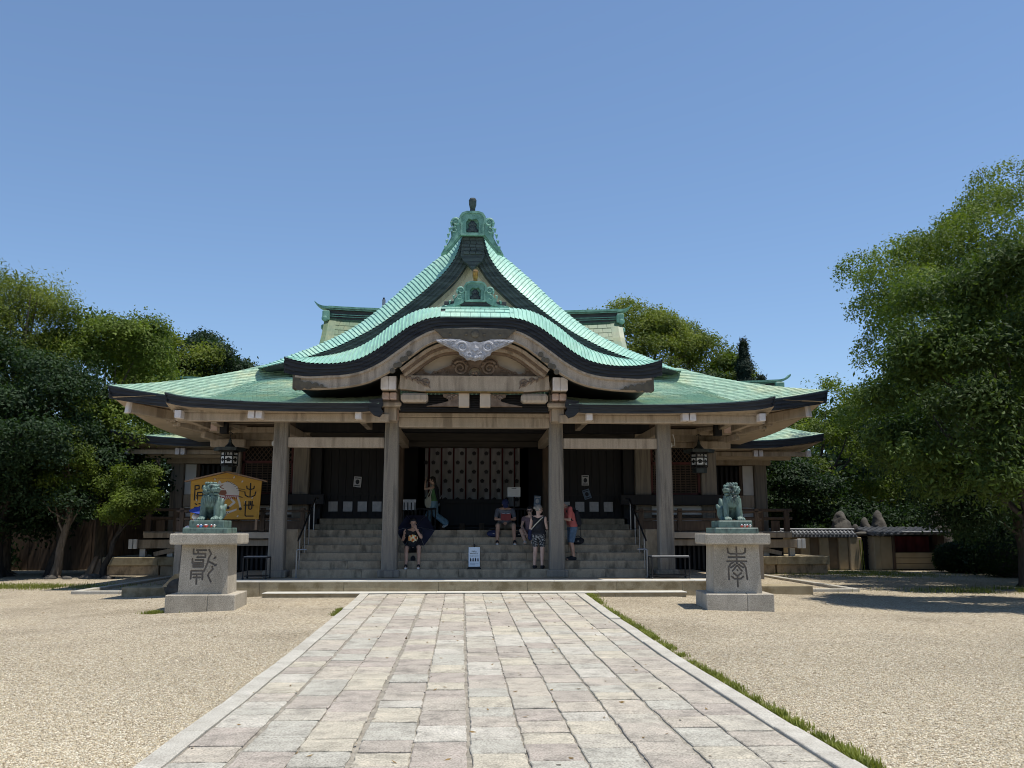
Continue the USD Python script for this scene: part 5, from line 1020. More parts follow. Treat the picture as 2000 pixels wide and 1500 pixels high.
def person(lab, loc, rz, J, look_, s=1.0, hair='short', female=False):
    """J: joints in metres in the figure's own frame, facing -y; look_: materials of skin, hair, top, bottom, shoes"""
    t = thing('person', lab, 'person', loc, rz); J = {k: vec(*v) if np.ndim(v) else v for k, v in J.items()}
    sk = []; hy, hp = J.get('head_yaw', 0), J.get('head_pitch', 0); Hd, R = head_parts(J['head'], hy, hp, s, J.get('head_tilt', 0))
    H = lambda x, y, z: Hd(x, y, z)
    hs = s
    sk += [m3.Manifold.hull_points(np.array([H(*(q*vec(.074, .092, .098)+vec(0, .008, .022))) for q in trimesh.creation.icosphere(subdivisions=2).vertices])),
           m3.Manifold.hull_points(np.array([H(*(q*vec(.056, .060, .070)+vec(0, -.028, -.045))) for q in trimesh.creation.icosphere(subdivisions=2).vertices])),
           seg(H(0, -.088, .012), .007*s, H(0, -.104, -.018), .013*s), seg(H(-.014, -.083, -.052), .008*s, H(.014, -.083, -.052), .008*s)]
    for e in (-1, 1): sk += [m3.Manifold.hull_points(np.array([H(*(q*vec(.012, .020, .030)+vec(e*.076, .008, 0))) for q in trimesh.creation.icosphere(subdivisions=1).vertices])), seg(H(e*.018, -.080, .034), .009*s, H(e*.046, -.072, .034), .008*s)]
    neck = J['neck']; sk += [seg(J['head']+R @ vec(0, .02, -.06)*s, .048*s, neck, .054*s)]
    shL, shR = J['shL'], J['shR']; hipL, hipR = J['hipL'], J['hipR']; pel = (hipL+hipR)/2; chest = J['chest']; w = .92 if female else 1.0
    sk += [m3.Manifold.batch_hull([seg(shL*.8+neck*.2, .05*s, shR*.8+neck*.2, .05*s), seg(neck-[0, 0, .02], .05*s, chest, .10*s*w)]), m3.Manifold.batch_hull([seg(chest+[.05*s, 0, 0], .098*s*w, chest-[.05*s, 0, 0], .098*s*w), seg(pel*.5+chest*.5+[.04*s, 0, 0], .088*s*w, pel*.5+chest*.5-[.04*s, 0, 0], .088*s*w)]), m3.Manifold.batch_hull([seg(pel*.5+chest*.5, .10*s*w, pel*.5+chest*.5, .10*s*w), seg(hipL, .098*s, hipR, .098*s)])]
    for q in 'LR':
        sk += chain([J['sh'+q], J['el'+q], J['wr'+q]], [.049*s*w, .038*s*w, .027*s]); sk += hand_parts(J['wr'+q], J.get('hd'+q, J['wr'+q]-J['el'+q]), J.get('hn'+q, (0, -1, 0)), s, J.get('curl', .6), 1 if q == 'R' else -1)
        sk += chain([J['hip'+q], J['kn'+q]], [.085*s, .056*s]); mid = J['kn'+q]*.65+J['an'+q]*.35; cal = nrm(J['an'+q]-J['kn'+q]); sk += chain([J['kn'+q], mid+[0, .012*s, 0], J['an'+q]], [.054*s, .052*s, .034*s])
        f = J.get('ft'+q, vec(0, -.16, -.045)); sk += [seg(J['an'+q]+[0, .02*s, -.03*s], .036*s, J['an'+q]+f*s, .028*s)]
    obj('body', blend(sk, .03, 4), look_['skin'], t, smooth=True)
    for e in (-1, 1): obj('eye', ball(H(e*.031, -.081, .018), .009*s, 1), 'hair_black' if not look_.get('glasses') else 'black_plastic', t)
    if look_.get('glasses'): obj('sunglasses', MB().add(*[ball(H(e*.032, -.092, .016), vec(.030, .012, .022)*s, 2) for e in (-1, 1)], tube([H(-.075, .0, .02), H(-.065, -.08, .02), H(.065, -.08, .02), H(.075, .0, .02)], .005*s, 6)), 'black_plastic', t)
    obj('mouth', tube([H(-.02, -.089, -.053), H(0, -.094, -.054), H(.02, -.089, -.053)], [.003*s, .006*s, .003*s], 6), 'paint_brown', t)
    # hair or cap
    cap = [m3.Manifold.hull_points(np.array([H(*(q*vec(.083, .102, .100)+vec(0, .016, .032))) for q in trimesh.creation.icosphere(subdivisions=3).vertices])) - m3.Manifold.hull_points(np.array([H(x, y, z) for x in (-.066, .066) for y, z in ((-.2, .068), (-.2, -.2), (-.012, -.2), (-.035, .066))]))]
    if hair == 'long': cap += [m3.Manifold.batch_hull([seg(H(-.05, .06, .0), .045*s, H(.05, .06, 0), .045*s), seg(H(-.05, .085, -.2), .03*s, H(.05, .085, -.2), .03*s)])]
    if hair == 'bun': cap += [seg(H(0, .10, .03), .042*s, H(0, .13, .02), .035*s)]
    obj('hair', blend(cap, .03, 2), look_['hair'], t, smooth=True)
    if look_.get('cap'):
        cp = m3.Manifold.hull_points(np.array([H(*(q*vec(.092, .110, .085)+vec(0, .012, .058))) for q in trimesh.creation.icosphere(subdivisions=3).vertices])) - m3.Manifold.hull_points(np.array([H(x, y, z) for x in (-.2, .2) for y in (-.2, .2) for z in (-.2, .045)]))
        obj('cap', from_man(cp), look_['cap'], t, smooth=50); obj('cap_visor', hull([H(x, y, z) for x, y, z in ((-.07, -.08, .052), (.07, -.08, .052), (-.05, -.17, .040), (.05, -.17, .040), (-.07, -.08, .060), (.07, -.08, .060), (-.05, -.17, .046), (.05, -.17, .046))]), look_['cap'], t)
    # clothes follow the limbs
    k = look_.get('ease', 1.0); tp = [m3.Manifold.batch_hull([seg(shL*.86+neck*.14, .056*s, shR*.86+neck*.14, .056*s), seg(neck-[0, 0, .055*s], .05*s, chest, .112*s*w)]),
         m3.Manifold.batch_hull([seg(chest+[.05*s, 0, 0], .110*s*w*k, chest-[.05*s, 0, 0], .110*s*w*k), seg(pel*.45+chest*.55+[.045*s, 0, 0], .102*s*w*k, pel*.45+chest*.55-[.045*s, 0, 0], .102*s*w*k)]),
         m3.Manifold.batch_hull([seg(pel*.45+chest*.55+[.04*s, 0, 0], .104*s*w*k, pel*.45+chest*.55-[.04*s, 0, 0], .104*s*w*k), seg(hipL*1.04-pel*.04+[0, 0, .05*s], .106*s, hipR*1.04-pel*.04+[0, 0, .05*s], .106*s)])]
    sl = look_.get('sleeve', .55)
    if sl:
        for q in 'LR':
            a, b, c = J['sh'+q], J['el'+q], J['wr'+q]
            if sl <= 1: tp += chain([a, a+(b-a)*sl], [.060*s*k, .055*s*k])
            else: tp += chain([a, b, b+(c-b)*(sl-1)], [.060*s*k, .050*s*k, .042*s*k])
    obj('top', blend(tp, .035, 3), look_['top'], t, smooth=True)
    if look_.get('bottom'):
        lg = look_.get('leg', .6); fl = look_.get('flare', 1.0); bt = [seg(hipL, .110*s, hipR, .110*s)]
        for q in 'LR':
            a, b, c = J['hip'+q], J['kn'+q], J['an'+q]
            if lg <= 1: bt += chain([a, a+(b-a)*lg], [.102*s, .084*s])
            else: bt += chain([a, b, b+(c-b)*(lg-1)], [.102*s, .074*s*fl, .066*s*fl*fl])
        obj('bottom', blend(bt, .035, 3), look_['bottom'], t, smooth=True)
    if look_.get('shoes'):
        for q in 'LR':
            f = J.get('ft'+q, vec(0, -.16, -.045)); a = J['an'+q]; obj('shoe', blend([seg(a+[0, .03*s, -.035*s], .043*s, a+f*s*.95+[0, 0, .004], .036*s), seg(a+[0, 0, -.01*s], .042*s, a+f*s*.5, .040*s)], .03, 3), look_['shoes'], t, smooth=True)
            if look_.get('soles'): fl_ = a+[0, .03*s, -.07*s]; obj('sole', blend([seg(fl_, .038*s, a+f*s+[0, 0, -.025*s], .032*s)], .03, 2), 'shoe_white', t, smooth=True)
    return t, H
ST = lambda k: .45+.178*k
def umbrella(lab, loc, axis, r, mat, rod, ribs=6):
    t = thing('umbrella', lab, 'umbrella', loc); ax = nrm(vec(*axis)); e1 = nrm(np.cross(ax, (0, 0, 1) if abs(ax[2]) < .9 else (1, 0, 0))); e2 = np.cross(ax, e1); a = np.arange(ribs*4+1)*2*np.pi/(ribs*4)
    prof = [(.02, .0), (.35, -.045), (.68, -.16), (1.0, -.36)]; rows = []
    for q, d in prof: w_ = np.pi/ribs; sag = 1-.9*q*(1-math.cos(w_)/np.cos((a % (2*w_))-w_)); rows.append((q*r*sag)[:, None]*(np.cos(a)[:, None]*e1+np.sin(a)[:, None]*e2)+ax*d*r)
    g = grid(np.stack(rows, 0)); g2 = grid(np.stack([q-ax*.006 for q in rows], 0), True); obj('canopy', trimesh.util.concatenate([g, g2]), mat, t, smooth=40)
    for k in range(ribs): th = k*2*np.pi/ribs; d = math.cos(th)*e1+math.sin(th)*e2; obj('rib', tube([d*q*r+ax*(h*r-.012) for q, h in prof], .004, 5), 'steel', t)
    obj('shaft', tube([ax*.06, -ax*rod], .007, 6), 'black_metal', t); obj('handle', tube([-ax*rod, -ax*(rod+.08)], .014, 8), 'black_plastic', t); return t

# 1 seated under the dark parasol
px_, py_ = -1.44, 21.75; S = .92
t1, H = person('person in black shirt with orange print seated under a dark parasol, one hand at face', (px_, py_, 0), 0,
    dict(hipL=(.09, .14, ST(3)+.09), hipR=(-.09, .14, ST(3)+.09), chest=(0, .10, ST(3)+.38), neck=(0, .06, ST(3)+.56), head=(.0, .0, ST(3)+.70), head_pitch=14, head_yaw=4, shL=(.165, .08, ST(3)+.50), shR=(-.165, .08, ST(3)+.50),
         elL=(.20, -.14, ST(3)+.36), wrL=(.075, -.17, ST(3)+.57), hdL=(-.25, .25, .6), hnL=(0, 1, 0), elR=(-.24, .0, ST(3)+.30), wrR=(-.20, -.15, ST(3)+.42), hdR=(0, -.2, .6), hnR=(.6, .2, 0),
         knL=(.16, -.30, ST(3)+.14), knR=(-.13, -.32, ST(3)+.12), anL=(.17, -.47, ST(1)+.085), anR=(-.12, -.49, ST(1)+.085)),
    dict(skin='skin', hair='hair_black', top='cloth_black', bottom='cloth_black', leg=.75, shoes='cloth_black', soles=True), S)
obj('shirt_print', grid(np.array([[(x*(1-abs(2*q-1)**3)**.5, -.036+.22*abs(x)+.055*(1-q), ST(3)+.24+.19*q) for q in np.linspace(0, 1, 9)] for x in np.linspace(-.115, .115, 8)])*1.0), 'print_orange', t1)
obj('drawstring_bag', blend([ell((.02, -.18, ST(2)+.02), (.06, .06, .10))], .04, 2), 'cloth_black', t1, smooth=True)
umbrella('dark open parasol behind the seated person by the left inner column', (px_+.03, py_+.26, ST(3)+.60), (-.12, .80, .42), .46, 'parasol_cloth', .62)
# 2 walking woman
def zf(z): return FLOOR+z
t2, H = person('person with long black hair, green top and wide pale trousers walking left', (-1.14, 26.2, 0), -90,
    dict(hipL=(.085, 0, zf(.80)), hipR=(-.085, .02, zf(.80)), chest=(0, .0, zf(1.10)), neck=(0, -.02, zf(1.27)), head=(0, -.05, zf(1.42)), head_pitch=12, shL=(.155, .0, zf(1.215)), shR=(-.155, -.02, zf(1.215)),
         elL=(.20, -.25, zf(1.16)), wrL=(.13, -.24, zf(1.38)), hdL=(-.2, .1, 1), hnL=(0, 1, 0), elR=(-.19, .10, zf(.98)), wrR=(-.20, -.10, zf(.93)), hnR=(1, 0, 0),
         knL=(.09, -.16, zf(.44)), knR=(-.08, .05, zf(.43)), anL=(.09, -.14, zf(.085)), anR=(-.08, .36, zf(.20)), ftR=(0, -.10, -.13)),
    dict(skin='skin_pale', hair='hair_black', top='cloth_green', sleeve=0, bottom='denim_light', leg=1.92, flare=1.28, shoes='shoe_white'), .92, 'long', True)
obj('cardigan', blend([seg((.15, .05, zf(1.22)), .058, (.13, .13, zf(.90)), .05), seg((-.15, .03, zf(1.22)), .062, (-.17, .10, zf(.80)), .06), seg((.12, .09, zf(1.2)), .05, (-.12, .12, zf(.82)), .055), seg((-.15, 0, zf(1.2)), .055, (-.19, .09, zf(1.0)), .055), seg((-.19, .09, zf(1.0)), .05, (-.195, -.04, zf(.94)), .042)], .04, 3), 'cloth_black', t2, smooth=True)
obj('tote_bag', blend([m3.Manifold.batch_hull([seg((.14, -.22, zf(.72)), .03, (.14, -.09, zf(.68)), .03), seg((.15, -.24, zf(.86)), .018, (.15, -.09, zf(.96)), .018), ell((.16, -.15, zf(.66)), (.03, .07, .03))])], .05, 2), 'bag_beige', t2, smooth=True); obj('bag_strap', tube([(.15, -.22, zf(.87)), (.165, -.12, zf(1.08)), (.15, -.02, zf(1.27)), (.165, -.06, zf(1.1)), (.15, -.10, zf(.95))], .011, 6), 'bag_beige', t2)
obj('folded_fan', beam((-.22, .14, zf(.86)), (-.20, .24, zf(1.02)), .03, .012), 'shoe_white', t2)
# 3 reader
rx, ry = .80, 22.95
t3, H = person('person in navy cap and grey shirt seated on the stairs reading a book', (rx, ry, 0), 0,
    dict(hipL=(.10, .08, FLOOR+.10), hipR=(-.10, .08, FLOOR+.10), chest=(0, .02, FLOOR+.38), neck=(0, -.06, FLOOR+.55), head=(0, -.15, FLOOR+.63), head_pitch=42, shL=(.19, -.02, FLOOR+.49), shR=(-.19, -.02, FLOOR+.49),
         elL=(.24, -.20, FLOOR+.27), elR=(-.24, -.20, FLOOR+.27), wrL=(.10, -.38, FLOOR+.26), wrR=(-.10, -.38, FLOOR+.26), hdL=(-.2, -1, .2), hdR=(.2, -1, .2), hnL=(-.3, 0, 1), hnR=(.3, 0, 1), curl=.8,
         knL=(.20, -.40, FLOOR+.11), knR=(-.19, -.40, FLOOR+.11), anL=(.215, -.59, ST(4)+.085), anR=(-.215, -.59, ST(4)+.085)),
    dict(skin='skin', hair='hair_black', top='cloth_grey', bottom='cloth_olive', leg=.9, shoes='cloth_black', soles=True, cap='cloth_navy', sleeve=.75), .98)
bk = thing('book', 'open red book with white pages held by the seated reader', 'book', (rx, ry-.49, FLOOR+.33))
for e in (-1, 1):
    obj('cover', hull([(e*x, y, z) for x, y, z in ((0, -.03, -.10), (.125, -.05, -.085), (0, .01, .06), (.125, -.01, .075), (0, -.036, -.098), (.125, -.056, -.083), (0, .004, .062), (.125, -.016, .077))]), 'book_red', bk)
    obj('pages', hull([(e*x, y, z) for x, y, z in ((.002, -.018, -.09), (.115, -.036, -.075), (.002, .022, .062), (.06, .034, .085), (.115, .004, .076), (.002, .012, .058), (.115, -.012, .066))]), 'paper_white', bk)
# 4 woman in sunglasses
t4, H = person('person in sunglasses and mauve dress seated on the stairs right of the reader', (1.42, 22.72, 0), -8,
    dict(hipL=(.09, .06, ST(5)+.10), hipR=(-.09, .06, ST(5)+.10), chest=(0, .0, ST(5)+.37), neck=(0, -.05, ST(5)+.53), head=(0, -.10, ST(5)+.66), head_pitch=18, head_yaw=-6, shL=(.155, -.02, ST(5)+.47), shR=(-.155, -.02, ST(5)+.47),
         elL=(.17, -.18, ST(5)+.26), elR=(-.20, -.14, ST(5)+.27), wrL=(.05, -.36, ST(5)+.14), wrR=(-.08, -.36, ST(5)+.10), hnL=(0, 0, -1), hnR=(0, 0, -1),
         knL=(.05, -.36, ST(5)+.14), knR=(-.20, -.32, ST(5)+.17), anL=(.10, -.48, ST(4)+.08), anR=(-.09, -.46, ST(4)+.08)),
    dict(skin='skin_pale', hair='hair_black', top='cloth_mauve', bottom='cloth_mauve', leg=.75, shoes='shoe_white', glasses=True, sleeve=.35), .90, 'bun', True)
# 5 standing woman at the column
b5 = ST(1)
t5, H = person('person in black sleeveless top and patterned shorts standing beside the right inner column', (1.52, 21.2, 0), 160,
    dict(hipL=(.085, 0, b5+.76), hipR=(-.085, 0, b5+.76), chest=(0, .0, b5+1.04), neck=(0, .0, b5+1.22), head=(0, -.03, b5+1.365), head_yaw=-50, head_pitch=10, shL=(.155, 0, b5+1.165), shR=(-.155, 0, b5+1.165),
         elL=(.20, .02, b5+.93), elR=(-.20, -.02, b5+.93), wrL=(.14, -.20, b5+1.02), wrR=(-.13, -.20, b5+1.04), knL=(.085, -.01, b5+.42), knR=(-.085, -.01, b5+.42), anL=(.10, .02, b5+.075), anR=(-.08, .0, b5+.075)),
    dict(skin='skin_pale', hair='hair_grey', top='cloth_black', bottom='cloth_floral', leg=.62, shoes='cloth_black', sleeve=0), .92, 'bun', True)
obj('hip_bag', blend([ell((.20, -.02, b5+.80), (.06, .13, .13)), ell((.20, .02, b5+.72), (.05, .11, .08))], .04, 3), 'cloth_navy', t5, smooth=True); obj('bag_strap', tube([(.19, .03, b5+.88), (.06, .115, b5+1.0), (-.08, .10, b5+1.14), (-.13, .02, b5+1.2)], .011, 6), 'bag_beige', t5)
# 6 man in the coral shirt
b6 = ST(2)
t6, H = person('person in coral shirt and denim shorts with backpack bending behind the right inner column', (2.30, 21.6, 0), -78,
    dict(hipL=(.09, .06, b6+.76), hipR=(-.09, .06, b6+.76), chest=(0, .0, b6+1.06), neck=(0, -.10, b6+1.26), head=(0, -.24, b6+1.36), head_pitch=35, shL=(.18, -.05, b6+1.21), shR=(-.18, -.05, b6+1.21),
         elL=(.21, -.08, b6+.95), elR=(-.21, -.10, b6+.95), wrL=(.10, -.28, b6+.98), wrR=(-.10, -.30, b6+.98), knL=(.09, -.0, b6+.42), knR=(-.09, .04, b6+.42), anL=(.10, .06, b6+.08), anR=(-.09, .10, b6+.08)),
    dict(skin='skin', hair='hair_black', top='cloth_coral', bottom='denim', leg=.85, shoes='cloth_black', sleeve=.7, ease=1.06), .96)
obj('backpack', blend([m3.Manifold.batch_hull([seg((-.09, .15, b6+1.14), .05, (.09, .15, b6+1.14), .05), seg((-.10, .20, b6+.86), .07, (.10, .20, b6+.86), .07)])], .05, 3), 'cloth_black', t6, smooth=True)
for e in (-1, 1): obj('backpack_strap', tube([(e*.10, .12, b6+1.2), (e*.12, -.06, b6+1.29), (e*.13, -.12, b6+1.15), (e*.14, .0, b6+.95), (e*.12, .14, b6+.85)], .018, 6), 'cloth_black', t6)
obj('loose_strap', tube([(.05, .24, b6+.82), (.02, .26, b6+.6), (.0, .30, b6+.42)], .008, 5), 'cloth_black', t6)
# 7 behind the left pedestal
b7 = .46
t7, H = person('person in white cap standing behind the left pedestal under a blue umbrella', (-6.24, 20.6, 0), 25,
    dict(hipL=(.09, 0, b7+.72), hipR=(-.09, 0, b7+.72), chest=(0, .0, b7+.98), neck=(0, -.03, b7+1.15), head=(0, -.07, b7+1.29), head_pitch=25, shL=(.165, 0, b7+1.10), shR=(-.165, 0, b7+1.10), elL=(.20, -.04, b7+.86), elR=(-.20, -.04, b7+.86), wrL=(.12, -.22, b7+1.0), wrR=(-.12, -.2, b7+.9),
         knL=(.09, -.01, b7+.40), knR=(-.09, -.01, b7+.40), anL=(.09, .02, b7+.08), anR=(-.09, .02, b7+.08)),
    dict(skin='skin', hair='hair_black', top='shoe_white', bottom='cloth_grey', leg=1.9, shoes='cloth_black', cap='plaster_white'), .90)
umbrella('blue umbrella held over the person behind the left pedestal', (-5.92, 20.5, 2.05), (.12, -.10, .9), .42, 'cloth_blue', .52, 8)
# ------------------------------------------------------------------ trees
def leaves_at(pts, nrms, size, r, aspect=.5, per=6, spread=.16, droop=.0, jit=.62):
    """leaf clusters: per small folded leaves round each point, facing roughly along its normal"""
    n = len(pts)*per; c = np.repeat(pts, per, 0) + r.normal(0, spread, (n, 3)); N = np.repeat(nrms, per, 0) + r.normal(0, jit, (n, 3)); N /= np.linalg.norm(N, axis=1)[:, None]
    d = r.normal(0, 1, (n, 3)); d[:, 2] -= droop; d -= N*(d*N).sum(1)[:, None]; d /= np.linalg.norm(d, axis=1)[:, None]; s = np.cross(N, d); L = size*r.uniform(.7, 1.3, (n, 1))
    a, t = c-d*L*.5, c+d*L*.5; w = L*aspect*.5; l, q = c+s*w-N*L*.06, c-s*w-N*L*.06
    V = np.stack([a, l, t, q], 1).reshape(-1, 3); i = np.arange(n)*4
    return trimesh.Trimesh(V, np.vstack([np.c_[i, i+1, i+2], np.c_[i, i+2, i+3]]), process=False)
def crown_points(lobes, n, r, shell=.45, bumps=.22, freq=1.1):
    """points through the outer part of a crown made of ellipsoid lobes with lumpy, broken outlines"""
    lobes = np.array(lobes, float); A = (lobes[:, 3]*lobes[:, 4]+lobes[:, 4]*lobes[:, 5]+lobes[:, 3]*lobes[:, 5]); k = r.choice(len(lobes), n*3, p=A/A.sum()); d = r.normal(0, 1, (n*3, 3)); d /= np.linalg.norm(d, axis=1)[:, None]
    c, R = lobes[k, :3], lobes[k, 3:6]; lump = meshkit.fbm((d*R+c)*freq*.8, 3, 5)-.5
    f = 1 - shell*r.random(n*3)**1.6; f = f*(1 + bumps*2*lump)
    p = c + d*R*f[:, None]; ins = np.zeros(n*3, bool)
    for L in lobes: ins |= (((p-L[:3])/(L[3:6]*.62))**2).sum(1) < 1
    hole = meshkit.fbm(p*freq, 3, 9) < .36
    keep = ~ins & ~hole & (p[:, 2] > .15); p, d = p[keep][:n], (d/R)[keep][:n]; d /= np.linalg.norm(d, axis=1)[:, None]; return p, d
def clump_points(lobes, n, r, cl=.6, shell=.45, bumps=.22, freq=1.1, loose=.06):
    """a crown built of many leaf clumps, each lit on its upper side and hollow below, with gaps between them"""
    K = max(6, int(n/105)); c, cd = crown_points(lobes, K, r, shell, bumps, freq); 
    from scipy.spatial import cKDTree
    near = cKDTree(c).query(c, k=4)[0][:, 3] < 2.1*cl+.4; c, cd = c[near], cd[near]; K = len(c); rc = cl*r.uniform(.6, 1.5, K); k = r.choice(K, n, p=rc**2/np.sum(rc**2))
    d = r.normal(0, 1, (n, 3)); d += cd[k]*.55; up = r.random(n) < .86; d[up, 2] = np.abs(d[up, 2]); d /= np.linalg.norm(d, axis=1)[:, None]
    p = c[k] + d*np.array([1, 1, .62])*(rc[k]*(1-.38*r.random(n)**2.4))[:, None]; m = int(n*loose); q, qd = crown_points(lobes, m, r, .9, bumps*.3, freq); return np.vstack([p, q]), np.vstack([d, qd])
def limbs(base, top, r0, targets, r, lean=.15):
    """a tapered trunk with a few bent limbs running out to the targets"""
    b, t = np.array(base, float), np.array(top, float); k = np.linspace(0, 1, 8)[:, None]; pts = b+(t-b)*k + np.c_[r.normal(0, lean*.4, 8)*np.sin(k[:, 0]*3.1), r.normal(0, lean*.4, 8)*np.sin(k[:, 0]*3.1), np.zeros(8)]
    rad = r0*np.array([1.5, 1.08, .96, .88, .8, .7, .58, .42]); out = [tube(pts, rad, 9)]
    for a in range(5):
        th = a*1.257+r.random(); e = b+np.array([math.cos(th)*r0*3.2, math.sin(th)*r0*3.2, -.05]); out.append(tube([b+[0, 0, r0*1.8], b+(e-b)*.45+[0, 0, r0*.5], e], [r0*.7, r0*.5, r0*.15], 6))
    br = []
    for q in targets:
        q = np.array(q, float); s = pts[r.integers(3, 8)]; m = (s+q)/2+np.array([0, 0, -.1])*np.linalg.norm(q-s)*.6+r.normal(0, .15, 3); cur = np.array([s, s*.6+m*.4, m*.7+q*.3, q]); br.append(tube(cur, np.array([.42, .32, .2, .06])*r0, 6))
    return trimesh.util.concatenate(out), trimesh.util.concatenate(br) if br else None
def tree(name, lab, cat, lobes, base, top, r0, mat, n, leaf, seed, group=None, aspect=.5, per=6, spread=.16, droop=.0, bark='bark', shell=.45, freq=1.1, bumps=.22, up=.45, cl=.6):
    r = np.random.default_rng(seed); t = thing(name, lab, cat, group=group); p, d = clump_points(lobes, n, r, cl, shell, bumps, freq); d = d+[0, 0, up]; d /= np.linalg.norm(d, axis=1)[:, None]
    tr_, br = limbs(base, top, r0, [np.array(L[:3])+r.normal(0, .2, 3) for L in lobes], r); obj('trunk', tr_, bark, t, smooth=60)
    if br is not None: obj('limbs', br, bark, t, smooth=60)
    obj('crown', leaves_at(p, d, leaf, r, aspect, per, spread, droop), mat, t); return t
Lr = lambda seed, n, c, R, s0, s1, flat=.8: [(lambda r: [(c[0]+R[0]*a*b, c[1]+R[1]*a*e, c[2]+R[2]*a*g, q, q, q*flat) for a, b, e, g, q in [((.55+.45*r.random()), *(lambda v: v/np.linalg.norm(v))(r.normal(0, 1, 3)), s0+(s1-s0)*r.random()) for _ in range(n)]])(np.random.default_rng(seed))][0]
# right: tall camphor, a cherry-like tree before it, trees beyond
def nearer(L, f): return [(x*f, y*f, 1.52+(z-1.52)*f, a*f, b*f, c*f) for x, y, z, a, b, c in L]
tree('camphor_tree', 'tall bright green camphor tree rising to the right edge of the picture', 'tree',
     nearer([(17.6, 32, 5.6, 3.2, 3.6, 2.6), (18.6, 33, 8.2, 3.8, 4, 2.7), (16.6, 31, 8.2, 2.0, 3, 1.8), (17.9, 33, 10.6, 2.9, 3.2, 2.0), (16.9, 32, 10.3, 1.5, 2.2, 1.3), (20.9, 33, 12.6, 3.0, 3.2, 2.2), (19.2, 32, 12.2, 1.6, 2, 1.4), (23.0, 33, 13.9, 3.0, 3, 2.6), (21.8, 33, 12.9, 2.0, 2.4, 1.8), (22, 32, 9, 3.4, 3.4, 2.8), (20, 30, 5, 3.2, 3, 2.4), (16.4, 31, 6.2, 1.8, 2.2, 1.4), (25, 33, 11, 4, 4, 3)], .86) + nearer(Lr(1, 18, (19.1, 31.5, 9.4), (3.2, 2.5, 4.0), .8, 1.5), .86),
     (18.2, 29, 0), (17.5, 28.4, 7.5), .38, 'leaf_camphor', 24000, .105, 21, freq=.8, bumps=.34, per=7, spread=.11, cl=.85)
tree('cherry_tree', 'broad leafy tree with long drooping leaves in front of the tall camphor on the right', 'tree',
     nearer([(11.8, 21.5, 4.6, 2.3, 2.2, 1.5), (11.0, 21, 4.0, 1.2, 1.6, 1.0), (13.4, 21.5, 5.4, 2.2, 2.2, 1.5), (10.9, 22, 5.2, .9, 1.2, .7), (11.2, 22, 6.3, 1.5, 1.5, .9), (12.8, 21, 3.4, 2.2, 2.2, 1.1), (11.2, 20, 2.9, 1.2, 1.4, .7), (14, 21, 7, 1.8, 1.8, 1.2), (14.4, 20, 3.0, 2, 2, 1.2), (12.6, 21.6, 7.2, 1.2, 1.0, .8)] + Lr(2, 24, (12.7, 21.4, 5.0), (2.5, 2.0, 2.8), .35, .7, .6), .86),
     (12.6, 19.6, 0), (11.6, 18.8, 4.0), .13, 'leaf_cherry', 12000, .115, 22, aspect=.42, per=6, spread=.16, droop=.7, bark='bark_dark', shell=.85, freq=1.3, bumps=.42, cl=.36)
tree('cherry_tree', 'leafy tree at the far right edge shading the gravel beside the hedge', 'tree',
     [(12.4, 22.8, 2.7, 1.5, 1.3, .9), (14.2, 23.4, 3.6, 2.0, 1.8, 1.3), (13.4, 22.4, 1.8, 1.4, 1.1, .8), (15.4, 23, 2.6, 1.8, 1.3, 1.2), (11.6, 23.2, 3.6, 1.0, 1.0, .7)] + Lr(3, 10, (13.6, 22.8, 2.8), (1.9, 1.1, 1.3), .5, .8, .6),
     (14.6, 23.6, 0), (14.2, 23.4, 3.4), .12, 'leaf_dark', 7500, .12, 23, aspect=.4, per=6, spread=.17, droop=.8, bark='bark_dark', shell=.8, freq=1.3, bumps=.35, cl=.45)
tree('evergreen_tree', 'mid green tree standing beyond the tiled wall right of the eaves', 'tree', [(16.4, 40, 5.0, 2.0, 2.4, 2.0), (15.4, 40, 3.2, 1.7, 2, 1.4), (17.6, 41, 4.6, 2.6, 2.4, 2.2), (16.2, 40, 7.2, 1.7, 1.7, 1.3)] + Lr(4, 10, (16.8, 39.6, 4.6), (2.4, 1.6, 2.6), .6, 1.0),
     (15.4, 40, 0), (15.4, 40, 4), .2, 'leaf_camphor', 6500, .14, 24, per=6, spread=.16, bark='bark_dark')
tree('evergreen_tree', 'dark dense tree behind the right wing and its veranda', 'tree', [(13.2, 37, 2.2, 1.7, 1.5, 1.9), (12.4, 37.5, 3.6, 1.4, 1.4, 1.5), (14.6, 37.5, 2.2, 1.6, 1.4, 1.5)] + Lr(5, 8, (13.4, 36.8, 2.6), (1.8, 1, 1.6), .5, .8),
     (13.2, 37.4, 0), (13.2, 37.4, 2.4), .14, 'leaf_dark', 4800, .16, 25, bark='bark_dark')
tree('camphor_tree', 'rounded camphor tree behind the roof, right of the tall gable', 'tree',
     [(7.4, 50, 11.4, 3.4, 3.2, 2.5), (10.6, 50, 10.9, 3.0, 3, 2.3), (13.0, 50, 10.0, 2.2, 2.6, 1.8), (5.6, 51, 12.2, 1.8, 2, 1.4), (12.4, 49.5, 8.6, 2.0, 1.5, 1.2), (9.4, 50, 12.7, 1.9, 2.2, 1.2), (6.4, 51, 12.7, 1.9, 2.2, 1.2), (11.5, 50, 11.9, 1.6, 2, 1.1), (14.2, 50, 10.5, 1.1, 1.5, .8)] + Lr(6, 16, (9.8, 49.6, 11.0), (4.0, 1.5, 2.2), .7, 1.1),
     (10, 51, 0), (10, 51, 10), .4, 'leaf_light', 15000, .15, 26, freq=.8, per=6, spread=.18, bumps=.26, cl=.8)
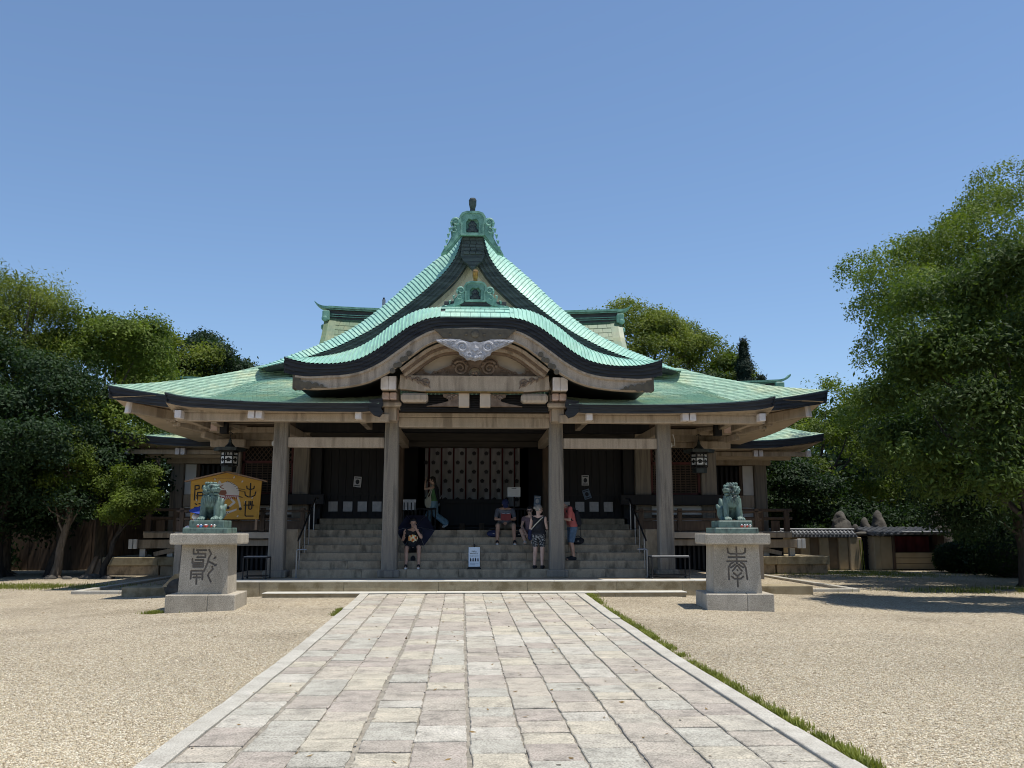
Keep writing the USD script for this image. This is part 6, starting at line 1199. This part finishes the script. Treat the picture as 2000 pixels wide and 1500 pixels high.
tree('evergreen_tree', 'grey green tree below the camphor behind the right roof slope', 'tree', [(10.6, 47, 7.8, 2.6, 2, 2.0), (13.2, 47, 7.6, 2.4, 2, 1.9), (8.2, 47.5, 8.2, 2.0, 2, 1.8), (14.6, 47, 7.6, 1.5, 1.6, 1.5)] + Lr(7, 8, (11.3, 46.6, 7.8), (3.2, 1, 1.7), .6, .9),
     (11.5, 47.6, 0), (11.5, 47.6, 7), .3, 'leaf_dark', 7500, .17, 27, per=6, spread=.2, bark='bark_dark', shell=.7)
def conifer(lab, x, y, h, w, z0, n, seed):
    r = np.random.default_rng(seed); t = thing('conifer_tree', lab, 'conifer', (x, y, 0)); obj('trunk', cyl((0, 0), .22, 0, h-.3, 8, .03), 'bark_dark', t)
    k = r.random(n)**.75; z = z0+(h-z0)*(1-k); rr = w*k*(.75+.25*np.sin(z*5.2)); th = r.uniform(0, 6.283, n); f = r.uniform(.35, 1, n); p = np.c_[np.cos(th)*rr*f, np.sin(th)*rr*f, z+.25*f*rr]
    d = np.c_[np.cos(th), np.sin(th), np.full(n, .8)]; obj('crown', leaves_at(p, d, .20, r, .22, 7, .10, -1.2, .6), 'leaf_pine', t)
conifer('slender dark conifer standing right of the camphor behind the roof', 14.3, 46, 11.45, 1.5, 6.5, 2400, 31)
conifer('shorter dark conifer close beside the slender one behind the roof', 15.3, 46.4, 9.6, 1.5, 6.0, 1800, 32)
tree('evergreen_tree', 'bushy green tree between the camphor and the conifers behind the roof', 'tree', [(13.3, 48, 8.6, 1.5, 1.5, 1.9), (16.2, 47, 7.4, 1.5, 1.5, 1.4)] + Lr(8, 5, (13.6, 47.6, 8.8), (1.2, .8, 1.3), .5, .8), (13.4, 48, 0), (13.4, 48, 7), .2, 'leaf_camphor', 2600, .19, 33)
tree('evergreen_tree', 'small treetop peeping over the left roof slope', 'tree', [(-13.0, 52, 8.3, .9, .9, 1.1), (-12.4, 52, 8.0, .7, .7, .7)], (-12.8, 52, 0), (-12.8, 52, 7.6), .15, 'leaf_camphor', 700, .19, 34)
# left: dark mass with a feathery tree above
tree('feathery_tree', 'light green feathery tree standing tallest at the far left edge', 'tree', [(-16.4, 31, 7.2, 1.5, 1.5, 1.1), (-15.2, 31, 8.4, 1.2, 1.2, .9), (-16.6, 31, 9.3, 1.3, 1.3, .8), (-15.0, 31, 9.8, .9, .9, .6), (-14.2, 31, 6.9, 1.1, 1.1, .9), (-17.6, 31, 8.0, 1.3, 1.3, 1.0)] + Lr(9, 9, (-15.8, 31, 8.2), (1.7, 1.2, 1.7), .35, .6, .6),
     (-15.8, 31.4, 0), (-15.6, 31.2, 8.4), .2, 'leaf_light', 4500, .14, 41, aspect=.25, per=7, spread=.24, droop=.6, shell=.9, bumps=.4)
tree('evergreen_tree', 'large dark evergreen at the left with sunlit crown, nearest the picture edge', 'tree', [(-14.6, 29.4, 4.6, 2.6, 2.4, 2.2), (-16.6, 29.4, 4.4, 2.4, 2.2, 2.4), (-15.4, 29, 2.6, 2.2, 2, 1.5), (-13.6, 29.6, 3.2, 1.6, 1.6, 1.4), (-16.8, 29.4, 6.4, 1.6, 1.6, 1.2)] + Lr(10, 14, (-15.2, 29, 4.2), (2.4, 1.4, 2.2), .6, 1.0),
     (-15.2, 29.8, 0), (-15.3, 29.8, 4), .24, 'leaf_dark', 11000, .125, 42, per=6, spread=.15, bark='bark_dark')
tree('evergreen_tree', 'rounded green tree left of the hall with a bright sunlit top', 'tree', [(-13.0, 32, 6.4, 2.0, 2, 1.8), (-12.4, 32, 7.6, 1.5, 1.6, 1.1), (-14.2, 32.4, 7.4, 1.5, 1.5, 1.2), (-12.0, 32, 5.0, 1.7, 1.7, 1.5), (-13.4, 32, 8.2, 1.0, 1, .8)] + Lr(11, 12, (-13.0, 31.6, 6.6), (1.9, 1.2, 1.9), .5, .8),
     (-13.0, 32.6, 0), (-13, 32.5, 5.5), .2, 'leaf_camphor', 9000, .12, 43, per=6, spread=.14)
tree('evergreen_tree', 'yellow green tree between the dark evergreens behind the left roof', 'tree', [(-14.0, 40, 7.6, 1.7, 1.6, 1.7), (-13.0, 40, 8.4, 1.3, 1.3, 1.2), (-15.0, 40, 8.6, 1.2, 1.2, 1.0)] + Lr(12, 6, (-14, 39.6, 8.0), (1.3, .9, 1.3), .4, .7), (-14, 40.4, 0), (-14, 40.4, 7), .18, 'leaf_light', 4000, .14, 44, spread=.16)
tree('evergreen_tree', 'dark dense tree right of the yellow green one behind the left roof', 'tree', [(-12.2, 42, 8.0, 1.8, 1.8, 2.1), (-11.0, 42, 7.2, 1.5, 1.5, 1.6), (-13.4, 42.4, 9.2, 1.4, 1.4, 1.2), (-12.2, 42, 9.6, 1.2, 1.2, .9), (-14.8, 42, 9.4, 1.3, 1.3, 1.0)] + Lr(13, 10, (-12.3, 41.6, 8.2), (1.9, 1, 2.0), .5, .8), (-12.2, 42.4, 0), (-12.2, 42.4, 7), .22, 'leaf_dark', 6500, .16, 45, bark='bark_dark')
tree('broadleaf_tree', 'small pale trunked tree with bright leaf clumps left of the hall', 'tree', [(-12.9, 29.3, 3.3, .7, .7, .6), (-12.1, 29.2, 2.7, .5, .5, .4), (-13.4, 29.2, 4.1, .8, .8, .7), (-12.5, 29.3, 3.8, .5, .5, .4), (-13.8, 29.2, 3.2, .6, .6, .45)] + Lr(14, 6, (-12.9, 29, 3.3), (.9, .5, .8), .25, .4),
     (-13.05, 29.2, .02), (-12.6, 29.3, 3.2), .12, 'leaf_camphor', 3000, .10, 46, per=6, spread=.11, cl=.35)
tree('broadleaf_tree', 'leafy shrub tree with low sunlit clump beneath the left wing eave', 'tree', [(-10.55, 28.9, 2.3, .55, .5, .32), (-10.8, 29.0, 3.15, .55, .5, .35), (-11.1, 29.0, 2.0, .4, .4, .25)] + Lr(15, 4, (-10.8, 28.8, 2.6), (.5, .3, .5), .2, .3), (-11.7, 29.5, .02), (-11.0, 29.2, 2.6), .09, 'leaf_camphor', 2200, .09, 47, per=6, spread=.09, cl=.3, bark='bark_dark')
tree('evergreen_tree', 'dark second trunk and crown behind the pale trunked tree', 'tree', [(-13.6, 31, 3.4, 1.4, 1.2, 1.1), (-12.6, 31, 2.6, 1.1, 1, .8), (-11.6, 32, 3.6, 1.4, 1.2, 1.2), (-14.8, 31.5, 2.4, 1.3, 1.2, 1.0)] + Lr(16, 6, (-13, 31, 3.2), (1.6, .7, 1.0), .4, .7), (-13.5, 29.9, .02), (-13.4, 30.6, 3.4), .13, 'leaf_dark', 5000, .15, 48, bark='bark_dark')
# hedges at the right
def hedge(lab, lobes, seed, n):
    r = np.random.default_rng(seed); t = thing('clipped_hedge', lab, 'hedge'); p, d = crown_points(lobes, n, r, .12, .06, 1.5); obj('foliage', leaves_at(p, d, .07, r, .55, 6, .05, 0, .6), 'leaf_hedge', t)
    obj('inner_branches', trimesh.util.concatenate([blend([ell(L[:3], np.array(L[3:6])*.86)], .15, 0) for L in lobes]), 'bark_dark', t)
hedge('rounded clipped hedge in front of the tiled notice booth', [(16.95, 31.3, .50, .72, .7, .56), (17.9, 31.5, .48, .7, .7, .52)], 51, 3000)
hedge('rounded clipped hedge in deep shade at the far right edge', [(17.2, 28.3, .55, 1.0, .8, .65), (18.4, 28.3, .6, 1.1, .8, .7), (19.6, 28.2, .6, 1.1, .8, .7)], 52, 4200)
# far wood around the courtyard, part of it an unseen light block
def wood(name, cx, ring, seed, n, hmin, hmax, mat, kindlab):
    r = np.random.default_rng(seed); L = [(x, y, h*.5, 3.4+1.6*r.random(), 3.0, h*.55) for (x, y) in ring for h in [r.uniform(hmin, hmax)]]; p, d = crown_points(L, n, r, .25, .2, .5)
    o = obj(name, leaves_at(p, d+[0, 0, .3], .55, r, .6, 6, .5, 0, .8), mat, kind='stuff', label=kindlab, cat='woodland')
    return o
wood('woodland', 0, [(x, 62+4*math.sin(x), ) for x in np.arange(-60, 61, 4.2) if not -14 < x < 4], 61, 9000, 7, 9.5, 'leaf_dark', 'dark far wood behind the shrine and its trees')
wood('woodland', 0, [(-26-3*math.sin(y), y) for y in np.arange(26, 60, 4.0)] + [(27+3*math.sin(y), y) for y in np.arange(22, 60, 4.0)], 62, 8000, 7, 11, 'leaf_dark', 'dark wood closing the courtyard on both sides')
wood('woodland', 0, [(x, -34-3*math.sin(x)) for x in np.arange(-60, 61, 4.2)] + [(-52, y) for y in np.arange(-30, 24, 4.2)] + [(52, y) for y in np.arange(-30, 24, 4.2)], 63, 9000, 9, 13, 'leaf_dark', 'unseen wood added around the open side to block low sky light')  # out of view, added to hold back horizon sky and deepen porch shade
def undergrowth(lab, lobes, seed, n, mat='leaf_dark'):
    r = np.random.default_rng(seed); p, d = crown_points(lobes, n, r, .3, .25, 1.1); obj('undergrowth', leaves_at(p, d, .17, r, .5, 6, .18, 0, .8), mat, kind='stuff', label=lab, cat='undergrowth')
undergrowth('dark undergrowth beneath the trees at the left', [(x, 37+.8*math.sin(x*3), 1.2, 1.5, 1.0, 1.6) for x in np.arange(-24, -9.5, 1.5)] + [(x, 34, .5, .8, .6, .7) for x in (-19, -17.6, -11.0)], 71, 7000)
undergrowth('dark undergrowth beneath the trees at the right', [(x, 37.5+.8*math.sin(x*3), 1.1, 1.5, 1.0, 1.5) for x in np.arange(12.5, 27, 1.5)] + [(x, 30.5+.6*math.sin(x*2), .7, 1.2, 1.0, 1.1) for x in np.arange(17.8, 26, 1.5)], 72, 8000)

# ------------------------------------------------------------------ grass
def blades(xy, h0, h1, r, z=None, lean=.5):
    n = len(xy); zb = ground_z(xy[:, 0], xy[:, 1]) if z is None else z; th = r.uniform(0, 6.283, n); h = r.uniform(h0, h1, n); w = .0035+.003*r.random(n); a = np.c_[xy, zb]; s = np.c_[np.cos(th), np.sin(th), np.zeros(n)]*w[:, None]; ld = np.c_[np.cos(th+1.6), np.sin(th+1.6), np.zeros(n)]*(h*lean*r.random(n))[:, None]
    m = a+ld*.35+np.c_[np.zeros((n, 2)), h*.6]; t = a+ld+np.c_[np.zeros((n, 2)), h]; V = np.stack([a-s, a+s, m-s*.7, m+s*.7, t], 1).reshape(-1, 3); i = np.arange(n)*5
    return trimesh.Trimesh(V, np.vstack([np.c_[i, i+1, i+3], np.c_[i, i+3, i+2], np.c_[i+2, i+3, i+4]]), process=False)
r = np.random.default_rng(81); y = r.uniform(5, 18.9, 60000); wv = np.clip(meshkit.fbm(np.c_[y*1.3, y*0, y*0], 3, 4)*2.2-.35, 0, 1)*np.interp(y, [5, 12.5, 16.5, 17, 18.7], [1, .8, .12, .05, 1]); tu = meshkit.noise(np.c_[y*9, y*0, y*0], 8); k = r.random(60000) < wv*np.clip(tu*2.2-.6, .04, 1)*.8; y = y[k]; x = HALF + path_c(y) + .02 + np.abs(r.normal(0, .055, len(y)))*np.interp(y, [5, 17, 18.8], [1, 1, 1.5])
obj('edge_grass', blades(np.c_[x, y], .012, .07, r, path_z(y)-.03, .9), 'grass', kind='stuff', label='thin strip of grass along the right kerb of the paved approach', cat='grass')
y = r.uniform(15.5, 18.6, 3000); k = r.random(3000) < np.clip(meshkit.fbm(np.c_[y*2, y*0, y*0], 3, 14)*3-1.5, 0, 1); y = y[k]; obj('edge_grass', blades(np.c_[-HALF+path_c(y)-.02-np.abs(r.normal(0, .05, len(y))), y], .015, .05, r, path_z(y)-.04), 'grass', kind='stuff', label='small grass tufts along the left kerb near the platform', cat='grass')
def patch(lab, c, R, n, h, seed):
    r = np.random.default_rng(seed); xy = r.normal(0, 1, (n, 2))*R*.5+c; k = meshkit.fbm(np.c_[xy*1.7, np.zeros(n)], 3, seed) > .45; obj('grass_patch', blades(xy[k], h*.3, h, r), 'grass', kind='stuff', label=lab, cat='grass')
patch('sparse grass on the gravel left of the hall under the trees', (-12.6, 24.6), (3.6, 1.2), 9000, .09, 91)
patch('sunlit grass on the gravel under the trees at the right edge', (15.0, 22.0), (3.6, 1.0), 12000, .13, 92)
patch('thin grass behind the right pedestal before the tiled wall', (13.2, 30.4), (3.0, 2.6), 8000, .08, 93)
patch('grass tuft at the left corner of the left pedestal', (-5.55, 16.38), (.22, .08), 700, .08, 94)

# ------------------------------------------------------------------ left background: stone post, boards, dark fence, roots
sp = thing('stone_post', 'thick pale stone post standing under the trees at the far left', 'stone post', (-15.6, 29.6, .03), 10)
obj('shaft', hull([(sx*w, sy*w*.8, z) for w, z in ((.33, .1), (.26, 2.1)) for sx in (-1, 1) for sy in (-1, 1)]), 'platform_stone', sp); obj('foot', box(-.55, .5, -.4, .4, -.05, .13, .03), 'rock', sp); obj('pale_strip', box(-.03, .03, -.272, -.262, .15, 1.9).apply_transform(trimesh.transformations.rotation_matrix(-.03, [1, 0, 0])), 'plaster_white', sp)
fn = thing('board_fence', 'dark board fence under the trees left of the hall', 'fence')
for k in range(26): a = -21+.38*k; obj('board', box(a, a+.372, 34.6+.012*(k % 2), 34.64+.012*(k % 2), 0, 1.9), 'brown_wood', fn)
for z in (.4, 1.5): obj('rail', box(-21, -11.1, 34.66, 34.72, z, z+.1), 'dark_wood', fn)
for k, (x, y, a, h) in enumerate(((-12.35, 29.9, -24, .72), (-12.1, 30.0, -8, .58), (-11.95, 30.1, 34, .62))):
    w = thing('weathered_plank', ('leaning weathered plank left of the wing base, leftmost of three', 'leaning weathered plank left of the wing base, between two others', 'leaning weathered plank nearest the left wing base')[k], 'plank', (x, y, .03)); obj('plank', hull([(-.10, -.03, 0), (.12, -.03, 0), (.04, -.02, h), (-.06, -.02, h*.96), (-.10, .03, 0), (.12, .03, 0), (.04, .02, h), (-.06, .02, h*.96)]).apply_transform(trimesh.transformations.rotation_matrix(math.radians(a*-1.0), [0, 1, 0])), 'old_plank', w)
for k in range(7):
    x, y = -12.9+.33*k+.2*math.sin(k*3), 28.6+.25*math.sin(k*2.1); s = .14+.05*math.sin(k*5)
    rk = thing('garden_stone', f'small pale edging stone under the left trees, {ORD[k]} of the seven from the left', 'stone', (x, y, .02), group='edging stones at the left trees'); obj('stone', blend([ell((0, 0, .04), (s*1.3, s, s*.7)), ell((s*.4, 0, .03), (s*.9, s*.8, s*.6))], .1, 1), 'rock', rk)

# ------------------------------------------------------------------ right background: tiled wall, gate, booth, boulders
def coping(parent, x0, x1, y0, zt, depth, n):
    L = x1-x0; obj('tile_ridge', MB().add(tube([(x0-.05, y0, zt+.06), (x1+.05, y0, zt+.06)], .07, 10), box(x0, x1, y0-.09, y0+.09, zt-.05, zt+.02, .01)), 'wall_tile', parent)
    for sgn in (-1, 1):
        for k in range(n):
            a = x0+L*(k+.5)/n; obj('roof_tile', tube([(a, y0+sgn*.06, zt), (a, y0+sgn*depth*.55, zt-.09), (a, y0+sgn*depth, zt-.14)], L/n*.36, 6), 'wall_tile', parent)
        obj('tile_bed', hull([(x, y0+sgn*yy, zz_) for x in (x0, x1) for yy, zz_ in ((.02, zt-.02), (depth, zt-.17), (depth, zt-.21), (.02, zt-.2))]), 'wall_tile', parent)
wl = thing('tiled_wall', 'low ochre plaster wall with dark tile coping right of the shrine', 'wall')
obj('core', box(10.6, 14.2, 33.45, 33.75, 0, 1.28), 'ochre_dark', wl)
for k in range(5): a = 10.75+.72*k; obj('buttress', box(a, a+.34, 33.30, 33.449, 0, 1.24, .02), 'ochre_plaster', wl)
obj('end_pier', box(14.0, 14.45, 33.2, 33.95, 0, 1.26, .02), 'ochre_plaster', wl); coping(wl, 10.6, 14.3, 33.6, 1.46, .42, 26)
gt = thing('iron_gate', 'dark iron gate with scrollwork between the tiled wall and the booth', 'gate', (-.14, 33.4, 0))
for x in (14.56, 15.2): obj('gate_post', cyl((x, 0), .045, 0, 1.35, 8), 'black_metal', gt)
obj('gate_frame', MB().add(*[tube([(14.62, 0, z), (15.16, 0, z)], .02, 6) for z in (.08, .62, 1.22)]), 'black_metal', gt)
for k in range(5): x = 14.66+.11*k; obj('gate_bar', cyl((x, 0), .011, .08, 1.22, 6), 'black_metal', gt)
for k in range(3): obj('gate_scroll', tube([(14.9+(.20-.06*k)*math.cos(q), -.02, .62+(.42-.1*k)*math.sin(q)) for q in np.linspace(-1.2, 1.9, 14)], .014, 6), 'black_metal', gt)
obj('gate_backing', box(14.6, 15.18, .05, .07, .05, 1.3), 'dark_void', gt); obj('gate_lintel_stone', blend([ell((14.85, 0, 1.38), (.42, .2, .09)), ell((15.05, 0, 1.40), (.3, .18, .08))], .12, 1), 'rock', gt)
for k in range(2):
    bp = thing('bamboo_pole', ('green bamboo pole leaning at the gate, left one of the pair', 'green bamboo pole leaning at the gate, right one of the pair')[k], 'pole', (14.38+.08*k, 33.1, 0)); obj('pole', tube([(0, 0, 0), (-.02, .02, .6), (-.03, .06, 1.15)], .018, 8), 'leaf_light', bp); obj('joint', MB().add(*[cyl((-.01*j, .012*j), .021, .25*j+.2, .25*j+.22, 8) for j in range(3)]), 'bamboo', bp)
bo = thing('notice_booth', 'low ochre roadside booth with tiled roof and dark red curtain behind the hedge', 'booth', (-.52, .9, 0))
obj('left_wall', box(15.3, 15.55, 32.0, 33.6, .05, 1.30, .02), 'ochre_plaster', bo); obj('front_left_panel', box(15.56, 16.0, 32.05, 32.15, .05, 1.28, .01), 'ochre_plaster', bo); obj('corner_post', box(15.99, 16.08, 31.98, 32.06, .0, 1.34, .008), 'brown_wood', bo)
for z0_, z1_ in ((.10, .30), (.31, .50), (.51, .70)): obj('lower_board', box(16.09, 18.0, 32.04, 32.10, z0_, z1_-.006, .006), 'ochre_plaster', bo)
obj('base_beam', box(15.4, 18.0, 32.0, 32.2, -.02, .09, .01), 'brown_wood', bo); obj('red_curtain', grid(np.array([[(16.25+1.3*u_, 32.35+.03*math.sin(u_*22), z) for z in (.72, 1.0, 1.28)] for u_ in np.linspace(0, 1, 30)])), 'dark_red_cloth', bo, smooth=True)
obj('inner_wall', box(16.0, 18.0, 32.6, 32.7, .05, 1.4), 'dark_void', bo); obj('side_reveal', box(17.75, 18.0, 32.1, 32.5, .70, 1.4), 'brown_wood', bo); obj('roof_slab', hull([(15.2, 31.75, 1.32), (18.2, 31.75, 1.36), (15.2, 33.7, 1.50), (18.2, 33.7, 1.54), (15.2, 31.75, 1.38), (18.2, 31.75, 1.42), (15.2, 33.7, 1.56), (18.2, 33.7, 1.60)]), 'wall_tile', bo)
for k in range(12): a = 15.25+.25*k; obj('roof_tile', tube([(a, 31.68, 1.40+.0013*k), (a, 32.7, 1.50+.0013*k), (a, 33.72, 1.60)], .055, 6), 'wall_tile', bo)
obj('eave_strip', box(16.2, 18.3, 31.60, 31.74, 1.40, 1.46, .01), 'wall_tile', bo)
def boulder(lab, x, y, z, sx, sy, sz, seed):
    r = np.random.default_rng(seed); m = blend([ell((0, 0, sz*.45), (sx, sy, sz*.6)), ell((sx*.3, 0, sz*.35), (sx*.7, sy*.9, sz*.4)), ell((-sx*.1, 0, sz*.8), (sx*.62, sy*.6, sz*.36))], .12, 2); v = m.vertices; m.vertices = v + (meshkit.fbm(v*5+seed, 4, seed)[:, None]-.5)*np.array([.3, .3, .22])*sx
    t = thing('boulder', lab, 'boulder', (x, y, z)); obj('stone', m, 'rock', t, smooth=40)
boulder('tall weathered boulder behind the end of the tiled wall', 14.3, 34.6, .2, .5, .45, 1.75, 3); boulder('smaller rounded boulder beside the tall one at the gate', 14.75, 34.3, .3, .3, .3, 1.25, 4)
boulder('pointed brown boulder behind the left part of the booth roof', 16.2, 35.5, .5, .35, .3, 1.55, 5); boulder('round grey boulder behind the right part of the booth roof', 18.7, 35.6, .6, .45, .4, 1.45, 6); boulder('low boulder seen over the booth roof left of the pointed one', 15.6, 35.4, .5, .3, .3, 1.3, 8)

# ------------------------------------------------------------------ loose pebbles over the gravel nearest the camera
def pebbles(n, seed):
    r = np.random.default_rng(seed); y = 4.6 + np.abs(r.normal(0, 1, n*2))*3.9; x = r.uniform(-1, 1, n*2)*(y*.62+.6); k = np.abs(x-path_c(y)) > HALF+.03; x, y = x[k][:n], y[k][:n]; n = len(x)
    root = UsdGeom.PointInstancer.Define(stage, '/World/loose_gravel'); protos = []
    for j in range(5):
        m = trimesh.creation.icosphere(subdivisions=1, radius=1.0); rr = np.random.default_rng(200+j); m.vertices *= (1+rr.uniform(-.22, .22, (len(m.vertices), 1))); m.vertices *= np.array([1, .75, .55])
        p = usdkit.mesh(stage, f'/World/loose_gravel/pebble_{j:03d}' if j else '/World/loose_gravel/pebble', m, MATS[('pebble_tan', 'pebble_pale', 'pebble_grey', 'pebble_brown', 'pebble_tan')[j]], True); protos.append(p.GetPath())
    root.CreatePrototypesRel().SetTargets(protos); root.CreateProtoIndicesAttr(Vt.IntArray.FromNumpy(r.choice(5, n, p=[.3, .22, .2, .13, .15]).astype(np.int32)))
    s = r.uniform(.0035, .0092, n).astype(np.float32); root.CreatePositionsAttr(Vt.Vec3fArray.FromNumpy(np.c_[x, y, GZ(x, y)+s*.25].astype(np.float32))); root.CreateScalesAttr(Vt.Vec3fArray.FromNumpy(np.c_[s, s, s]))
    th = r.uniform(0, 6.283, n)/2; root.CreateOrientationsAttr(Vt.QuathArray([Gf.Quath(float(math.cos(t)), 0, 0, float(math.sin(t))) for t in th])); tag(root, 'loose pale pebbles scattered over the gravel nearest the camera', 'gravel', kind='stuff')
from scipy.interpolate import RegularGridInterpolator
_gi = RegularGridInterpolator((gx, gy), Z); GZ = lambda x, y: _gi(np.c_[x, y])
pebbles(260000, 97)

# fallen leaves and twigs
r = np.random.default_rng(99); n = 420; xy = np.vstack([np.c_[r.uniform(-14, -3.2, n//3), r.uniform(7, 24, n//3)], np.c_[r.uniform(3.2, 13, n//3), r.uniform(7, 24, n//3)], np.c_[r.uniform(-2.2, 2.2, n//3), r.uniform(5, 18.5, n//3)]])
zz_ = np.where(np.abs(xy[:, 0]) < 2.3, path_z(xy[:, 1])+.008, GZ(np.clip(xy[:, 0], -20, 20), xy[:, 1])+.012)
obj('fallen_leaves', leaves_at(np.c_[xy, zz_], np.tile([0, 0, 1.0], (len(xy), 1)), .055, r, .45, 1, .0, 0, .25), 'dry_leaf', kind='stuff', label='scattered dry fallen leaves on the gravel and the paved approach', cat='leaves')
pl = thing('distant_pole', 'thin dark pole tip rising behind the left slope of the front gable', 'pole', (-4.62, 45, 0)); obj('shaft', cyl((0, 0), .05, 0, 13.3, 8), 'black_metal', pl); obj('fitting', MB().add(cyl((0, 0), .09, 12.9, 13.2, 8), box(-.09, .09, -.04, .04, 12.75, 12.85)), 'steel', pl)
